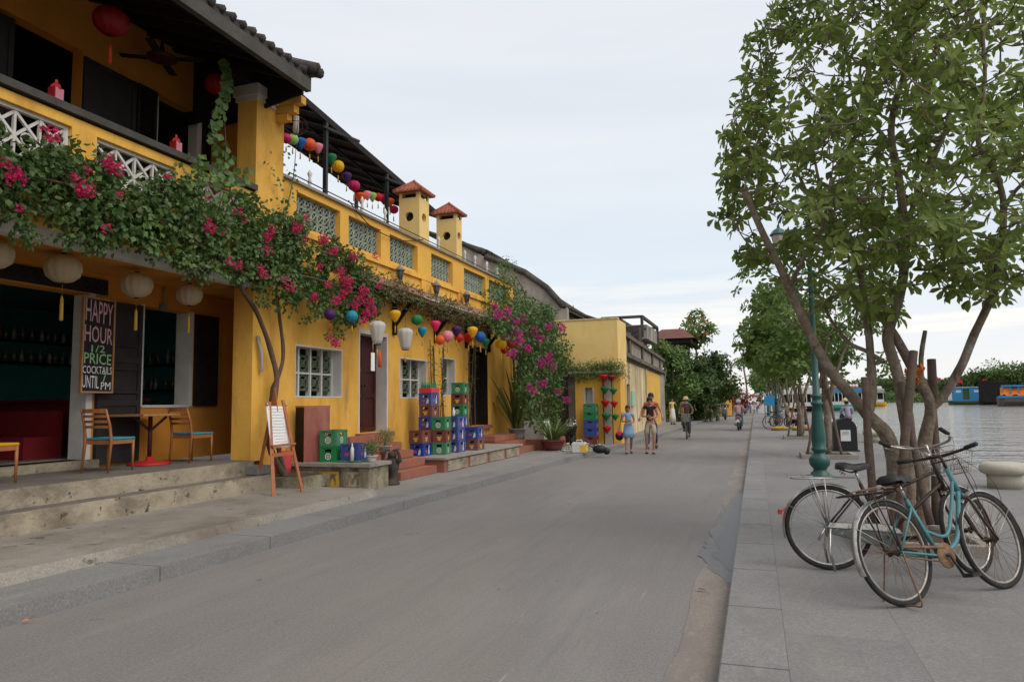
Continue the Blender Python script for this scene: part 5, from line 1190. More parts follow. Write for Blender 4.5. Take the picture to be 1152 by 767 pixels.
# --- trees and pavilion beyond the old yellow house
pv = thing('garden_pavilion', 'open timber pavilion with rusty tiled roof rising above the trees', 'pavilion', (-6.5, 55, 0))
q = P(760, 385, y=55); cx_ = P(768, 400, y=55).x
zr0 = P(735, 384, y=55).z; zr1 = P(735, 377, y=55).z; xl = P(730, 380, y=55).x; xr = P(784, 380, y=55).x
b = B(); b.add([(xl, 53, zr0), (xr, 53, zr0), (xr, 59, zr0), (xl, 59, zr0), (xl+1, 55, zr1+.4), (xr-1, 55, zr1+.4), (xr-1, 57, zr1+.4), (xl+1, 57, zr1+.4)], [(0, 1, 5, 4), (1, 2, 6, 5), (2, 3, 7, 6), (3, 0, 4, 7), (4, 5, 6, 7)]); b.build('roof', 'roof_tile_rust', pv)
b = B(); b.box(xl+.3, xr-.3, 53.3, 58.7, zr0-.35, zr0-.02); b.build('eave_beam', 'dark_wood', pv)
zf = P(760, 402, y=55).z
for x in (xl+1, (xl+xr)/2, xr-.9):
    for y in (54, 58): f = B(); f.bar((x, y, 0), (x, y, zr0-.3), .22); f.build('post', 'dark_wood', pv)
b = B(); b.box(xl+.6, xr-.5, 53.6, 58.4, zf-.6, zf-.4); b.build('floor', 'dark_wood', pv)
b = B()
for z in (zf, zf+.35): b.bar((xl+.8, 53.8, z), (xr-.7, 53.8, z), .07); b.bar((xl+.8, 58.2, z), (xr-.7, 58.2, z), .07)
b.build('railing', 'grey_wood', pv)
def px_tree(name, label, px, y, pys, r_px, lm, per=80, L=.34, W=.17, n=9, seed=1, group='garden trees beyond the old yellow house', ros_n=4, base=0.):
    """a tree whose crown spans the picture rows pys at distance y"""
    random.seed(seed); c = P(px, pys[0], y=y); zt = c.z; zb = P(px, pys[1], y=y).z; s = (zt-zb)/abs(pys[1]-pys[0]); R = r_px*s
    blobs = []
    for k in range(n):
        t = random.random(); rr = R*random.uniform(.38, .6); zz = lerp(zb+rr*.6, zt-rr*.8, t); w = R*(1-abs(t-.45)*.9)-rr*.5
        blobs.append((random.uniform(-1, 1)*w, random.uniform(-1, 1)*w, zz, rr))
    h = zt*.7
    return tree(name, label, c.x, y, base, [[(0, 0, 0, .16), (.1, 0, h*.5, .11), (-.1, 0, h, .05)], [(0, 0, h*.4, .08), (R*.4, .2, h*.9, .03)]], [(a, d, e-base, f) for a, d, e, f in blobs], lm, L, W, per, group, ros_n=ros_n)
px_tree('broadleaf_tree', 'dense creeper covered tree spilling over the end of the yellow wall', 757, 52, (388, 474), 24, 'leaf_vine_big', 80, n=24, seed=51)
px_tree('broadleaf_tree', 'dark bushy tree filling the garden below the pavilion', 779, 55, (396, 472), 30, 'leaf_dark', 80, n=24, seed=52)
px_tree('broadleaf_tree', 'dark rounded tree overhanging the street just right of the pavilion', 804, 58, (393, 458), 27, 'leaf_dark', 80, n=18, seed=53)
px_tree('flowering_tree', 'tall tree tipped with orange blossom growing beside the pavilion roof', 782, 57, (345, 395), 22, 'leaf_row', 70, n=9, seed=54)
px_tree('broadleaf_tree', 'small tree growing in front of the left end of the pavilion', 742, 50.5, (380, 405), 15, 'leaf_row', 75, n=7, seed=55)
px_tree('broadleaf_tree', 'pale green tree behind the small yellow gate house', 822, 85, (430, 450), 20, 'leaf_pale', 50, n=7, seed=56)
px_tree('flowering_tree', 'dark red flowering bougainvillea beside the yellow gate house', 829, 78, (437, 460), 18, 'petal_red', 60, n=7, seed=57, ros_n=3)
lb = B(); random.seed(58)
for k in range(26):
    a = random.random()*6.3; p = P(783+random.uniform(-12, 13), 370+random.uniform(-13, 14), y=56+random.uniform(-1, 1)); rosette(lb, p, UP, 5, .24, .12)
tag(lb.build('orange_blossom', 'petal_orange', recalc=False), 'orange blossom sprays in the tall tree beside the pavilion', 'blossom', kind='stuff')
def palm(label, px, y, py0, rp, seed, base=0., group='palms'):
    random.seed(seed); c = P(px, py0, y=y); s = (c.z-EYE)/max(1, 451-py0); s = y/800*1.06; R = rp*s
    t = thing('palm_tree', label, 'palm', (c.x, y, base), group=group); b = B(); n = 7; b.tube([Vector((c.x+.2*math.sin(i*.6), y, lerp(base, c.z, i/n))) for i in range(n+1)], [R*.07]*(n+1), 6); b.build('trunk', 'bark', t); lb = B()
    for k in range(15):
        a = k*2.4; d = Vector((math.cos(a), math.sin(a), random.uniform(.1, 1.1))); p = c.copy(); v = d.normalized()
        for i in range(7):
            q = p+v*R/6; sd = v.cross(UP).normalized()
            for sg in (-1, 1): lb.leaf(p, (sd*sg+v*.7-UP*.5).normalized(), UP, R*.38, R*.09)
            p = q; v = (v-UP*.28).normalized()
    lb.build('crown', 'leaf_row', t, recalc=False)
palm('slim palm beyond the gate house at the far end of the street', 837, 95, 405, 12, 61)
# ------------------------------------------------------------------ lanterns
SHAPES = {
 'round': [(.02, -.5), (.42, -.46), (.78, -.30), (.97, -.05), (.97, .10), (.78, .34), (.42, .48), (.16, .52)],
 'drop': [(.16, -.85), (.34, -.70), (.62, -.35), (.9, .02), (1.0, .26), (.88, .48), (.5, .62), (.18, .66)],
 'oval': [(.16, -.66), (.5, -.58), (.86, -.32), (1, 0), (.86, .32), (.5, .58), (.16, .66)],
 'heart': [(.10, -1.0), (.3, -.72), (.66, -.25), (.96, .2), (1.0, .42), (.74, .58), (.2, .62)],
 'tall': [(.48, -1.35), (.62, -.9), (.80, -.1), (.98, .65), (1.0, .85), (.86, 1.08), (.5, 1.3), (.2, 1.36)],
 'squat': [(.14, -.62), (.5, -.56), (.88, -.34), (1.0, -.05), (.97, .2), (.74, .44), (.4, .56), (.14, .6)]}
def lantern(c, R, shape, col, label, group, tassel='tassel_gold', tl=1.2, hang=.12, lobes=8):
    pr = [(r, z*{'round': 1.85, 'drop': 1.4, 'squat': 1.36, 'oval': 1.2}.get(shape, 1)) for r, z in SHAPES[shape]]; top = pr[-1][1]*R; bot = pr[0][1]*R
    t = thing('paper_lantern' if shape == 'squat' else 'silk_lantern', label, 'lantern', c, group=group)
    b = B(); b.lathe([(r*R, z*R) for r, z in pr], n=lobes*4 if R > .1 else lobes*2, lobes=lobes if R > .1 else 0, la=.075 if shape in ('squat', 'tall') else .035); b.build('shade', col, t, world=False, recalc=False)
    b = B(); b.lathe([(pr[-1][0]*R*1.05, top-.004), (pr[-1][0]*R*1.05, top+.05*R+.004), (.008, top+.06*R+.006)], n=10); b.tube([(0, 0, top), (0, 0, top+hang)], .003, 4)
    b.build('top_ring', 'dark_wood', t, world=False)
    b = B(); b.lathe([(max(pr[0][0], .14)*R*.9, bot+.004), (max(pr[0][0], .14)*R*.9, bot-.06*R), (.006, bot-.07*R)], n=10); b.build('bottom_ring', 'dark_wood', t, world=False)
    if tl:
        b = B(); z = bot-.06*R; b.tube([(0, 0, z), (0, 0, z-tl*R*.35)], .0025, 4); b.lathe([(.008, z-tl*R*.33), (R*.075+.004, z-tl*R*.45), (R*.08+.006, z-tl*R*1.0), (.0001, z-tl*R*1.02)], n=7)
        b.build('tassel', tassel, t, world=False)
    return t
LG = 'silk lanterns strung along the restaurant front'
front = [(444.6, 354.8, 'drop', 'yellow', 6.6, 'big yellow teardrop lantern, first of the string beside the white lanterns'),
 (469, 359.6, 'squat', 'green', 6.8, 'green round lantern hanging above the second white lantern'),
 (475, 372.5, 'drop', 'cyan', 5.6, 'sky blue teardrop lantern right below the green round one'),
 (489.8, 366, 'drop', 'pink', 6.0, 'bright pink teardrop lantern above the orange one'),
 (494.6, 382.4, 'round', 'orange', 5.8, 'orange round lantern beneath the bright pink teardrop'),
 (503.4, 378.3, 'round', 'palepink', 6.8, 'pale pink round lantern between the orange and the purple lanterns'),
 (513.6, 372.0, 'drop', 'purple', 5.8, 'purple teardrop lantern beside the pale pink one in the front string'),
 (516.0, 380.2, 'round', 'red', 5.2, 'red round lantern half hidden under the purple teardrop'),
 (527.0, 379.7, 'round', 'red', 5.6, 'red round lantern touching the yellow teardrop in the middle of the string'),
 (531.6, 373.0, 'drop', 'yellow', 6.2, 'yellow teardrop lantern beside the blue round one'),
 (540.4, 379, 'round', 'blue', 6.4, 'blue round lantern in the middle of the front string'),
 (546.4, 385, 'drop', 'green', 4.8, 'small dark green lantern behind the blue round one'),
 (568.4, 380.4, 'round', 'palepink', 5.2, 'pale pink round lantern topping the last cluster by the purple bougainvillea'),
 (563.6, 387.3, 'squat', 'yellow', 6.6, 'yellow round lantern of the last cluster by the purple bougainvillea'),
 (574.3, 386.5, 'round', 'red', 5.0, 'upper red lantern of the last cluster by the purple bougainvillea'),
 (567.5, 393.6, 'round', 'red', 4.6, 'lower red lantern tucked under the yellow one in the last cluster'),
 (583, 389.5, 'drop', 'lime', 5.2, 'lime green teardrop lantern closing the front string'),
 (371, 354, 'round', 'purple', 6.6, 'dark purple round lantern hanging among the crimson flowers'),
 (396, 356, 'round', 'cyan', 7.0, 'turquoise round lantern hanging among the crimson flowers')]
for i, (px, py, sh, col, rp, lab) in enumerate(front):
    x = -6.62+(.12 if i in (7, 8, 11, 15) else 0)*-1.5; c = P(px, py, x=x); R = rp*(c-Vector((0, 0, EYE))).dot(fw)/F
    lantern(c, R, sh, 'silk_'+col, lab, LG, 'tassel_red' if col in ('purple',) and px < 400 else 'tassel_gold', 1.7)
b = B(); b.tube(spline([P(360, 335, x=-6.7), P(400, 340, x=-6.62), P(470, 350, x=-6.62), P(520, 363, x=-6.62), P(560, 373, x=-6.62), P(590, 378, x=-6.62), P(640, 380, x=-6.5)], 4), .005, 4)
tag(b.build('lantern_wire', 'black_paint'), 'thin black wire carrying the front string of lanterns', 'wire')
for (px, py, lab) in ((424.5, 374, 'left tall white ribbed lantern by the red door, flowers hanging over it'), (456, 381, 'right tall white ribbed lantern, in front of the second window')):
    c = P(px, py, x=-6.75); lantern(c, .165, 'tall', 'silk_white', lab, 'tall white lanterns by the red door', 'tassel_gold', 1.5, .3, 8)
c = P(420.5, 404, x=-6.75); b = B(); b.box(c.x-.005, c.x+.005, c.y-.10, c.y+.03, c.z-.22, c.z+.12); b.tube([c+Vector((0, -.03, .12)), c+Vector((0, -.03, .3))], .003, 4); tag(b.build('paper_tag', 'paper'), 'white paper tag hanging under the left tall white lantern', 'tag')
b = B(); c = P(427, 404, x=-6.72); b.tube([c+Vector((0, 0, .16)), c+Vector((.01, 0, 0)), c+Vector((0, .01, -.15))], [.02, .028, .035], 7); tag(b.build('ribbon_tassel', 'silk_orange'), 'orange ribbon tassel beside the white paper tag', 'ribbon')
TG = 'silk lanterns strung under the terrace awning'
terr = [(322, 156, 'round', 'magenta', 6, 'crimson pink lantern at the column end of the terrace string'), (329.5, 157, 'round', 'lime', 6.5, 'lime green lantern second in the terrace string by the column'),
 (338, 161, 'drop', 'blue', 6.5, 'blue lantern third in the terrace string by the column'), (348.4, 163, 'round', 'orange', 7.4, 'large orange lantern in the near half of the terrace string'), (358, 166.5, 'drop', 'palepink', 5.8, 'dusty pink lantern just left of the first awning post'),
 (373, 178.4, 'drop', 'green', 6, 'green lantern just right of the first awning post'), (380.6, 187.4, 'round', 'yellow', 7, 'golden yellow lantern right of the first awning post'), (390, 199.3, 'drop', 'purple', 5.8, 'purple lantern in the middle of the terrace string'),
 (398.3, 209, 'squat', 'magenta', 7, 'wide magenta lantern in the middle of the terrace string'), (406, 222, 'heart', 'orange', 7.2, 'pointed orange lantern hanging lowest in the terrace string'), (413.3, 219.5, 'drop', 'palepink', 5, 'dusty pink lantern between the orange and lime lanterns of the terrace'),
 (419, 221.2, 'drop', 'lime', 5, 'lime lantern in the far half of the terrace string'), (425.5, 222, 'round', 'red', 5, 'red lantern in the far half of the terrace string'), (431.7, 223.6, 'drop', 'magenta', 5.5, 'crimson lantern just left of the second awning post'),
 (438.8, 227.5, 'drop', 'orange', 5, 'orange lantern just right of the second awning post'), (443, 235.8, 'squat', 'magenta', 5.4, 'magenta lantern last in the terrace string by the roof tower')]
for px, py, sh, col, rp, lab in terr:
    c = P(px, py, x=-8.62); R = rp*(c-Vector((0, 0, EYE))).dot(fw)/F; lantern(c, R, sh, 'silk_'+col, lab, TG, 'tassel_gold', 1.6, .16)
c = P(333, 141, x=-7.4)
t = thing('cage_lantern', 'dark wire lantern with a white tube hanging beyond the corner column', 'lantern', c); b = B()
for k in range(8): b.ring(c, .2, .006, 'z', 16, 4) if k == 0 else b.tube([c+Vector((.2*math.cos(a)*math.sin(PI*j/8), .2*math.sin(a)*math.sin(PI*j/8), .17*math.cos(PI*j/8))) for j in range(9) for a in [k*PI/4]], .005, 4)
b.tube([c+Vector((0, 0, .17)), c+Vector((0, 0, .5))], .004, 4); b.build('wire_frame', 'red_door', t); b = B(); b.tube([c+Vector((0, 0, -.14)), c+Vector((0, 0, .16))], .05, 8); b.build('tube', 'silk_white', t)
for (px, py, lab) in ((71, 297, 'beige ribbed lantern hanging beside the dark door transom'), (154, 315.5, 'beige ribbed lantern hanging above the chalkboard door leaf'), (213, 326.5, 'beige ribbed lantern nearest the corner column'), (-6, 281, 'beige ribbed lantern cut off by the picture edge')):
    c = P(px, py+5, x=-8.2); R = (19.5 if px < 100 else 17 if px < 200 else 14.3)*(c-Vector((0, 0, EYE))).dot(fw)/F; lantern(c, R, 'squat', 'lantern_beige', lab, 'beige ribbed lanterns under the porch', 'tassel_gold', 2.1, .2, 12)
for (px, py, lab) in ((125, 24, 'deep red silk lantern with tassel hanging in the balcony'), (245, 95, 'deep red silk lantern behind the climbing heart leaves')):
    c = P(px, py, x=-7.9); R = (19 if px < 200 else 14)*(c-Vector((0, 0, EYE))).dot(fw)/F; lantern(c, R, 'squat', 'silk_darkred', lab, 'deep red lanterns on the balcony', 'tassel_red', 1.7, .3, 10)
HG = 'red and green heart lanterns on the planter wall'
for s_, lst in enumerate(([(679, 424.5, 'red'), (680.4, 438, 'green'), (681, 453, 'red'), (682, 468, 'green'), (682.8, 482.5, 'red')], [(688, 425, 'darkred'), (690.2, 439.5, 'green'), (691, 454, 'red'), (692, 468.5, 'green')])):
    for k, (px, py, col) in enumerate(lst):
        c = P(px, py, y=PWY-.25-.1*s_); w_ = ['topmost', 'second', 'third', 'fourth', 'lowest'][k]
        lantern(c, .155 if s_ == 0 else .135, 'heart', 'silk_'+col, '%s %s lantern of the %s hanging row' % (w_, col.replace('darkred', 'dark red'), ['left', 'right'][s_]), HG, 'tassel_gold', 0, .3)
# wall lamps under the parapet
for k, (px, py, w_) in enumerate(((450, 309, 'nearest the corner column'), (491, 326, 'between the two roof towers'), (525, 336, 'right of the second roof tower'))):
    c = P(px, py, x=FX+.2); t = thing('wall_lamp', 'old iron wall lamp under the pierced parapet, '+w_, 'wall lamp', c, group='iron wall lamps under the parapet')
    b = B(); b.lathe([(.04, -.14), (.075, -.05), (.095, .08), (.09, .09), (.0001, .10)], c, 6, smooth=False); b.build('glass', 'glass_dark', t)
    b = B(); b.lathe([(.12, .09), (.13, .10), (.05, .19), (.015, .23), (.0001, .27)], c, 6); b.lathe([(.0001, -.22), (.03, -.18), (.05, -.14), (.05, -.13)], c, 6)
    for a in range(6): b.bar(c+Vector((.045*math.cos(a*PI/3), .045*math.sin(a*PI/3), -.14)), c+Vector((.1*math.cos(a*PI/3), .1*math.sin(a*PI/3), .09)), .01)
    b.bar((FX+.06, c.y, c.z-.25), (c.x, c.y, c.z-.2), .025); b.box(FX+.051, FX+.075, c.y-.04, c.y+.04, c.z-.35, c.z-.1); b.build('iron_frame', 'metal_grey', t)
b = B(); c = P(291, 398, x=CFX+.03); b.tube(spline([c+Vector((0, -.02, .28)), c+Vector((.03, -.04, .2)), c+Vector((.05, 0, .02)), c+Vector((.04, .03, -.2)), c+Vector((.02, .04, -.28))]), [.03]*17, 7, noisy=.4)
tag(b.build('driftwood', 'pot_grey', recalc=False), 'grey carved driftwood piece fixed to the corner column', 'wall ornament')

# ------------------------------------------------------------------ porch furniture
def chair(loc, rz, label, cush='cushion_blue'):
    t = thing('wooden_chair', label, 'chair', loc, rz, 'wooden chairs on the porch'); w, d = .44, .42   # faces +y
    for sx in (-1, 1):
        b = B(); b.tube([(sx*(w/2-.02), d/2-.02, 0), (sx*(w/2-.02), d/2-.02, .42)], [.014, .021], 7); b.build('leg', 'chair_wood', t, world=False)
        b = B(); b.tube([(sx*(w/2-.02), -d/2-.04, 0), (sx*(w/2-.02), -d/2, .42), (sx*(w/2-.025), -d/2-.03, .62), (sx*(w/2-.03), -d/2-.10, .83)], [.014, .022, .019, .014], 7); b.build('leg', 'chair_wood', t, world=False)
    b = B(); b.box(-w/2+.03, w/2-.03, -d/2-.005, -d/2+.02, .37, .42); b.box(-w/2+.03, w/2-.03, d/2-.03, d/2-.005, .37, .42); b.box(-w/2+.01, -w/2+.03, -d/2, d/2-.03, .37, .42); b.box(w/2-.03, w/2-.01, -d/2, d/2-.03, .37, .42); b.build('seat_frame', 'chair_wood', t, world=False)
    b = B()
    for z, y, h in ((.60, -.24, .035), (.67, -.255, .035), (.74, -.28, .035), (.81, -.30, .055)):
        pts = [(-w/2+.03, y, z), (-w/4, y-.02, z), (0, y-.028, z), (w/4, y-.02, z), (w/2-.03, y, z)]
        for i in range(4): b.bar(pts[i], pts[i+1], .014, h)
    b.build('backrest', 'chair_wood', t, world=False)
    b = B(); b.box(-w/2, w/2, -d/2+.01, d/2+.01, .422, .455); b.build('cushion', cush, t, world=False, bevel=.012); return t
c = Vector((-8.28, 7.42, .68)); chair(c, .12, 'wooden chair with blue cushion left of the porch table')
chair(Vector((-8.38, 9.02, .68)), -.05, 'wooden chair with blue cushion right of the porch table, near the column')
chair(P(-8, 545, z=.69)+Vector((-.12, .0, 0)), .1, 'wooden chair with yellow cushion cut off by the left picture edge', 'silk_yellow')
c = Vector((-8.62, 8.42, .68)); t = thing('porch_table', 'wooden topped table with a red round pedestal foot under the bar window', 'table', c)
b = B(); b.box(c.x-.38, c.x+.30, c.y-.42, c.y+.42, c.z+.72, c.z+.755); b.build('table_top', 'table_wood', t, bevel=.006)
b = B(); b.tube([c+Vector((0, 0, .03)), c+Vector((0, 0, .72))], .03, 10)
for a in range(4): b.bar(c+Vector((0, 0, .5)), c+Vector((.22*math.cos(a*PI/2+.8), .22*math.sin(a*PI/2+.8), .715)), .02, .04)
b.build('pedestal', 'red_door', t)
b = B(); b.lathe([(.30, 0), (.30, .02), (.26, .04), (.06, .06), (.045, .12), (.0001, .12)], c, 24); b.build('foot', 'red_paint', t)
# chalkboard
xb = -8.92; a0 = P(91.5, 400, x=xb).y; a1 = P(128, 400, x=xb).y; z1 = P(110, 335, x=xb).z; z0 = P(110, 442, x=xb).z; cy = (a0+a1)/2; H_ = z1-z0; W_ = a1-a0
t = thing('chalkboard', 'tall chalkboard with happy hour lettering hung on the door frame', 'sign', (xb, cy, z0))
b = B(); b.box(xb-.03, xb, a0+.025, a1-.025, z0+.025, z1-.025); b.build('board', 'slate', t)
b = B(); b.box(xb-.035, xb+.012, a0, a0+.025, z0, z1); b.box(xb-.035, xb+.012, a1-.025, a1, z0, z1); b.box(xb-.035, xb+.012, a0+.025, a1-.025, z0, z0+.025); b.box(xb-.035, xb+.012, a0+.025, a1-.025, z1-.025, z1); b.build('frame', 'table_wood', t)
for (txt, m_, f0, f1, wd, sh) in (('HAPPY', 'chalk_pink', .03, .27, .84, .35), ('HOUR', 'chalk_pink', .30, .48, .86, .25), ('1/2', 'chalk_green', .50, .575, .42, 0), ('PRICE', 'chalk_green', .585, .70, .84, .1), ('COCKTAILS', 'chalk_white', .72, .80, .9, .05), ('UNTIL', 'chalk_white', .82, .95, .5, .1), ('7', 'chalk_green', .79, .885, .12, 0), ('PM', 'chalk_white', .885, .965, .3, 0)):
    vs_, fs_ = text_mesh(txt, 1); xs = [v[0] for v in vs_]; zs = [v[2] for v in vs_]; sx = W_*wd/(max(xs)-min(xs)); sz = H_*(f1-f0)/(max(zs)-min(zs)) ; xm = (max(xs)+min(xs))/2; zm = (max(zs)+min(zs))/2
    oy = cy; zc_ = z1-H_*(f0+f1)/2
    if txt == 'UNTIL': oy -= W_*.2
    if txt == '7': oy += W_*.22
    if txt == 'PM': oy += W_*.27
    b = B(); b.add([(xb+.003+(v[1]+.002)*-1*.5+.001, oy+(v[0]-xm)*sx, zc_+(v[2]-zm)*sz*(1-.15*sh)-(v[0]-xm)/(max(xs)-min(xs))*H_*.09*sh) for v in vs_], fs_)
    b.build('lettering', m_, t)
# easel with the menu
f0 = P(308, 558, z=.225); f1 = P(340, 553, z=.225); bk_ = P(287, 552, z=.225); top = P(309, 436, x=-7.02)
t = thing('easel', 'orange wooden easel holding a white paper menu in front of the column', 'easel', ((f0.x+f1.x)/2, (f0.y+f1.y)/2, .225))
for (a, c, r_) in ((f0, P(303, 452, x=-6.98), .024), (f1, P(318, 450, x=-6.98), .024), (bk_, P(308, 448, x=-7.05), .022)):
    b = B(); b.bar(a, c, .05, .022); b.build('leg', 'easel_wood', t)
b = B(); s0 = f0.lerp(P(303, 452, x=-6.98), .42); s1 = f1.lerp(P(318, 450, x=-6.98), .42); b.bar(s0, s1, .04, .05); s2 = f0.lerp(P(303, 452, x=-6.98), .52); s3 = f1.lerp(P(318, 450, x=-6.98), .52); b.bar(s2-Vector((-.03, .03, 0)), s3+Vector((.03, .03, 0)), .05, .03); b.build('crossbar', 'easel_wood', t)
b = B(); b.bar(P(316, 512, x=-6.85), top, .035, .02); b.build('mast', 'easel_wood', t)
A = [P(299.5, 456.5, x=-6.96), P(321, 457, x=-6.96), P(328.5, 502.5, x=-6.82), P(305.5, 504, x=-6.82)]; nr = (A[1]-A[0]).cross(A[3]-A[0]).normalized(); nr = nr if nr.x > 0 else -nr
t2 = thing('menu_board', 'white paper menu with lines of small writing clipped on the easel', 'menu', A[3])
b = B(); b.add([p for p in A]+[p-nr*.012 for p in A], [(0, 1, 2, 3), (7, 6, 5, 4), (0, 4, 5, 1), (1, 5, 6, 2), (2, 6, 7, 3), (3, 7, 4, 0)]); b.build('paper', 'paper', t2)
b = B(); random.seed(77)
for i in range(13):
    v = .07+i*.072; w_ = random.uniform(.22, .38) if i else .42; L0, R0 = A[0].lerp(A[3], v), A[1].lerp(A[2], v); b.cur = 1 if i in (0, 9) else 0
    u = .5-w_
    while u < .5+w_:
        l = random.uniform(.02, .07); p, q = L0.lerp(R0, u)+nr*.002, L0.lerp(R0, min(u+l, .5+w_))+nr*.002; dz = (A[3]-A[0]).normalized()*.005; b.add([p-dz, q-dz, q+dz, p+dz], [(0, 1, 2, 3)]); u += l+.018
b.build('handwriting', ['ink', 'ink_red'], t2)
for e in (A[0], A[1]):
    b = B(); b.ball(e+nr*.012+Vector((0, 0, .02)), .022, 8, 6); b.build('clip', 'steel', t2)
# things on the stone platform
A_, B_, C_ = P(332, 500, y=10.62), P(341.5, 500, y=10.45), P(370.5, 500, y=10.80)
D_ = A_+C_-B_; sh = max(0, -7.66-min(A_.x, D_.x))*0; poly = [(v.x*1., v.y) for v in (A_, B_, C_, D_)]; poly = [(max(a, -7.685), c) for a, c in poly]
t = thing('red_cabinet', 'worn red wooden cabinet standing on the stone platform', 'cabinet', (B_.x, B_.y, .565)); b = B(); b.prism(poly, .566, 1.50, 'z'); b.build('carcass', 'dark_wood', t)
nn = Vector((C_.y-B_.y, -(C_.x-B_.x), 0)).normalized()*.018; b = B(); b.prism([(B_.x, B_.y), (B_.x+nn.x, B_.y+nn.y), (C_.x+nn.x, C_.y+nn.y), (C_.x, C_.y)], .567, 1.50, 'z'); b.build('door', 'cabinet_red', t)
b = B(); b.prism([(poly[0][0], poly[0][1]-.01), (B_.x-.01+nn.x, B_.y-.015+nn.y), (C_.x+nn.x+.01, C_.y+nn.y), poly[3]], 1.502, 1.525, 'z'); b.build('top', 'cabinet_red', t)
b = B(); c = Vector((-7.55, 10.24, .41)); b.lathe([(.13, 0), (.155, .08), (.16, .30), (.165, .36), (.15, .36), (.14, .30), (.0001, .1)], c, 4, sx=.75, sy=1.1, smooth=False); b.tube([c+Vector((.06, -.08, .35)), c+Vector((.06, -.03, .45)), c+Vector((.06, .04, .45)), c+Vector((.06, .09, .35))], .006, 5); tag(b.build('plastic_bag', 'plastic_red', recalc=False), 'bright red carrier bag between the easel and the cabinet', 'bag')
b = B(); b.box(-7.75, -7.3, 9.2, 9.58, .47, .60); tag(b.build('stone_block', 'granite', bevel=.01), 'grey stone block at the end of the porch steps behind the easel', 'stone block')
def crate(loc, rz, col, label, group='plastic drinks crates'):
    t = thing('drinks_crate', label, 'crate', loc, rz, group); X, Y, Z, w = .15, .21, .27, .014
    b = B(); b.box(-X, X, -Y, Y, 0, .015)
    for s in (-1, 1):   # short sides face y, each with a hand hole
        xa = -X; b.box(-X, X, s*Y-(w if s > 0 else 0), s*Y+(0 if s > 0 else w), .015, .17); b.box(-X, -.06, s*Y-(w if s > 0 else 0), s*Y+(0 if s > 0 else w), .17, .22); b.box(.06, X, s*Y-(w if s > 0 else 0), s*Y+(0 if s > 0 else w), .17, .22); b.box(-X, X, s*Y-(w if s > 0 else 0), s*Y+(0 if s > 0 else w), .22, Z)
        b.box(s*X-(w if s > 0 else 0), s*X+(0 if s > 0 else w), -Y+w, Y-w, .015, .17); b.box(s*X-(w if s > 0 else 0), s*X+(0 if s > 0 else w), -Y+w, -.07, .17, .22); b.box(s*X-(w if s > 0 else 0), s*X+(0 if s > 0 else w), .07, Y-w, .17, .22); b.box(s*X-(w if s > 0 else 0), s*X+(0 if s > 0 else w), -Y+w, Y-w, .22, Z)
        b.box(s*X-.004+s*.006, s*X+.004+s*.006, -Y-.006, Y+.006, Z-.025, Z-.002); b.box(-X+.002, X-.002, s*Y-.004+s*.006, s*Y+.004+s*.006, Z-.025, Z-.002)
        for q in (-1, 1): b.box(s*X-.004+s*.005, s*X+.004+s*.005, q*(Y-.02)-.015, q*(Y-.02)+.015, .0, Z-.026); b.box(q*(X-.02)-.015, q*(X-.02)+.015, s*Y-.004+s*.005, s*Y+.004+s*.005, .0, Z-.026)
    b.build('shell', 'crate_'+col, t, world=False)
    b = B(); b.box(-X+w, X-w, -.003, .003, .015, .2); b.box(-.003, .003, -Y+w, Y-w, .015, .2)
    b.box(-X+w+.001, X-w-.001, -Y+w+.001, Y-w-.001, .016, .14); b.build('inner_grid', 'black_paint', t, world=False)
    em = {'green': 'emblem_white', 'blue': 'emblem_white', 'red': 'emblem_gold'}[col]
    for face in (0, 1):
        e = B(); q = (lambda u, v, d: (X+.0005+d, u, v)) if face == 0 else (lambda u, v, d: (u, -Y-.0005-d, v)); zc = .095
        if col == 'green':
            r1, r2 = .055, .038; N_ = 20; e.add([q(r*math.cos(2*PI*k/N_), zc+r*math.sin(2*PI*k/N_), .001) for r in (r1, r2) for k in range(N_)], [(k, (k+1) % N_, N_+(k+1) % N_, N_+k) for k in range(N_)])
            e.add([q(r*math.cos(PI/2+PI*k/5), zc+r*math.sin(PI/2+PI*k/5), .0012) for k in range(10) for r in [(.03 if k % 2 == 0 else .012)]], [tuple(range(10))])
        elif col == 'blue':
            e.add([q(*p, .001) for p in ((.055, .03), (.11, .03), (.12, .08), (.10, .14), (.115, .2), (.09, .24), (.07, .16), (.05, .1))] if face == 0 else [q(*p, .001) for p in ((.03, .03), (.09, .03), (.10, .1), (.08, .16), (.05, .12))], [tuple(range(8 if face == 0 else 5))])
            e.cur = 1; e.add([q(.045*math.cos(2*PI*k/12)-.04, zc+.028*math.sin(2*PI*k/12), .001) for k in range(12)], [tuple(range(12))])
        else:
            e.add([q(u, v, .001) for u, v in ((-.05, .13), (-.06, .10), (-.03, .085), (-.04, .05), (0, .03), (.04, .05), (.03, .085), (.06, .10), (.05, .13), (0, .115))], [tuple(range(10))])
        e.build('emblem', [em, 'plastic_red'], t, world=False)
    return t
CR = {c_: None for c_ in ('green', 'blue', 'red')}
def put_crate(loc, rz, col, label, group):
    if CR[col] is None: CR[col] = crate(loc, rz, col, label, group); return CR[col]
    return dup(CR[col], loc, rz, label, group)
STK = {'S1': ((477, 508), ['blue', 'red'], 'the front left stack'), 'S3': ((499, 509), ['green', 'red', 'green'], 'the middle front stack'),
       'S4': ((513, 506.5), ['blue', 'blue', 'blue'], 'the narrow all blue stack'), 'S5': ((526, 503), ['green', 'red', 'blue', 'green', 'red', 'green'], 'the tallest stack'),
       'S6': ((541, 501), ['red', 'blue'], 'the low right hand stack'), 'S2': ((484, 502.5), ['red', 'red', 'blue', 'red', 'blue'], 'the rear left stack')}
ON = ['bottom', 'second', 'third', 'fourth', 'fifth', 'top']
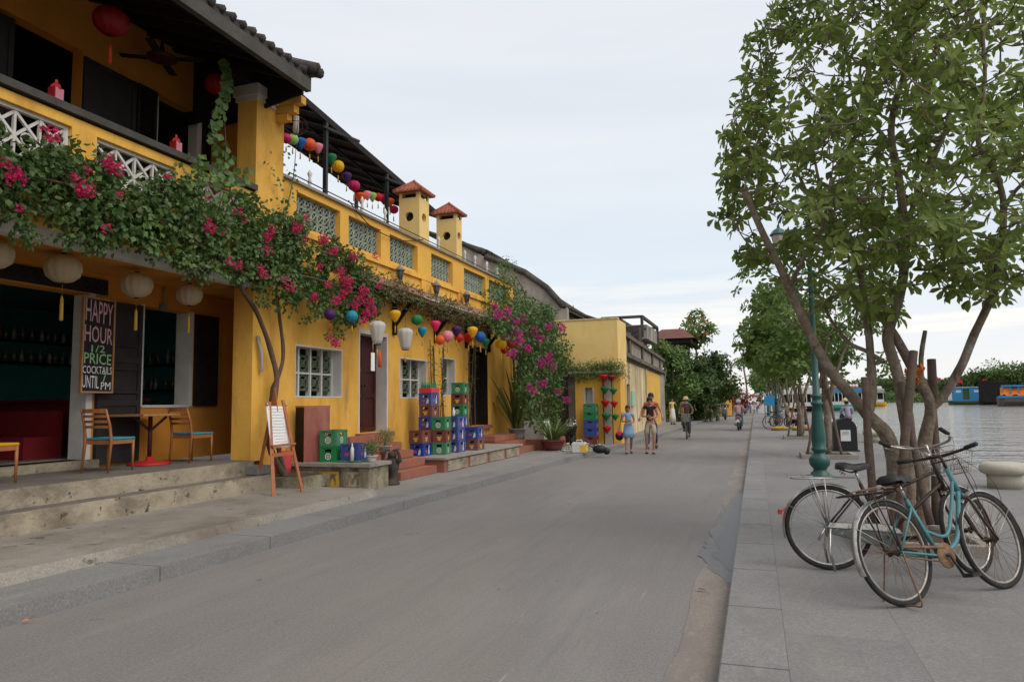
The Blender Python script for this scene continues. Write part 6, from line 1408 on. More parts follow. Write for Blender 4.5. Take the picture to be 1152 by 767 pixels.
CG = 'drinks crates stacked on the brick platform'
random.seed(12); stack_pos = {}
for k, (pp, cols, nm) in STK.items():
    q = P(pp[0], pp[1], z=.43); q.x -= .15; q.y += .21; q.x = min(q.x, -6.24)
    if k == 'S2': q = Vector((-7.2, 15.12, .43))
    if k == 'S5': q = Vector((-7.02, 16.52, .43))
    if k == 'S4': q = Vector((-6.60, 15.26, .43))
    if k == 'S3': q = Vector((-6.60, 14.50, .43))
    if k == 'S1': q = Vector((-6.88, 14.02, .43))
    if k == 'S6': q = Vector((-6.42, 16.02, .43))
    stack_pos[k] = q
    for i, col in enumerate(cols):
        w_ = 'bottom' if i == 0 else 'top' if i == len(cols)-1 else ON[i]+' from the ground'
        put_crate(q+Vector((random.uniform(-.012, .012), random.uniform(-.012, .012), i*.272)), random.uniform(-.05, .05)+(.12 if k in ('S3', 'S5') else 0), col, '%s crate, %s in %s on the brick platform' % (col if col != 'red' else 'dark red', w_, nm), CG)
q = stack_pos['S2']+Vector((0, 0, 5*.272))
t = thing('bottle_tray', 'bright red shallow tray full of green bottles topping the rear left stack', 'tray', q); b = B(); b.box(q.x-.16, q.x+.16, q.y-.22, q.y+.22, q.z, q.z+.12); b.build('tray', 'plastic_red', t, bevel=.008)
for i in range(3):
    for j in range(4):
        b = B(); b.lathe([(.028, .02), (.03, .17), (.012, .22), (.012, .26), (.0001, .26)], q+Vector((-.1+i*.1, -.15+j*.1, 0)), 7); b.build('bottle', 'crate_green', t)
b = B(); q = stack_pos['S4']+Vector((0, -.1, .82)); b.lathe([(.02, 0), (.035, .02), (.035, .12), (.015, .16), (.012, .2), (.0001, .2)], q, 8); tag(b.build('white_bottle', 'plastic_white'), 'small white bottle standing on top of the narrow blue stack', 'bottle')
LGc = 'drinks crates on the stone platform'
put_crate(Vector((-6.96, 10.78, .565)), .12, 'green', 'green crate, lower of the pair beside the red cabinet', LGc)
put_crate(Vector((-6.96, 10.78, .837)), .10, 'green', 'green crate, upper of the pair beside the red cabinet', LGc)
put_crate(Vector((-6.56, 10.82, .60)), .06, 'blue', 'single blue crate between the green pair and the white pot', LGc)
b = B(); b.box(-6.76, -6.34, 10.55, 11.08, .566, .597); tag(b.build('green_tray', 'crate_green', bevel=.006), 'flat green tray under the single blue crate', 'tray')
b = B(); b.lathe([(.03, 0), (.032, .2), (.012, .25), (.012, .29), (.0001, .29)], (-6.42, 10.5, .598), 8); tag(b.build('white_bottle', 'plastic_white'), 'white bottle beside the single blue crate', 'bottle')
for i, col in enumerate(('red', 'blue', 'blue', 'green', 'green')):
    q = P(665, 499, z=.13); q.y = PWY-.34; q.x = P(665, 480, y=q.y).x
    put_crate(q+Vector((0, 0, i*.272-.0)), R_(90), col, '%s crate, %s in the stack against the planter wall' % (col if col != 'red' else 'dark red', ['bottom', 'second', 'third', 'fourth', 'top'][i]), 'drinks crates stacked against the planter wall')
# stone guardian figure by the steps
c = Vector((-5.92, 12.0, .125)); c = P(441, 545, z=.125); c = P(441, 545, z=.125); c = Vector((c.x, c.y, .125)); t = thing('stone_figure', 'small dark stone guardian beast with raised paws below the brick steps', 'statue', c); b = B()
b.lathe([(.13, 0), (.14, .03), (.10, .07), (.08, .14), (.10, .2), (.12, .28), (.13, .36), (.10, .44), (.06, .5), (.0001, .52)], c, 12)
b.ball(c+Vector((.02, -.03, .52)), .075, 10, 8, sx=1.1, sz=.9)
for s in (-1, 1): b.tube([c+Vector((s*.08, 0, .38)), c+Vector((s*.17, -.02, .42)), c+Vector((s*.15, -.03, .55)), c+Vector((s*.10, -.02, .62))], [.045, .04, .03, .035], 7); b.ball(c+Vector((s*.05, -.02, .6)), .025, 6, 5)
b.build('body', 'roof_tile_old', t)
# odds and ends at the end of the brick ledge
c = P(648, 511, z=.13)+Vector((0, .5, 0)); c.z = .13; t = thing('jerrycan', 'yellow and white plastic jerrycan lying by the kerb near the terracotta pot', 'jerrycan', c); b = B(); b.box(c.x-.22, c.x+.18, c.y-.14, c.y+.14, c.z, c.z+.3); b.build('body', 'plastic_white', t, bevel=.03); b = B(); b.box(c.x+.0, c.x+.2, c.y-.145, c.y+.145, c.z+.02, c.z+.25); b.build('yellow_end', 'plastic_yellow', t, bevel=.02); b = B(); b.tube([c+Vector((-.1, 0, .29)), c+Vector((-.1, 0, .36)), c+Vector((.05, 0, .36)), c+Vector((.05, 0, .29))], .015, 6); b.build('handle', 'plastic_white', t)
c = P(672, 510, z=.13)+Vector((0, .3, 0)); c.z = .13; b = B(); b.ball(c+Vector((0, 0, .1)), .2, 10, 8, sy=.7, sz=.6); b.ball(c+Vector((.2, 0, .05)), .1, 8, 6); tag(b.build('refuse_sack', 'black_paint'), 'black refuse sack on the pavement below the planter wall', 'sack')
random.seed(14)
b = B()
for k in range(70):
    c = P(random.uniform(628, 678), random.uniform(498, 508), z=.13); r_ = random.uniform(.02, .07); b.ball(c+Vector((0, 0, r_*.4)), r_, 5, 4, sz=.6)
tag(b.build('rubble', 'stone_pale'), 'scattered stones and building rubble below the planter wall', 'rubble', kind='stuff')
for k in range(5):
    a = P(random.uniform(640, 672), random.uniform(500, 506), z=.14); b = B(); b.bar(a, a+Vector((random.uniform(-.6, .6), random.uniform(-.3, .6), random.uniform(.0, .35))), .03); tag(b.build('timber_offcut', 'stake_wood'), 'loose timber offcut among the rubble below the planter wall', 'timber', 'loose timber offcuts below the planter wall')
# balcony lamps (red storm lanterns on the rail)
for (px, py, w_) in ((63, 108, 'left'), (198, 168, 'right')):
    c = P(px, py, x=-7.68); c.z = 5.12; t = thing('table_lamp', 'small red lamp with a pink shade, %s one on the balcony rail' % w_, 'lamp', c, group='red lamps on the balcony rail')
    b = B(); b.box(c.x-.055, c.x+.055, c.y-.055, c.y+.055, c.z, c.z+.17); b.build('shade', 'silk_palepink', t); b = B(); b.box(c.x-.058, c.x+.058, c.y-.06, c.y-.052, c.z, c.z+.18); b.lathe([(.08, .17), (.05, .22), (.02, .24), (.02, .28), (.0001, .28)], c, 4, smooth=False); b.build('cap', 'red_paint', t)
# ceiling fan under the eave, dark
c = P(182, 68, x=-8.5); t = thing('ceiling_fan', 'dark ceiling fan with a patterned hub under the balcony roof', 'fan', c); b = B(); b.lathe([(.16, 0), (.22, .02), (.22, .05), (.05, .08), (.02, .3), (.0001, .3)], c, 14); b.build('hub', 'red_door', t)
for a in range(4):
    b = B(); d = Vector((math.cos(a*PI/2+.5), math.sin(a*PI/2+.5), 0)); b.bar(c+d*.2+Vector((0, 0, .03)), c+d*.6+Vector((0, 0, .04)), .12, .01); b.build('blade', 'dark_wood', t)

# ------------------------------------------------------------------ riverside furniture
def lamp_post(loc, label):
    t = thing('street_lamp', label, 'lamp post', loc, 0, 'green ornamental lamp posts along the river')
    b = B(); b.lathe([(.25, 0), (.25, .025), (.17, .03), (.165, .07), (.115, .11), (.12, .15), (.175, .22), (.185, .30), (.16, .37), (.10, .42), (.095, .45), (.135, .48), (.135, .52), (.115, .54), (.125, .66), (.12, .80), (.095, 1.15), (.078, 1.30), (.105, 1.32), (.105, 1.36), (.075, 1.38), (.08, 1.44), (.10, 1.46), (.10, 1.49), (.065, 1.52), (.05, 2.4), (.042, 3.9), (.065, 3.93), (.065, 3.98), (.035, 4.02), (.03, 4.6), (.045, 4.66), (.0001, 4.75)], (0, 0, 0), 20); b.build('pole', 'pole_green', t, world=False)
    for s in (-1, 1):
        b = B(); b.tube(spline([(0, 0, 3.8), (s*.15, 0, 3.78), (s*.32, 0, 3.88), (s*.42, 0, 4.05), (s*.52, 0, 4.2)]), .02, 7); b.tube(spline([(0, 0, 4.0), (s*.12, 0, 4.1), (s*.22, 0, 4.02), (s*.15, 0, 3.94)]), .012, 5); b.build('arm', 'pole_green', t, world=False)
        h = B(); h.lathe([(.03, 4.2), (.07, 4.23), (.09, 4.27), (.09, 4.29), (.0001, 4.29)], (s*.52, 0, 0), 8, smooth=False); h.build('lamp_socket', 'pole_green', t, world=False); h = B(); h.lathe([(.16, 4.55), (.17, 4.57), (.10, 4.66), (.03, 4.70), (.02, 4.76), (.0001, 4.78)], (s*.52, 0, 0), 8, smooth=False)
        hd = h.build('lamp_head', 'pole_green', t, world=False); g = B(); g.lathe([(.085, 4.29), (.14, 4.55), (.0001, 4.555)], (s*.52, 0, 0), 8, smooth=False); g.build('glass', 'stone_pale', hd, world=False)
    return t
lp = lamp_post(P(923, 536, z=.1), 'green cast iron lamp post nearest the bicycles')
dup(lp, (1.05, 41, .1), 0, 'green lamp post far down the riverside pavement beside a parked bicycle')
dup(lp, (1.05, 68, .1), 0, 'farthest small green lamp post of the riverside row')
c = P(950, 507, z=.1); t = thing('litter_bin', 'black arched litter bin with a white notice on it', 'bin', c, .1); b = B()
arch = [(-.30, .04), (.30, .04), (.30, .62)]+[(.30*math.cos(a), .62+.27*math.sin(a)) for a in [PI*k/10 for k in range(1, 10)]]+[(-.30, .62)]
b.prism(arch, -.22, .20, 'y'); b.build('body', 'black_paint', t, world=False, bevel=.01); b = B(); b.box(-.34, .34, -.24, .22, 0, .04); b.build('foot', 'black_paint', t, world=False)
b = B(); b.box(-.12, .13, -.226, -.221, .28, .58); nb = b.build('notice', 'paper', t, world=False); b = B()
for k in range(3): b.box(-.08, .09, -.2285, -.2265, .52-k*.035, .535-k*.035)
b.build('print', 'ink', nb, world=False)
b = B(); b.box(-.16, .16, .2005, .42, .05, .55); b.build('rear_box', 'rusty_steel', t, world=False, bevel=.02)
c = P(941, 508, z=.1); b = B()
bp0 = None
def bollard(loc, label):
    t = thing('mooring_bollard', label, 'bollard', loc, 0, 'stone mooring bollards along the quay'); b = B()
    b.lathe([(.235, 0), (.235, .20), (.22, .22)], n=24); b.build('shaft', 'stone_pale', t, world=False); b = B(); b.lathe([(.22, .205), (.31, .235), (.335, .29), (.325, .35), (.27, .39), (.0001, .40)], n=24); b.build('cap', 'stone_pale', t, world=False); return t
bo = bollard((3.62, 13.1, .1), 'pale mushroom shaped stone bollard nearest the camera at the quay edge')
for y, w_ in ((19.6, 'second bollard along the quay edge, behind the large tree trunk'), (26.1, 'third bollard along the quay edge, right of the litter bin'), (32.6, 'fourth bollard along the quay edge, beside the seated person in a straw hat'), (39.1, 'fifth bollard along the quay edge, small and half hidden'), (45.6, 'sixth bollard along the quay edge, small and far away')): dup(bo, (3.62, y, .1), 0, w_)
# fallen leaves on the ground
random.seed(19)
for k, (px, py, m_) in enumerate([(30, 700, 'tarp_orange'), (644, 565, 'tarp_orange'), (822, 509, 'tarp_orange'), (787, 664, 'petal_red'), (277, 588, 'petal'), (868, 484, 'silk_yellow'), (884, 492, 'silk_yellow')]):
    z_ = .012 if 300 < px < 850 or px < 100 else .135 if px < 300 else .108
    c = P(px, py, z=z_); b = B()
    for j in range(2): b.leaf(c+Vector((random.uniform(-.03, .03), random.uniform(-.03, .03), .012)), Vector((random.uniform(-1, 1), random.uniform(-1, 1), .08)), UP, .055, .035)
    tag(b.build('fallen_leaf', m_, recalc=False), ['orange leaf lying on the road by the left kerb', 'orange leaf lying in the middle of the road', 'small orange leaf on the far road', 'reddish leaf beside the right hand gutter', 'pink petal on the left kerb stones', 'yellow leaf on the riverside pavement by the kerb', 'yellow leaf on the riverside pavement near the lamp'][k], 'leaf', 'fallen leaves and petals')
# ------------------------------------------------------------------ people
def skin_mesh(V, E_, rad, sub=1, root=0):
    me = bpy.data.meshes.new('t'); me.from_pydata(V, E_, []); o = bpy.data.objects.new('t', me); COL.objects.link(o)
    m = o.modifiers.new('s', 'SKIN'); m.use_smooth_shade = True; m.branch_smoothing = .6
    for i, r in enumerate(rad):
        sv = me.skin_vertices[0].data[i]; sv.radius = (r, r) if not hasattr(r, '__len__') else r; sv.use_root = (i == root)
    o.modifiers.new('u', 'SUBSURF').levels = sub
    dg = bpy.context.evaluated_depsgraph_get(); dg.update(); ev = o.evaluated_get(dg); em = ev.to_mesh()
    vs = [v.co.copy() for v in em.vertices]; fs = [tuple(p.vertices) for p in em.polygons]; ev.to_mesh_clear()
    bpy.data.objects.remove(o); bpy.data.meshes.remove(me); return vs, fs
def sk(b, joints, edges, sub=1):
    """joints: name -> (x, y, z, r); adds one skinned surface to the builder"""
    names = list(joints); V = [joints[n][:3] for n in names]; E_ = [(names.index(a), names.index(c)) for a, c in edges]; vs, fs = skin_mesh(V, E_, [joints[n][3] for n in names], sub); b.add(vs, fs, True)
STAND = dict(hl=(-.10, 0, .90), hr=(.10, 0, .90), kl=(-.10, -.01, .48), kr=(.10, -.01, .48), al=(-.10, .03, .08), ar=(.10, .03, .08), tl=(-.11, -.13, .03), tr=(.11, -.13, .03),
             pel=(0, 0, .95), wst=(0, 0, 1.10), che=(0, 0, 1.28), nck=(0, .01, 1.44), hd=(0, -.01, 1.58),
             sl=(-.17, 0, 1.38), sr=(.17, 0, 1.38), el=(-.215, .03, 1.11), er=(.215, .03, 1.11), wl=(-.215, -.04, .87), wr=(.215, -.04, .87))
def person(loc, rz, label, pose={}, top='white', legs='jeans', sleeves=.5, shorts=False, skirt=None, skin='skin', hair='hair', hairlen=0, hat=None, h=1.0, fem=False, helmet=None, group=None, detail=True, shoes='black'):
    """local -y is forward"""
    J = dict(STAND); J.update(pose); t = thing('person', label, 'person', loc, rz, group); t.scale = (h, h, h)
    def ps(k, r): return (*J[k], r)
    def mid(a, c, f, r): p = Vector(J[a]).lerp(Vector(J[c]), f); return (*p, r)
    shw = .9 if fem else 1
    body = {'pel': ps('pel', .105), 'wst': ps('wst', .095*shw), 'che': ps('che', .12*shw), 'nb': mid('che', 'nck', .75, .075), 'nck': ps('nck', .048), 'ht': mid('nck', 'hd', .5, .045)}
    ed = [('pel', 'wst'), ('wst', 'che'), ('che', 'nb'), ('nb', 'nck'), ('nck', 'ht')]
    for s in 'lr':
        body.update({'h'+s: ps('h'+s, .088), 'k'+s: ps('k'+s, .055), 'c'+s: mid('k'+s, 'a'+s, .35, .052), 'a'+s: ps('a'+s, .034), 't'+s: ps('t'+s, .03), 's'+s: ps('s'+s, .052*shw), 'e'+s: ps('e'+s, .036*shw), 'w'+s: ps('w'+s, .024)})
        ed += [('pel', 'h'+s), ('h'+s, 'k'+s), ('k'+s, 'c'+s), ('c'+s, 'a'+s), ('a'+s, 't'+s), ('nb', 's'+s), ('s'+s, 'e'+s), ('e'+s, 'w'+s)]
    b = B(); sk(b, body, ed)
    hd = Vector(J['hd']); up_v = (hd-Vector(J['nck'])).normalized(); fwd = Vector(J.get('look', (0, -1, 0))).normalized(); side = fwd.cross(UP).normalized()
    # head: skull narrowing to the jaw, nose, ears, lips, eyes
    def hp(x, f, z): return hd + side*x + fwd*f + UP*z
    prof = [(.0001, -.115), (.032, -.112), (.052, -.085), (.062, -.05), (.070, -.01), (.076, .03), (.074, .07), (.058, .10), (.03, .118), (.0001, .122)]; n = 12; vs_ = []
    for r, z in prof:
        for k in range(n): a = 2*PI*k/n; vs_.append(hp(r*math.cos(a), r*1.16*math.sin(a)+(.012 if z < -.05 else -.004), z))
    b.add(vs_, [(i*n+k, i*n+(k+1) % n, (i+1)*n+(k+1) % n, (i+1)*n+k) for i in range(len(prof)-1) for k in range(n)], True)
    if detail:
        b.add([hp(0, .082, .015), hp(-.014, .078, -.03), hp(.014, .078, -.03), hp(0, .108, -.028), hp(0, .082, -.04)], [(0, 1, 3), (0, 3, 2), (1, 4, 3), (2, 3, 4)])
        for s in (-1, 1): b.ball(hp(s*.074, -.005, -.005), .016, 6, 5, sx=.6)
        b.cur = 1
        for s in (-1, 1): b.ball(hp(s*.028, .076, .008), .009, 6, 4)
        b.cur = 2; b.ball(hp(0, .078, -.062), .017, 6, 4, sy=.5, sz=.4); b.cur = 0
    for s, sg in (('l', -1), ('r', 1)):   # palm, four fingers and a thumb, slightly curled
        w = Vector(J['w'+s]); e = Vector(J['e'+s]); d = (w-e).normalized(); o_ = d.cross(Vector((0, -1, 0))); o_ = o_.normalized() if o_.length > .1 else Vector((1, 0, 0)); pn = d.cross(o_)
        b.tube([w-d*.01, w+d*.03, w+d*.085], [.022, .034, .033], 7)
        if detail:
            for k in range(4):
                L_ = (.07, .08, .076, .06)[k]; q = w+d*.08+o_*(-.024+.016*k); b.tube([q, q+d*L_*.5+pn*.006, q+d*L_*.85+pn*.03], [.009, .008, .006], 5)
            q = w+d*.03+o_*-.03; b.tube([q, q+d*.03-o_*.025, q+d*.06-o_*.03+pn*.012], [.011, .010, .008], 5)
    b.build('body', ['skin' if skin == 'skin' else skin, 'eye_dark', 'lips'], t, world=False, recalc=False)
    # hair
    if hair and not helmet:
        b = B(); prof = [(.088, -.03), (.090, .0), (.088, .05), (.078, .09), (.05, .122), (.0001, .136)]; vs_ = []
        for r, z in prof:
            for k in range(n): a = 2*PI*k/n; f_ = math.sin(a); zz = z+(.055*max(0, f_) if z < .06 else 0); vs_.append(hp(r*math.cos(a), r*1.12*f_-.012, zz))
        b.add(vs_, [(i*n+k, i*n+(k+1) % n, (i+1)*n+(k+1) % n, (i+1)*n+k) for i in range(len(prof)-1) for k in range(n)], True)
        if hairlen: b.tube([hp(0, -.06, .04), hp(0, -.085, -.05), hp(0, -.08, -.05-hairlen*.6), hp(0, -.07, -.05-hairlen)], [.07, .075, .055, .02], 9)
        b.build('hair', hair, t, world=False, recalc=False)
    if hat == 'conical': b = B(); b.lathe([(.235, 0), (.12, .085), (.0001, .175), (.0001, .165), (.115, .075), (.235, -.006)], tuple(hp(0, 0, .05)), 18); b.build('hat', 'straw', t, world=False)
    if hat == 'sun': b = B(); b.lathe([(.17, -.01), (.10, .03), (.095, .09), (.06, .125), (.0001, .13)], tuple(hp(0, 0, .05)), 16); b.build('hat', 'straw', t, world=False)
    if helmet: b = B(); b.lathe([(.10, -.03), (.125, .02), (.12, .09), (.08, .15), (.0001, .17)], tuple(hp(0, -.01, .0)), 14); b.build('helmet', helmet, t, world=False)
    # top garment
    g = .018; b = B(); tp = {'pel': ps('pel', .122+g*.3), 'wst': ps('wst', (.102*shw)+g), 'che': ps('che', .126*shw+g), 'nb': mid('che', 'nck', .7, .078+g*.4)}; ed = [('pel', 'wst'), ('wst', 'che'), ('che', 'nb')]
    if sleeves is None:
        for s in 'lr': tp['s'+s] = mid('nb0', 's'+s, .62, .062) if 0 else (*Vector(J['che']).lerp(Vector(J['s'+s]), .68), .075); tp['x'+s] = (*(Vector(J['s'+s]).lerp(Vector(J['nck']), .40)+Vector((0, 0, .01))), .052); ed += [('che', 's'+s), ('s'+s, 'x'+s)]
    else:
        for s in 'lr':
            tp['s'+s] = ps('s'+s, .055+g*.8); ed.append(('nb', 's'+s))
            if sleeves <= 1: tp['m'+s] = mid('s'+s, 'e'+s, max(.12, sleeves), .05+g*.7); ed.append(('s'+s, 'm'+s))
            else: tp['e'+s] = ps('e'+s, .042+g*.6); tp['w'+s] = mid('e'+s, 'w'+s, .88, .032+g*.5); ed += [('s'+s, 'e'+s), ('e'+s, 'w'+s)]
    sk(b, tp, ed); b.build('shirt' if not skirt == 'dress' else 'dress', 'cloth_'+top, t, world=False, recalc=False)
    # legs
    if skirt:
        b = B(); hz = J['pel'][2]; zk = skirt_len = J['kl'][2]+(.06 if skirt == 'dress' else -.3); cx_ = J['pel'][0]; cyy = (J['kl'][1]+J['kr'][1])/2
        prof = [(.125, hz+.10), (.15, hz), (.19, (hz+zk)/2), (.22, zk), (.205, zk), (.14, hz-.02)]; vs_ = []
        for i, (r, z) in enumerate(prof):
            tt = max(0, (hz-z)/(hz-zk))
            for k in range(20): a = 2*PI*k/20; rr = r*(1+.07*tt*math.sin(a*5)); vs_.append((cx_+rr*math.cos(a), lerp(J['pel'][1], cyy, tt)+rr*.8*math.sin(a), z))
        b.add(vs_, [(i*20+k, i*20+(k+1) % 20, (i+1)*20+(k+1) % 20, (i+1)*20+k) for i in range(len(prof)-1) for k in range(20)], True); b.build('skirt', 'cloth_'+(top if skirt == 'dress' else legs), t, world=False, recalc=False)
    else:
        b = B(); tp = {'pel': ps('pel', .115), 'top': (*Vector(J['pel']).lerp(Vector(J['wst']), .35), .108)}; ed = [('pel', 'top')]
        for s in 'lr':
            tp['h'+s] = ps('h'+s, .102); ed.append(('pel', 'h'+s))
            if shorts: tp['m'+s] = mid('h'+s, 'k'+s, .9, .092); ed.append(('h'+s, 'm'+s))
            else: tp['k'+s] = ps('k'+s, .070); tp['a'+s] = mid('k'+s, 'a'+s, .88, .055); ed += [('h'+s, 'k'+s), ('k'+s, 'a'+s)]
        sk(b, tp, ed); b.build('shorts' if shorts else 'trousers', 'cloth_'+legs, t, world=False, recalc=False)
    for s in 'lr':
        b = B(); a = Vector(J['a'+s]); tt = Vector(J['t'+s]); d = (tt-a); d.z = 0; d.normalize(); b.bar(a-d*.05+Vector((0, 0, -(a.z-tt.z)-.022)), tt+d*.05+Vector((0, 0, -.022)), .085, .02) if shoes == 'sandal' else b.tube([a-d*.05+Vector((0, 0, -.02)), a+Vector((0, 0, -.03)), tt, tt+d*.05], [.035, .045, .04, .026], 7)
        b.build('shoe', 'dark_wood' if shoes == 'sandal' else 'black_paint' if shoes == 'black' else 'cloth_tan', t, world=False)
    return t
WALK = dict(kl=(-.10, -.14, .50), al=(-.10, -.20, .09), tl=(-.10, -.34, .05), kr=(.10, -.02, .48), ar=(.10, .22, .14), tr=(.10, .12, .04), el=(-.25, .08, 1.12), wl=(-.27, .08, .88), er=(.25, -.06, 1.12), wr=(.27, -.16, .92))
FOLD = dict(el=(-.235, .0, 1.12), wl=(-.07, -.23, 1.12), er=(.235, .0, 1.12), wr=(.07, -.24, 1.08))
def face(deg): return R_(deg)   # 0 looks back down the street towards the camera
def scaled(px, fy, hy, z=0.):
    p = P(px, fy, z=z); q = P(px, hy, y=p.y); return p, (q.z-p.z)/1.70
p, s_ = scaled(707.5, 510, 455.5); p2 = dict(WALK); p2.update(dict(el=(-.22, 0, 1.12), wl=(-.02, -.22, 1.14), er=(.22, -.02, 1.12), wr=(.0, -.25, 1.06), look=(.15, -1, 0)))
person(p, face(14), 'woman in a pale blue dress walking with folded arms beside the man in black', p2, 'lightblue', 'lightblue', .45, skirt='dress', hair='hair_brown', hairlen=.12, h=s_, fem=True, shoes='sandal')
b = B(); c = p+Vector((-.27, .02, .52)); b.ball(c, .14, 10, 8, sx=.9, sy=.45, sz=1.0); b.tube([c+Vector((-.03, 0, .12)), c+Vector((.04, -.02, .4)), c+Vector((.1, -.03, .72))], .008, 5); hb = B(); tg = tag(b.build('shoulder_bag', 'cloth_black'), 'black bag with a pink patch hanging beside the woman in blue', 'bag'); hb.ball(c+Vector((.01, -.045, .07)), .085, 8, 6, sy=.35); hb.build('patch', 'cloth_hotpink', tg)
p, s_ = scaled(732.5, 510, 446.5); p2 = dict(WALK); p2.update(FOLD)
p2 = dict(p2, kl=(-.12, -.04, .50), al=(-.12, .02, .10), tl=(-.13, -.10, .04), kr=(.11, -.10, .50), ar=(.08, -.12, .08), tr=(.08, -.26, .04))
person(p, face(6), 'man in a black sleeveless top and khaki shorts walking towards the camera', p2, 'black', 'khaki', .0, shorts=True, skin='skin', h=s_, shoes='sandal')
q = P(734, 505, z=0); person(q, face(0), 'person in a coral top walking close behind the man in black', dict(WALK, el=(-.30, 0, 1.12), wl=(-.33, -.14, .96), er=(.30, 0, 1.12), wr=(.34, -.14, .98)), 'coral', 'navy', .3, h=s_*1.09, hair='hair', fem=True)
p, s_ = scaled(757, 477.5, 447.5, .12); person(p, face(35), 'woman in a yellow top and white trousers standing by the yellow wall', dict(er=(.24, -.10, 1.22), wr=(.10, -.2, 1.38)), 'yellow', 'white', .3, skirt='long', h=s_, fem=True, detail=False)
p, s_ = scaled(768.5, 478, 447, .12); person(p, face(120), 'person in a grey shirt and light trousers leaning forward by the yellow wall', dict(hd=(0, -.14, 1.56), nck=(0, -.10, 1.42), che=(0, -.06, 1.28), al=(-.1, -.2, .08), tl=(-.1, -.34, .03), kl=(-.1, -.12, .48)), 'grey', 'grey', 1.3, h=s_, detail=False)
p, s_ = scaled(763, 475, 455, .12); person(p+Vector((.1, 1.5, 0)), face(100), 'short person in red standing behind the leaning person in grey', {}, 'red', 'jeans', .4, h=s_*1.1, detail=False)
p, s_ = scaled(796.5, 474.5, 451.5); person(p, face(100), 'man in a white shirt and black trousers crossing by the kerb beyond the cyclist', WALK, 'white', 'black', .5, h=s_, detail=False)
RIDE = dict(pel=(0, .06, .80), hl=(-.10, .04, .80), hr=(.10, .04, .80), kl=(-.12, -.32, .66), kr=(.12, -.32, .66), al=(-.12, -.28, .28), ar=(.12, -.28, .28), tl=(-.12, -.42, .24), tr=(.12, -.42, .24), wst=(0, .05, .96), che=(0, 0, 1.14), nck=(0, -.03, 1.31), hd=(0, -.05, 1.45),
            sl=(-.18, -.02, 1.25), sr=(.18, -.02, 1.25), el=(-.27, -.16, 1.02), er=(.27, -.16, 1.02), wl=(-.24, -.42, 1.02), wr=(.24, -.42, 1.02))
SIT = dict(pel=(0, 0, .28), hl=(-.1, -.02, .28), hr=(.1, -.02, .28), kl=(-.16, -.36, .42), kr=(.16, -.36, .42), al=(-.14, -.42, .08), ar=(.14, -.42, .08), tl=(-.14, -.55, .03), tr=(.14, -.55, .03), wst=(0, -.01, .44), che=(0, -.05, .62), nck=(0, -.09, .78), hd=(0, -.12, .92), sl=(-.17, -.06, .72), sr=(.17, -.06, .72), el=(-.22, -.16, .5), er=(.22, -.16, .5), wl=(-.1, -.34, .46), wr=(.1, -.34, .46))
def up_sit(d): return {k: (v[0], v[1], v[2]+d) for k, v in SIT.items()}
p = P(889, 482, z=.1); person(p, face(60), 'street vendor in pink with a conical straw hat squatting on the pavement', SIT, 'pink', 'black', 1.3, hat='conical', h=1.05, fem=True, detail=False)
def basket(c, r, m_, label, g):
    t = thing('basket', label, 'basket', c, group=g); b = B(); b.lathe([(r*.8, 0), (r, .12), (r*1.05, .14), (r*.9, .14), (r*.85, .05), (.0001, .05)], c, 14); b.build('tray', 'straw', t); f = B()
    for k in range(26): a, q_ = random.random()*6.3, r*.75*random.random()**.5; f.ball(c+Vector((q_*math.cos(a), q_*math.sin(a), .14)), .05, 6, 5)
    f.build('fruit', m_, t)
for k, (px, py, r_, m_, lb_) in enumerate(((877, 484, .42, 'silk_yellow', 'flat basket of yellow fruit in front of the vendor in pink'), (899, 484, .35, 'silk_yellow', 'basket of yellow fruit behind the third tree'), (912, 484, .35, 'tarp_orange', 'basket of orange fruit right of the third tree'))): basket(P(px, py, z=.1), r_, m_, lb_, "fruit baskets of the pavement vendors")
person(P(906, 483, z=.1)+Vector((0, .6, 0)), face(-40), 'vendor in dark clothes with a conical hat squatting behind the third tree', SIT, 'darkgrey', 'black', 1.3, hat='conical', h=1.05, detail=False)
person(Vector((3.6, 32.55, .42)), face(190), 'person in a grey blue shirt and conical hat sitting on a bollard facing the river', SIT, 'mauve', 'navy', 1.3, hat='conical', h=1.05, detail=False)
# the crowd at the far end of the street
FAR = [(842, 462, 451, 'blue', 'lightblue', 'jeans', 'man in a pale blue shirt walking away in the middle of the far street'), (806, 468, 451, 'w', 'white', 'jeans', 'person in white by the far left kerb near the parked scooters'), (824, 467, 452, 'k', 'coral', 'navy', 'person in coral at the far left side of the street'),
       (829, 466, 451, 'p', 'pink', 'grey', 'person in pink on the far street left of the scooter rider'), (821, 466, 452, 't', 'tan', 'brown', 'person in tan on the far left pavement'), (847, 461, 452, 'd', 'navy', 'darkgrey', 'person in navy on the far street, right of the man in pale blue'),
       (851, 460, 452.4, 'r', 'red', 'grey', 'tiny figure in red near the end of the street'), (838, 461, 452, 'g', 'grey', 'brown', 'tiny figure in grey near the end of the street'), (866, 464, 451, 'w2', 'white', 'grey', 'person in white beside the parked bicycles by the second lamp'), (872, 465, 452, 'b2', 'lightblue', 'navy', 'person in blue beside the parked bicycles by the second lamp'), (783, 472, 452, 'br', 'brown', 'jeans', 'person in brown under the dark trees by the yellow wall'), (786, 474, 453, 'bl', 'lightblue', 'darkgrey', 'person in blue near the dark trees by the left kerb')]
for i, (px, fy, hy, _, tc_, lc, lab) in enumerate(FAR):
    p, s_ = scaled(px, fy, hy); s_ = max(.9, min(1.06, s_)); person(p, face([180, 0, 20, 170, 40, 180, 0, 10, 90, 200, 90, 10][i]), lab, WALK if i % 2 == 0 else {}, tc_, lc, .5, h=s_, detail=False, group='people at the far end of the street')
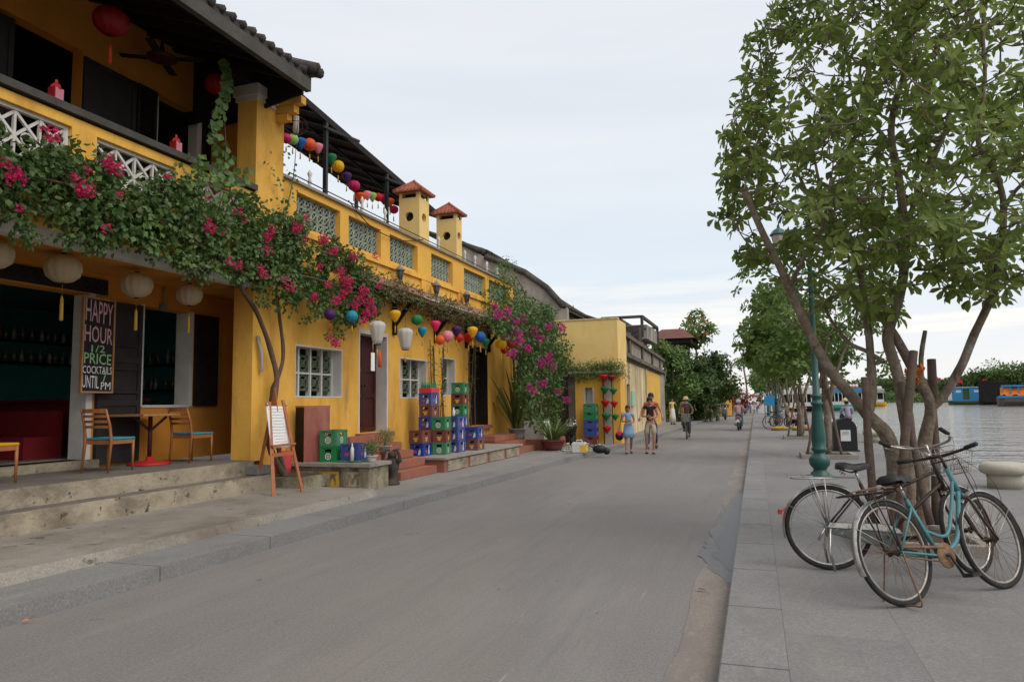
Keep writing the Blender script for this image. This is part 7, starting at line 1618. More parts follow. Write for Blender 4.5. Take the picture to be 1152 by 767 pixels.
# ------------------------------------------------------------------ bicycles and scooters
def xfb(b, fn):
    b.v = [fn(v) for v in b.v]; return b
def arc(c, r, a0, a1, n): return [Vector((c[0]+r*math.cos(lerp(a0, a1, i/n)), c[1], c[2]+r*math.sin(lerp(a0, a1, i/n)))) for i in range(n+1)]
def fender(b, c, r, a0, a1, w=.052, n=18, drop=.014):
    vs_ = []
    for p, q in zip(arc(c, r, a0, a1, n), arc(c, r-drop, a0, a1, n)):
        vs_ += [(q.x, c[1]-w/2, q.z), (p.x, c[1]-w/4, p.z), (p.x, c[1]+w/4, p.z), (q.x, c[1]+w/2, q.z)]
    b.add(vs_, [(4*i+k, 4*i+k+1, 4*i+k+5, 4*i+k+4) for i in range(n) for k in range(3)], True)
def wheel(t, c, R, xf, tyre_r=.017, rim_m='steel', spoke_m='steel', tread=True, nsp=32):
    I = lambda v: v; xf = xf or I
    b = B(); pts = [Vector((c[0]+(R-tyre_r)*math.cos(2*PI*k/40), c[1], c[2]+(R-tyre_r)*math.sin(2*PI*k/40))) for k in range(40)]; b.tube(pts, tyre_r, 8, closed=True); w = xfb(b, xf).build('wheel', 'rubber', t, world=False)
    b = B(); pts = [Vector((c[0]+(R-.043)*math.cos(2*PI*k/40), c[1], c[2]+(R-.043)*math.sin(2*PI*k/40))) for k in range(40)]; b.tube(pts, .011, 6, closed=True); xfb(b, xf).build('rim', rim_m, w, world=False)
    b = B()
    for k in range(nsp):
        a = 2*PI*k/nsp; s = 1 if k % 2 else -1; o = a+(.5 if (k//2) % 2 else -.5); b.tube([Vector((c[0]+.022*math.cos(o), c[1]+s*.028, c[2]+.022*math.sin(o))), Vector((c[0]+(R-.05)*math.cos(a), c[1], c[2]+(R-.05)*math.sin(a)))], .0016, 4, cap=False)
    xfb(b, xf).build('spokes', spoke_m, w, world=False)
    b = B(); b.lathe([(.012, -.055), (.012, -.035), (.028, -.032), (.018, -.02), (.018, .02), (.028, .032), (.012, .035), (.012, .055)], c, 12, axis='y'); xfb(b, xf).build('hub', 'dark_steel', w, world=False); return w
def bicycle(name, label, rear, front, R, style, steer, lean, group=None, simple=False):
    d = front-rear; L = d.length; t = thing(name, label, 'bicycle', rear, math.atan2(d.y, d.x), group); t.rotation_euler = (lean, 0, math.atan2(d.y, d.x))
    ht, hb = Vector((L-.245, 0, .90)), Vector((L-.185, 0, .70)); ax = (ht-hb).normalized(); RM = Matrix.Rotation(steer, 4, ax)
    S = lambda v: (RM @ (v-hb)) + hb
    bb = Vector((.44, 0, .29)); st = Vector((.27, 0, .70)); ra = Vector((0, 0, R)); fa = Vector((L, 0, R))
    lady = style == 'teal'; fm = {'teal': 'teal_frame', 'black': 'dark_steel', 'red': 'red_paint'}[style]
    rm, sm_ = ('old_rim', 'rusty_steel') if lady and not simple else ('steel', 'steel'); wheel(t, ra, R, None, .019, rim_m=rm, spoke_m=sm_, nsp=16 if simple else 32); wheel(t, fa, R, S, .019, rim_m=rm, spoke_m=sm_, nsp=16 if simple else 32)
    b = B()
    b.tube([bb, st], .0155, 8); b.tube([hb-ax*.02, ht], .019, 10)
    if lady:
        b.tube(spline([hb+ax*.03, Vector((L-.30, 0, .50)), Vector((L-.40, 0, .36)), bb], 4), .0175, 8); b.tube(spline([hb+ax*.12, Vector((L-.33, 0, .60)), Vector((L-.47, 0, .42)), Vector((.37, 0, .47))], 4), .013, 8)
    else:
        b.tube([hb+ax*.02, bb], .0155, 8); b.tube([hb+ax*.12, Vector((.33, 0, .56))], .013, 8)
    for s in (-1, 1):
        b.tube([bb+Vector((0, s*.03, 0)), bb+Vector((-.1, s*.05, .01)), ra+Vector((.0, s*.062, 0))], .009, 6); b.tube([st+Vector((.01, s*.018, -.05)), st+Vector((-.05, s*.05, -.09)), ra+Vector((0, s*.062, 0))], .008, 6)
    b.build('frame', fm, t, world=False)
    b = B(); cr_ = hb-ax*.03
    for s in (-1, 1): b.tube(spline([cr_+Vector((0, s*.045, 0)), cr_.lerp(fa, .5)+Vector((-.012, s*.055, -.01)), fa+Vector((0, s*.055, 0))], 4), .0105, 6)
    b.tube([cr_+Vector((0, -.05, 0)), cr_+Vector((0, .05, 0))], .014, 8); xfb(b, S).build('fork', fm if not lady else 'dark_steel', t, world=False)
    b = B(); b.tube([st, st+Vector((-.035, 0, .12))], .012, 8); b.build('seat_post', 'steel', t, world=False)
    b = B(); sz = st.z+.15; sx = st.x-.05; vs_ = []
    for i in range(9):
        u = i/8; x = sx-.13+u*.27; w = [.055, .092, .098, .085, .058, .036, .026, .022, .014][i]; z = sz+[.005, .012, .012, .004, -.002, 0, .006, .008, .0][i]
        vs_ += [(x, -w, z-.035), (x, -w*.93, z-.005), (x, -w*.4, z+.018), (x, w*.4, z+.018), (x, w*.93, z-.005), (x, w, z-.035)]
    b.add(vs_, [(6*i+k, 6*i+k+1, 6*i+k+7, 6*i+k+6) for i in range(8) for k in range(5)]+[(0, 1, 2, 3, 4, 5), tuple(48+k for k in (5, 4, 3, 2, 1, 0))], True); sd = b.build('saddle', 'saddle', t, world=False)
    b = B()
    for s in (-1, 1):
        b.tube([(sx-.1, s*.045, sz-.03), (sx-.02, s*.03, sz-.055), (sx+.11, s*.01, sz-.02)], .005, 5)
        b.tube([Vector((sx-.085+.012*math.sin(k*.9), s*.05+.012*math.cos(k*.9), sz-.075+k*.0045)) for k in range(16)], .003, 4)
    b.build('saddle_springs', 'dark_steel', sd, world=False)
    if lady:
        b = B(); c = ht+ax*.10; b.tube([ht, c], .012, 8); b.tube(spline([c+Vector((-.05, -.33, .02)), c+Vector((.0, -.2, .01)), c+Vector((.02, 0, .0)), c+Vector((0, .2, .01)), c+Vector((-.05, .33, .02))], 4), .0115, 8); ends = [(c+Vector((-.05, s*.33, .02)), c+Vector((-.02, s*.225, .013))) for s in (-1, 1)]
    else:
        b = B(); c = ht+ax*.13; b.tube([ht, c], .011, 8); b.tube(spline([c+Vector((-.20, -.26, .055)), c+Vector((-.10, -.25, .03)), c+Vector((.03, -.17, .0)), c+Vector((.03, 0, -.02)), c+Vector((.03, .17, .0)), c+Vector((-.10, .25, .03)), c+Vector((-.20, .26, .055))], 4), .011, 8); ends = [(c+Vector((-.21, s*.26, .057)), c+Vector((-.10, s*.25, .03))) for s in (-1, 1)]
    h = xfb(b, S).build('handlebar', 'dark_steel' if lady else 'steel', t, world=False)
    for e0, e1 in ends: b = B(); b.tube([e0, e1], .0165, 8); xfb(b, S).build('grip', 'rubber', h, world=False)
    b = B()
    for s, (e0, e1) in zip((-1, 1), ends): b.tube([e1+Vector((.02, -s*.02, -.005)), e1+Vector((.05, s*.01, -.03)), e0+Vector((.05, 0, -.045))], .0045, 5); b.tube(spline([e1+Vector((.02, -s*.03, 0)), e1.lerp(hb, .4)+Vector((.16, 0, .10)), hb+Vector((.06, s*.03, .03))], 5), .0025, 4)
    xfb(b, S).build('brake_lever', 'steel', h, world=False)
    if simple: return t
    b = B(); fender(b, ra, R+.018, R_(200 if lady else 195), R_(28)); fr = b.build('mudguard', 'steel', t, world=False)
    b = B()
    for s in (-1, 1): b.tube([ra+Vector((0, s*.05, 0)), ra+Vector(((R+.012)*math.cos(R_(150)), s*.028, (R+.012)*math.sin(R_(150))))], .003, 4); b.tube([ra+Vector((0, s*.05, 0)), ra+Vector(((R+.012)*math.cos(R_(112)), s*.028, (R+.012)*math.sin(R_(112))))], .003, 4)
    b.build('mudguard_stay', 'steel', fr, world=False)
    b = B(); fender(b, fa, R+.018, R_(128), R_(-20)); f2 = xfb(b, S).build('mudguard', 'steel', t, world=False)
    if lady: b = B(); fender(b, fa, R+.022, R_(12), R_(-24), .07, 6, .03); xfb(b, S).build('mud_flap', 'rusty_steel', f2, world=False)
    b = B()
    for s in (-1, 1): b.tube([fa+Vector((0, s*.05, 0)), fa+Vector(((R+.012)*math.cos(R_(35)), s*.028, (R+.012)*math.sin(R_(35))))], .003, 4)
    xfb(b, S).build('mudguard_stay', 'steel', f2, world=False)
    # rack
    b = B(); z = R*2+.055; x0, x1 = (-.34 if lady else -.26), .24
    b.tube([(x1, -.03, z+.01), (x0+.05, -.065, z), (x0, -.05, z), (x0-.015, 0, z), (x0, .05, z), (x0+.05, .065, z), (x1, .03, z+.01)], .006, 6)
    for y in (-.025, 0, .025): b.tube([(x0, y, z), (x1, y*.7, z+.01)], .004, 5)
    for x in (-.18, -.05, .08): b.tube([(x, -.062, z), (x, .062, z)], .004, 5)
    for s in (-1, 1): b.tube([(-.12, s*.06, z), (0, s*.068, R+.01)], .0055, 5); b.tube([(-.02, s*.06, z), (0, s*.068, R+.01)], .005, 5)
    b.build('rear_rack', 'dark_steel' if lady else 'steel', t, world=False)
    if lady:  # sprung clamp on the rack
        b = B(); b.tube(spline([(-.2, -.05, z+.02), (-.1, -.06, z+.035), (.1, -.05, z+.03), (.2, 0, z+.02), (.1, .05, z+.03), (-.1, .06, z+.035), (-.2, .05, z+.02)], 4), .005, 5)
        for s in (-1, 1): b.tube([Vector((.15+.018*math.cos(k), s*.06+.018*math.sin(k), z+.0+k*.004)) for k in range(12)], .004, 4)
        b.build('rack_clamp', 'rusty_steel', t, world=False)
    # drive
    b = B()
    if lady:
        b.tube([ra+Vector((.02, -.055, .03)), bb+Vector((0, -.055, .055))], .012, 6); b.tube([ra+Vector((.02, -.055, -.03)), bb+Vector((0, -.055, -.05))], .006, 6); b.lathe([(.085, -.05), (.09, -.055), (.085, -.06), (.0001, -.06)], bb, 20, axis='y')
        b.build('chain_guard', 'rusty_steel', t, world=False)
    else:
        prof = [(ra.x-.04, ra.z-.035), (ra.x-.05, ra.z+.02), (ra.x-.0, ra.z+.05), (bb.x, bb.z+.10), (bb.x+.09, bb.z+.06), (bb.x+.11, bb.z), (bb.x+.08, bb.z-.075), (bb.x, bb.z-.10)]
        b.prism(prof, -.070, -.05, 'y'); cg = b.build('chain_guard', 'guard_dark', t, world=False, bevel=.006)
        b = B(); zm = ra.z+.01; b.prism([(ra.x-.02, zm), (ra.x+.0, ra.z+.045), (bb.x, bb.z+.095), (bb.x+.085, bb.z+.055), (bb.x+.10, zm-.04), (bb.x-.05, zm-.02)], -.078, -.0705, 'y'); b.build('guard_band', 'guard_pale', cg, world=False)
    b = B(); ca = R_(-62) if lady else R_(-40); e = bb+Vector((.165*math.cos(ca), -.085, .165*math.sin(ca))); b.tube([bb+Vector((0, -.085, 0)), e], .010, 6); b.tube([bb+Vector((0, -.09, 0)), bb+Vector((0, .07, 0))], .013, 8)
    e2 = bb-Vector((.165*math.cos(ca), -.075, .165*math.sin(ca))); b.tube([bb+Vector((0, .07, 0)), e2], .010, 6); b.build('crank', 'dark_steel', t, world=False)
    for ee, s in ((e, -1), (e2, 1)):
        b = B(); b.box(ee.x-.045, ee.x+.045, ee.y+s*.02, ee.y+s*.035, ee.z-.012, ee.z+.012); b.box(ee.x-.045, ee.x+.045, ee.y+s*.09, ee.y+s*.10, ee.z-.012, ee.z+.012); b.box(ee.x-.045, ee.x-.022, ee.y+s*.035, ee.y+s*.09, ee.z-.013, ee.z+.013); b.box(ee.x+.022, ee.x+.045, ee.y+s*.035, ee.y+s*.09, ee.z-.013, ee.z+.013); b.tube([ee, ee+Vector((0, s*.095, 0))], .006, 6); b.build('pedal', 'rubber', t, world=False)
    # stand
    b = B()
    if lady: b.tube(spline([ra+Vector((0, -.075, 0)), Vector((-.03, -.12, .15)), Vector((-.05, -.15, .012)), Vector((-.03, -.05, .008)), Vector((-.06, .07, .008)), Vector((-.05, .15, .014)), Vector((-.03, .12, .15)), ra+Vector((0, .075, 0))], 4), .006, 6)
    else:
        for s in (-1, 1): b.tube([ra+Vector((0, s*.075, 0)), Vector((-.02, s*.10, .17)), Vector((.01, s*.13, .008))], [.009, .011, .010], 6)
        b.tube([Vector((-.03, -.1, R-.06)), ra+Vector((-.05, -.1, .0)), ra+Vector((-.1, -.11, -.09))], .012, 6)
    b.build('kick_stand', 'rusty_steel' if lady else 'steel', t, world=False)
    if not lady:
        b = B(); b.box(-R-.045, -R-.02, -.03, .03, R+.10, R+.14); b.tube([(-R-.02, 0, R+.12), (-R+.01, 0, R+.15)], .004, 4); b.build('reflector', 'red_paint', t, world=False)
        b = B(); b.box(-.30, -.10, -.03, .03, z+.008, z+.02); b.build('rack_plate', 'steel', t, world=False)
    # basket
    if not lady:
        b = B(); x0, x1, z0, z1 = L-.18, L+.08, .80, 1.0; w0, w1 = .11, .155
        def rect(z, w, xa, xb): return [(xa, -w, z), (xb, -w, z), (xb, w, z), (xa, w, z)]
        for k in range(6): tt = k/5; b.tube(rect(lerp(z0, z1, tt), lerp(w0, w1, tt), x0+.02*(1-tt), lerp(x1-.05, x1, tt)), .0022 if 0 < k < 5 else .004, 4, closed=True)
        for k in range(9):
            u = k/8
            for s in (-1, 1): b.tube([(lerp(x0+.02, x1-.05, u), s*w0, z0), (lerp(x0, x1, u), s*w1, z1)], .002, 4)
            v = lerp(-1, 1, u); b.tube([(x1-.05, v*w0, z0), (x1, v*w1, z1)], .002, 4); b.tube([(x0+.02, v*w0, z0), (x0, v*w1, z1)], .002, 4); b.tube([(x0+.02, v*w0, z0), (x1-.05, v*w0, z0)], .002, 4)
        xfb(b, S).build('basket', 'steel', t, world=False)
    else:
        b = B(); 
        for s in (-1, 1): b.tube([ht+ax*.06+Vector((.03, s*.10, 0)), fa+Vector((.0, s*.055, 0))], .0045, 5)
        b.tube([ht+ax*.06+Vector((.03, -.1, 0)), ht+ax*.06+Vector((.03, .1, 0))], .005, 5); xfb(b, S).build('basket_stay', 'dark_steel', t, world=False)
        b = B(); b.lathe([(.012, 0), (.022, .01), (.018, .025), (.0001, .028)], ht+ax*.11+Vector((0, .09, 0)), 10); xfb(b, S).build('bell', 'steel', t, world=False)
    b = B(); b.tube(spline([ht+Vector((.05, -.05, .1)), Vector((L+.12, -.08, .78)), Vector((L+.16, -.06, .55)), fa+Vector((.02, -.05, .1))], 5), .0025, 4); xfb(b, S).build('cable', 'black_paint', t, world=False)
    return t
bicycle('bicycle', 'black bicycle with silver chain case and wire basket standing behind the turquoise one', P(935, 641, z=.1), P(1106, 647, z=.1)+Vector((-.05, .0, 0)), .345, 'black', R_(44), R_(-3))
bicycle('bicycle', 'turquoise step-through bicycle with rusty chain guard parked in the foreground', P(1022, 682, z=.1), P(1133, 662, z=.1), .352, 'teal', R_(2), R_(-15))
# parked bicycles further down
bicycle('bicycle', 'bicycle parked beside the second lamp post, its large wheel towards the kerb', Vector((.55, 38.0, .1)), Vector((1.55, 38.6, .1)), .34, 'black', R_(10), R_(5), 'bicycles parked by the second lamp post', True)
bicycle('bicycle', 'red bicycle parked just behind the one at the second lamp post', Vector((.9, 39.2, .1)), Vector((1.8, 39.9, .1)), .34, 'red', R_(-15), R_(-5), 'bicycles parked by the second lamp post', True)
bicycle('bicycle', 'turquoise bicycle parked farthest in the group at the second lamp post', Vector((1.0, 40.6, .1)), Vector((2.0, 40.4, .1)), .34, 'teal', R_(15), R_(3), 'bicycles parked by the second lamp post', True)
# cyclist coming towards the camera
c0 = P(772.5, 494, z=0); bk = bicycle('bicycle', 'old bicycle ridden towards the camera by the cyclist in a straw hat', c0+Vector((-.05, 1.0, 0)), c0, .34, 'black', 0, 0, None, True)
CYC = dict(pel=(0, .30, .92), hl=(-.09, .26, .92), hr=(.09, .26, .92), kl=(-.13, -.06, .74), kr=(.12, -.02, .55), al=(-.10, .02, .38), ar=(.10, .08, .15), tl=(-.10, -.10, .34), tr=(.10, -.04, .10), wst=(0, .26, 1.08), che=(0, .18, 1.26), nck=(0, .12, 1.42), hd=(0, .08, 1.56), sl=(-.17, .15, 1.37), sr=(.17, .15, 1.37), el=(-.27, 0, 1.16), er=(.27, 0, 1.16), wl=(-.26, -.20, 1.06), wr=(.26, -.20, 1.06))
person(c0+Vector((-.02, .35, 0)), 0, 'cyclist in a brown shirt, scarf and straw hat riding towards the camera', CYC, 'brown', 'darkgrey', 1.3, hat='sun', h=1.0, fem=True, detail=False, skin='skin_tan')
b = B(); b.ball(c0+Vector((-.02, .40, 1.46)), .09, 10, 7, sx=1.2, sz=.7); tag(b.build('scarf', 'cloth_grey'), 'pale scarf round the neck of the cyclist in the straw hat', 'scarf')
b = B(); 
for (z, w) in ((.72, .13), (.80, .145), (.88, .16), (.96, .17)): b.tube([(c0.x-w, c0.y-.02, z), (c0.x+w, c0.y-.02, z), (c0.x+w, c0.y-.28, z), (c0.x-w, c0.y-.28, z)], .005, 4, closed=True)
b.box(c0.x-.12, c0.x+.12, c0.y-.26, c0.y-.03, .72, .93); tag(b.build('bicycle_basket', 'metal_grey'), 'grey basket on the front of the bicycle ridden in the street', 'basket')
def scooter(loc, rz, label, col, group='motor scooters in the street'):
    t = thing('motor_scooter', label, 'scooter', loc, rz, group)   # local -y forward
    for y in (-.62, .62):
        b = B(); b.lathe([(.15, -.03), (.235, -.045), (.27, -.02), (.27, .02), (.235, .045), (.15, .03)], (0, y, .27), 20, axis='x'); w = b.build('wheel', 'rubber', t, world=False); b = B(); b.lathe([(.0001, -.04), (.05, -.04), (.15, -.02), (.15, .02), (.05, .04), (.0001, .04)], (0, y, .27), 14, axis='x'); b.build('rim', 'metal_grey', w, world=False)
    b = B(); b.prism([(-.46, .35), (-.40, .35), (-.30, .52), (.0, .40), (.12, .34), (.60, .55), (.72, .70), (.70, .76), (.10, .68), (-.02, .55), (-.28, .62), (-.42, .95), (-.50, .95)], -.09, .09, 'x'); b.box(-.13, .13, .0, .72, .50, .70); b.build('body', col, t, world=False, bevel=.02)
    b = B(); b.box(-.14, .14, -.02, .66, .72, .80); b.build('seat', 'saddle', t, world=False, bevel=.03)
    b = B(); b.prism([(-.55, .30), (-.50, .30), (-.40, .98), (-.52, 1.0)], -.15, .15, 'x'); b.build('leg_shield', col, t, world=False, bevel=.015)
    b = B(); b.tube([(-.33, -.36, 1.05), (-.1, -.44, 1.02), (.1, -.44, 1.02), (.33, -.36, 1.05)], .017, 7); b.tube([(0, -.44, 1.0), (0, -.62, .27)], .03, 7); hb_ = b.build('handlebar', 'dark_steel', t, world=False)
    for s in (-1, 1): m_ = B(); m_.ball((s*.30, -.40, 1.20), .06, 8, 6, sy=.3); m_.tube([(s*.25, -.38, 1.05), (s*.30, -.40, 1.17)], .006, 4); m_.build('mirror', 'black_paint', t, world=False)
    b = B(); b.ball((0, -.56, .92), .075, 10, 8, sy=.6); b.build('headlight', 'plastic_white', t, world=False)
    b = B(); b.box(-.07, .07, .74, .78, .60, .66); b.build('tail_light', 'red_paint', t, world=False); b = B(); b.box(-.09, .09, .80, .81, .42, .54); b.bar((0, .72, .62), (0, .80, .45), .1, .02); b.build('number_plate', 'plastic_white', t, world=False)
    b = B(); b.tube([(.14, .2, .25), (.15, .75, .33)], [.03, .045], 8); b.build('exhaust', 'metal_grey', t, world=False)
    return t
def ride(loc, rz, label, **k):
    m_ = Matrix.Rotation(rz, 4, 'Z') @ Vector((0, .15, 0)); return person(Vector(loc)+m_, rz, label, RIDE, h=1.0, detail=False, **k)
p = P(832, 484, z=0); s1 = scooter(p+Vector((0, .3, 0)), R_(176), 'motor scooter driving away with a rider in pink and white helmet', 'darkscoot' if 0 else 'metal_grey'); ride(p+Vector((0, .3, 0)), R_(176), 'scooter rider seen from behind in a pink shirt and pale blue white helmet', top='pink', legs='jeans', sleeves=1.3, helmet='helmet_white')
def sc(px, py, rz, label): return dup(s1, P(px, py, z=0), R_(rz), label)
p = P(816, 472, z=0); sc(816, 472, 5, 'oncoming motor scooter near the far left kerb'); ride(p, R_(5), 'rider in dark clothes on the oncoming scooter by the left kerb', top='darkgrey', legs='navy', sleeves=1.3, helmet='cloth_darkgrey')
sc(811, 469.5, 40, 'motor scooter parked at the far left kerb beside the oncoming one'); sc(808.5, 468.5, 60, 'motor scooter parked farthest left at the kerb, in front of the shrubs')
p = P(838, 466, z=0); sc(838, 466, 178, 'small distant scooter ahead of the pink shirted rider'); ride(p, R_(178), 'distant scooter rider in a tan shirt ahead of the pink shirted rider', top='tan', legs='grey', helmet='cloth_grey')
p = P(855, 464.5, z=0); sc(855, 464.5, 182, 'distant dark scooter close to the right hand kerb'); ride(p, R_(182), 'distant scooter rider in dark red close to the right hand kerb', top='red', legs='darkgrey', helmet='cloth_navy')
# ------------------------------------------------------------------ boats
def boat_frame(px, py):
    """a point of the water and the unit vectors across and along the line of sight there"""
    c = P(px, py, z=WZ); d = Vector((c.x, c.y, 0)).normalized(); return c, Vector((d.y, -d.x, 0)), d
def boat(px0, px1, py, label, hull_m, H, parts, group=None, bow=.5, depth=3.2, vz=1.4):
    c, ac, al = boat_frame((px0+px1)/2, py); s = (c-Vector((0, 0, EYE))).dot(fw)/F; L = (px1-px0)*s
    t = thing('boat', label, 'boat', (c.x, c.y, WZ), math.atan2(ac.y, ac.x), group)   # local x runs along the boat
    b = B(); n = 12; rings = []
    for i in range(n+1):
        u = i/n; x = (u-.5)*L; w = depth/2*(1-max(0, (abs(u-.5)*2-.55)/.45)**2*.85); sh = H*(1+bow*max(0, abs(u-.5)*2-.5)**2*2.2)
        rings.append([(x, -w*.55, -.25), (x, -w, sh*.5), (x, -w*1.04, sh), (x, -w*.9, sh), (x, w*.9, sh), (x, w*1.04, sh), (x, w, sh*.5), (x, w*.55, -.25)])
    k = 8; b.add([v for r in rings for v in r], [(i*k+j, i*k+(j+1) % k, (i+1)*k+(j+1) % k, (i+1)*k+j) for i in range(n) for j in range(k)]+[tuple(range(k)), tuple(n*k+j for j in range(k))]); b.build('hull', hull_m, t, world=False)
    parts(t, L, s, depth); t.scale = (1, 1, vz); return t
def blue_parts(t, L, s, D):
    h = 1.1; z0, z1 = h, h+62/8.52*s*.9*1.05 if 0 else h+3.4
    b = B(); wallx_ = [(-L*.20, -L*.02+.35, h+.3, z1-.5)]
    wally(b, -L*.36, L*.42, -D/2+.1, -D/2+.25, z0, z1, [(-L*.08, L*.09, z0+.2, z1-.4)]); b.box(-L*.36, L*.42, D/2-.25, D/2-.1, z0, z1); b.box(-L*.36, -L*.34, -D/2+.25, D/2-.25, z0, z1); b.box(L*.40, L*.42, -D/2+.25, D/2-.25, z0, z1)
    b.build('cabin', 'boat_blue', t, world=False)
    b = B(); b.box(-L*.40, L*.45, -D/2-.1, D/2+.1, z1, z1+.15); b.build('roof', 'boat_white', t, world=False)
    b = B(); b.box(-L*.08, L*.09, -D/2+.4, -D/2+.5, z0+.2, z1-.4); b.build('doorway', 'bank_green', t, world=False)
    for a in (-.27, .22):
        b = B(); b.box(L*a, L*(a+.14), -D/2+.06, -D/2+.098, z1-1.3, z1-.7); b.build('window', 'boat_white', t, world=False)
    b = B(); b.box(-L*.5, -L*.38, -D/2+.2, D/2-.2, z0-.1, z1-.3); b.build('stern_screen', 'boat_white', t, world=False)
    b = B(); b.box(-L*.5, L*.5, -D/2-.08, -D/2-.02, .95, 1.2); b.build('rubbing_strake', 'boat_blue', t, world=False)
def red_flag(loc, s, label, h=2.2):
    t = thing('flag', label, 'flag', loc, group='red flags on the boats'); b = B(); b.tube([(0, 0, 0), (0, 0, h)], .05, 5); b.build('staff', 'dark_wood', t, world=False)
    b = B(); vs_ = [(x*s, .12*math.sin(x*5)*s, h-z*s*.66) for x in (0, .33, .66, 1) for z in (0, 1)]; b.add(vs_+[(v[0], v[1]+.02, v[2]) for v in vs_], [(0, 2, 3, 1), (2, 4, 5, 3), (4, 6, 7, 5), (8, 9, 11, 10), (10, 11, 13, 12), (12, 13, 15, 14)]); b.build('cloth', 'flag_red', t, world=False)
    return t
bb_ = boat(1070, 1105, 455, 'bright blue river boat with a white roofed cabin near the far bank', 'bank_green', 1.1, blue_parts, depth=4)
def dark_parts(t, L, s, D):
    b = B(); b.box(-L*.48, L*.46, -D/2+.1, D/2-.1, 1.2, 5.6)
    for k in range(14): b.box(-L*.48+k*L*.068, -L*.48+k*L*.068+.15, -D/2+.02, -D/2+.098, .8, 5.7)
    b.build('netting', 'boat_dark', t, world=False)
    b = B(); b.bar((-L*.5, -D/2+.05, 5.9), (L*.62, -D/2+.05, 5.9), .3)
    for k in range(5): b.bar((-L*.4+k*L*.22, -D/2+.05, 1), (-L*.4+k*L*.22, -D/2+.05, 6.6+(k % 2)), .22)
    b.bar((-L*.4, 0, 6), (-L*.75, 0, 9.5), .15); b.build('spars', 'boat_dark', t, world=False)
boat(1104, 1130, 455, 'black net covered fishing barge moored beside the blue boat', 'boat_dark', 1.4, dark_parts, depth=5)
def orange_parts(t, L, s, D):
    b = B(); b.box(-L*.46, L*.5, -D/2-.05, D/2, 1.9, 2.4); b.build('gunwale', 'boat_blue', t, world=False)
    b = B(); vs_ = []
    for i in range(9):
        x = lerp(-L*.42, L*.15, i/8); z = 2.5+.35*math.sin(i*2.1); vs_ += [(x, -D/2+.1, z), (x, -D/4, 4.3+.3*math.sin(i*1.3)), (x, D/2-.2, 4.2)]
    b.add(vs_, [(3*i+k, 3*i+k+1, 3*i+k+4, 3*i+k+3) for i in range(8) for k in range(2)]); b.build('tarpaulin', 'tarp_orange', t, world=False)
    b = B(); b.box(-L*.40, L*.4, -D/2+.3, D/2-.3, 4.5, 4.9)
    for k in range(6): b.bar((-L*.38+k*L*.15, -D/2+.4, 2.2), (-L*.38+k*L*.15, -D/2+.4, 4.5), .2)
    b.build('deck_frame', 'boat_blue', t, world=False)
boat(1127, 1178, 456.5, 'grey hulled boat with a blue rail and bright orange tarpaulin', 'boat_hull', 2.0, orange_parts, depth=5, bow=.3, vz=1.2)
def tour_parts(roof_m, win=10):
    def f(t, L, s, D):
        b = B(); b.box(-L*.44, L*.40, -D/2+.1, D/2-.1, 1.0, 1.7); b.build('side', 'boat_white', t, world=False)
        for k in range(win+1): b = B(); x = lerp(-L*.42, L*.38, k/win); b.box(x-.08, x+.08, -D/2+.12, -D/2+.25, 1.7, 3.3); b.box(x-.08, x+.08, D/2-.25, D/2-.12, 1.7, 3.3); b.build('post', 'boat_white', t, world=False)
        b = B(); b.box(-L*.46, L*.44, -D/2, D/2, 3.3, 4.1); b.build('valance', roof_m, t, world=False)
        b = B(); b.box(-L*.46, L*.44, -D/2+.05, D/2-.05, 4.101, 4.3); b.build('roof', 'roof_tile_red' if roof_m == 'boat_blue' else 'boat_white', t, world=False)
        b = B(); b.box(-L*.46, L*.44, -.1, .0, 1.2, 3.2); b.build('interior', 'dark_interior', t, world=False)
        b = B()
        for k in range(12): b.ball((lerp(-L*.4, L*.35, k/12), 0, 4.6), .35, 6, 5)
        b.build('roof_rail', 'plastic_white', t, world=False)
    return f
boat(925, 974, 461.5, 'green hulled tourist boat with a long blue valance behind the lamp post', 'boat_green', 1.1, tour_parts('boat_blue'), depth=4.5, vz=1.2)
boat(880, 928, 462.5, 'dark hulled tourist boat moored left of the green one', 'boat_dark', 1.0, tour_parts('pot_white', 8), depth=4.5, vz=1.15)
boat(973, 996, 457, 'small yellowish boat passing right of the green tourist boat', 'silk_yellow', .9, tour_parts('pot_grey', 3), depth=3)
for (px, py, base_, lab) in ((1079.5, 432, 455, 'red flag flying over the roof of the blue boat'), (1107, 430, 455, 'red flag standing between the blue boat and the black barge'), (897, 440, 462, 'small red flag on the dark hulled tourist boat'), (1055, 428, 452, 'faint red banner on the far bank beside the slanting limb')):
    c, ac, al = boat_frame(px, base_); q = c.copy(); q.z = 6.2 if px != 1055 else 1.5; s = (c-Vector((0, 0, EYE))).dot(fw)/F; zt = P(px, py-3, y=c.y).z
    red_flag(q, 4*s*1.1, lab, max(2, zt-q.z))
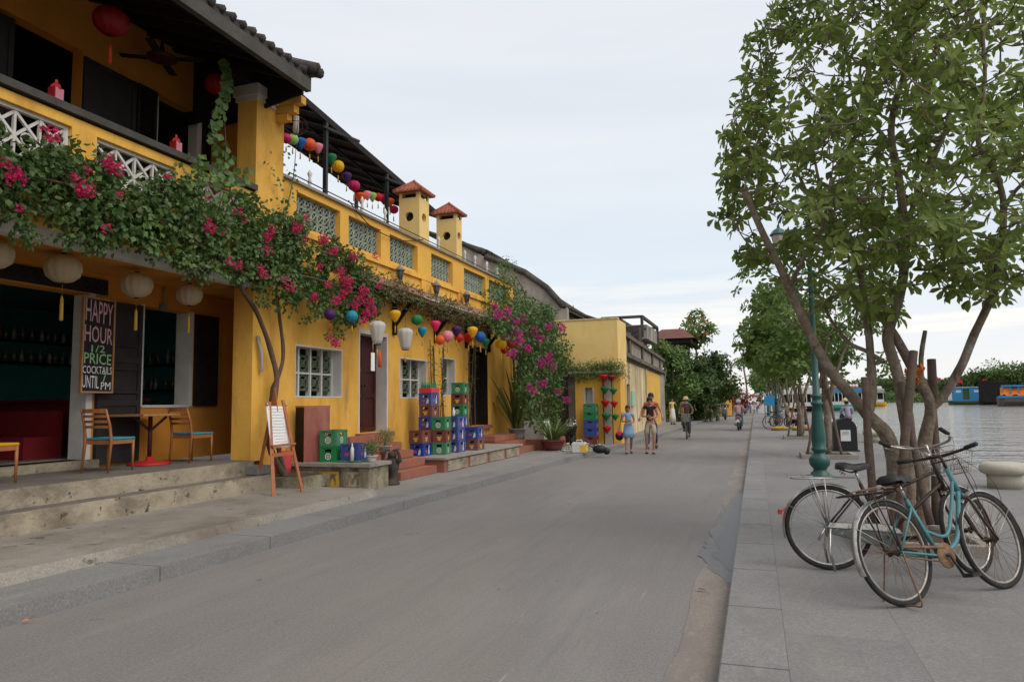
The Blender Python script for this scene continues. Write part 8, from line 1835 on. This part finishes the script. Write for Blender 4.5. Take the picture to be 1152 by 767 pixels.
# ------------------------------------------------------------------ far bank trees
random.seed(101)
def mass(name, label, spans, lm, n, kind=None, cat='trees'):
    lb = B()
    for (px0, px1, top0, top1, dist, dep) in spans:
        for k in range(n):
            px = random.uniform(px0, px1); t_ = (px-px0)/(px1-px0); d = dist+random.random()*dep; g = wdir(px, d, .5); y = g.y
            wob = 3.2*noise.noise(Vector((px*.09, 1, dist*.01)))+1.5*noise.noise(Vector((px*.35, 5, 0)))
            zt = P(px, lerp(top0, top1, t_)-wob, y=y).z; z = lerp(0, zt, random.random()**.6); s = d/F
            p = Vector((g.x, g.y, z)); L = random.uniform(2.2, 4.2)*s
            for j in range(3): lb.leaf(p+rv()*L*.6, (rv()-UP*.2).normalized(), (UP+rv()).normalized(), L, L*.55)
    return tag(lb.build(name, lm, recalc=False), label, cat, kind=kind)
mass('far_woods', 'far wood of mixed trees lining the opposite river bank', [(850, 1000, 434, 428, 700, 60), (990, 1075, 427, 430, 650, 60), (1060, 1102, 431, 424, 560, 50)], 'leaf_dark', 1400, 'stuff', 'woods')
mass('far_shrubs', 'low pale bushes along the water edge of the opposite bank', [(985, 1110, 443, 443, 540, 40)], 'leaf_vine', 500, 'stuff', 'shrubs')
def far_tree(px, top, dist, rp, label, lm, seed):
    random.seed(seed); g = wdir(px, dist, 0); s = dist/F; zt = P(px, top, y=g.y).z; t = thing('bank_tree', label, 'tree', (g.x, g.y, .5), group='tall trees and palms on the opposite bank'); b = B(); b.tube([g, g+Vector((0, 0, zt*.5)), g+Vector((s, 0, zt*.85))], [s*1.2, s, s*.5], 6); b.build('trunk', 'bark', t); lb = B(); R = rp*1.25*s
    for k in range(7):
        c = g+Vector((random.uniform(-.5, .5)*R, random.uniform(-.5, .5)*R, lerp(zt*.35, zt-R*.45, random.random()))); r = R*random.uniform(.4, .62)
        for j in range(150): u = rv(); lb.leaf(c+u*r*random.random()**.4, (u+rv()*.6-UP*.3).normalized(), (UP+rv()).normalized(), 2.6*s*random.uniform(.6, 1.4), 1.1*s)
    lb.build('crown', lm, t, recalc=False)
w = ['leftmost of the tall bank trees, rising above the blue boat', 'rounded bank tree above the right end of the blue boat', 'tall bank tree over the black barge', 'tallest bank tree, behind the barge spars', 'broad bank tree between the barge and the orange boat', 'bank tree above the orange tarpaulin', 'bank tree at the right picture edge', 'low bank tree just beyond the right picture edge']
for k, (px, top, dist, rp) in enumerate(((1098, 416, 330, 9), (1107, 411, 330, 10), (1118, 413, 325, 12), (1131, 402, 320, 13), (1142, 408, 318, 12), (1151, 401, 315, 13), (1166, 404, 312, 14), (1186, 408, 310, 15))): far_tree(px, top, dist, rp, w[k], ['leaf_dark', 'leaf_row', 'leaf_dark', 'leaf_row'][k % 4], 200+k)
mass('bank_undergrowth', 'dense undergrowth at the foot of the tall bank trees', [(1088, 1200, 424, 418, 320, 20)], 'leaf_dark', 1500, 'stuff', 'undergrowth')
# ------------------------------------------------------------------ houses and stalls at the far end of the street
def house(name, label, x0, x1, y0, y1, h, wall, roof, ridge=1.2, group=None, wn=2):
    t = thing(name, label, 'house', ((x0+x1)/2, y0, 0), group=group); b = B(); b.box(x0, x1, y0, y1, .1, h); b.build('wall', wall, t)
    b = B(); xm = (x0+x1)/2; b.prism([(x0-.4, h), (x1+.4, h), (x1+.4, h+.12), (xm, h+ridge), (x0-.4, h+.12)], y0-.3, y1+.3, 'y'); b.build('roof', roof, t)
    for k in range(wn):
        yy = lerp(y0, y1, (k+.7)/(wn+.4)); f = B(); f.box(x1+.002, x1+.05, yy-.5, yy+.5, 1.2, 2.3); wo = f.build('window', 'white_paint', t); g = B(); g.box(x1+.051, x1+.07, yy-.42, yy+.42, 1.28, 2.22); g.build('pane', 'glass_dark', wo)
    f = B(); f.box(x1+.002, x1+.06, y0+.6, y0+1.6, .12, 2.2); f.build('door', 'dark_wood', t)
    f = B(); f.box((x0+x1)/2-.5, (x0+x1)/2+.5, y0-.05, y0-.002, 1.3, 2.3); f.build('window', 'glass_dark', t); return t
house('small_house', 'low house with pale wall and brown roof half hidden by the dark trees', -9.5, -5.0, 62, 70, 2.7, 'pale_yellow', 'roof_tile_rust', 1.3)
house('small_house', 'yellow house with dark tiled roof further down the left side of the street', -10, -5.2, 92, 104, 3.6, 'yellow_plain', 'roof_tile_old', 1.6)
house('small_house', 'whitish house beyond the gate house on the left side of the street', -10, -5.0, 106, 120, 3.2, 'white_paint', 'roof_tile_rust', 1.6)
house('small_house', 'distant yellow house closing the left side of the street', -10, -4.9, 124, 150, 3.8, 'yellow_plain', 'roof_tile_old', 1.6)
gx0 = P(802, 440, y=76).x; gx1 = P(822, 440, y=76).x; t = thing('gate_house', 'small bright yellow gate house with a pointed pillar at the end of the trees', 'gate house', ((gx0+gx1)/2, 76, 0)); b = B(); zt = P(815, 434, y=76).z
b.box(gx0, gx1, 76, 79, .1, zt); b.build('wall', 'yellow_plain', t); b = B(); q = P(811, 424, y=75.8); b.box(q.x-.3, q.x+.3, 75.7, 76.0, .1, q.z-.4); b.add([(q.x-.3, 75.7, q.z-.4), (q.x+.3, 75.7, q.z-.4), (q.x+.3, 76, q.z-.4), (q.x-.3, 76, q.z-.4), (q.x, 75.85, q.z+.2)], [(0, 1, 4), (1, 2, 4), (2, 3, 4), (3, 0, 4)]); b.build('pillar', 'yellow_plain', t)
b = B(); b.box(gx0+.5, gx0+1.0, 75.95, 75.998, zt-1.0, zt-.5) ; b.build('vent', 'dark_interior', t); b = B(); b.box(gx0-.1, gx1+.1, 75.9, 79.1, zt, zt+.12); b.build('coping', 'old_concrete', t)
random.seed(303)
px_tree('garden_shrub', 'round green shrub at the kerb below the dark trees', 799, 57, (452, 472), 9, 'leaf_pale', 90, n=6, seed=304, L=.22, W=.12, group='shrubs along the far left kerb')
px_tree('garden_shrub', 'green shrub in a white pot near the man in white', 791, 56.5, (456, 473), 7, 'leaf_row', 90, n=5, seed=305, L=.22, W=.12, group='shrubs along the far left kerb')
def stall(x, y, label, col):
    t = thing('market_stall', label, 'stall', (x, y, .1), group='market stalls at the end of the street')
    b = B(); b.prism([(x-1.5, 2.2), (x+1.5, 2.2), (x, 2.9)], y-1.2, y+1.2, 'y'); b.build('canopy', col, t)
    for dx in (-1.4, 1.4):
        for dy in (-1.1, 1.1): b = B(); b.tube([(x+dx, y+dy, .1), (x+dx, y+dy, 2.2)], .04, 5); b.build('post', 'metal_grey', t)
    b = B(); b.box(x-1.2, x+1.2, y-.8, y+.8, .1, .9); b.build('counter', 'plastic_white', t)
stall(1.6, 100, 'blue roofed market stall at the end of the riverside pavement', 'boat_blue'); stall(2.2, 112, 'white roofed market stall at the end of the riverside pavement', 'tarp_white'); stall(.2, 125, 'red roofed market stall closing the far end of the street', 'flag_red'); stall(-2.6, 140, 'pale market stall closing the far end of the road', 'pot_white'); stall(1.2, 90, 'grey white market stall nearest, under the farthest riverside tree', 'pot_white')
b = B(); q = P(868, 456, z=.1); 
t = thing('blue_awning', 'blue awning sheet behind the parked bicycles near the second lamp post', 'awning', (1.0, 46, .1)); b.prism([(.5, 1.25), (1.25, 1.2), (1.25, 1.75), (.9, 1.85), (.5, 1.75)], 46, 46.15, 'y'); b.build('sheet', 'boat_blue', t)
for x in (.52, 1.23): b = B(); b.tube([(x, 46.2, .1), (x, 46.2, 1.95)], .03, 5); b.build('post', 'metal_grey', t)
random.seed(55)
for k in range(14):
    x = random.uniform(-3.4, 3.2); y = random.uniform(84, 125); col = random.choice(['white', 'grey', 'lightblue', 'pink', 'brown', 'navy', 'tan']); lc = random.choice(['jeans', 'darkgrey', 'navy', 'brown'])
    if k == 0: base_p = person(Vector((x, y, 0)), R_(10), 'tiny figure of the crowd at the far end of the street', WALK, 'white', 'jeans', .5, detail=False, group='crowd at the far end of the street')
    else: dup(base_p, (x, y, 0), random.random()*6.3, None, None, random.uniform(.92, 1.05))
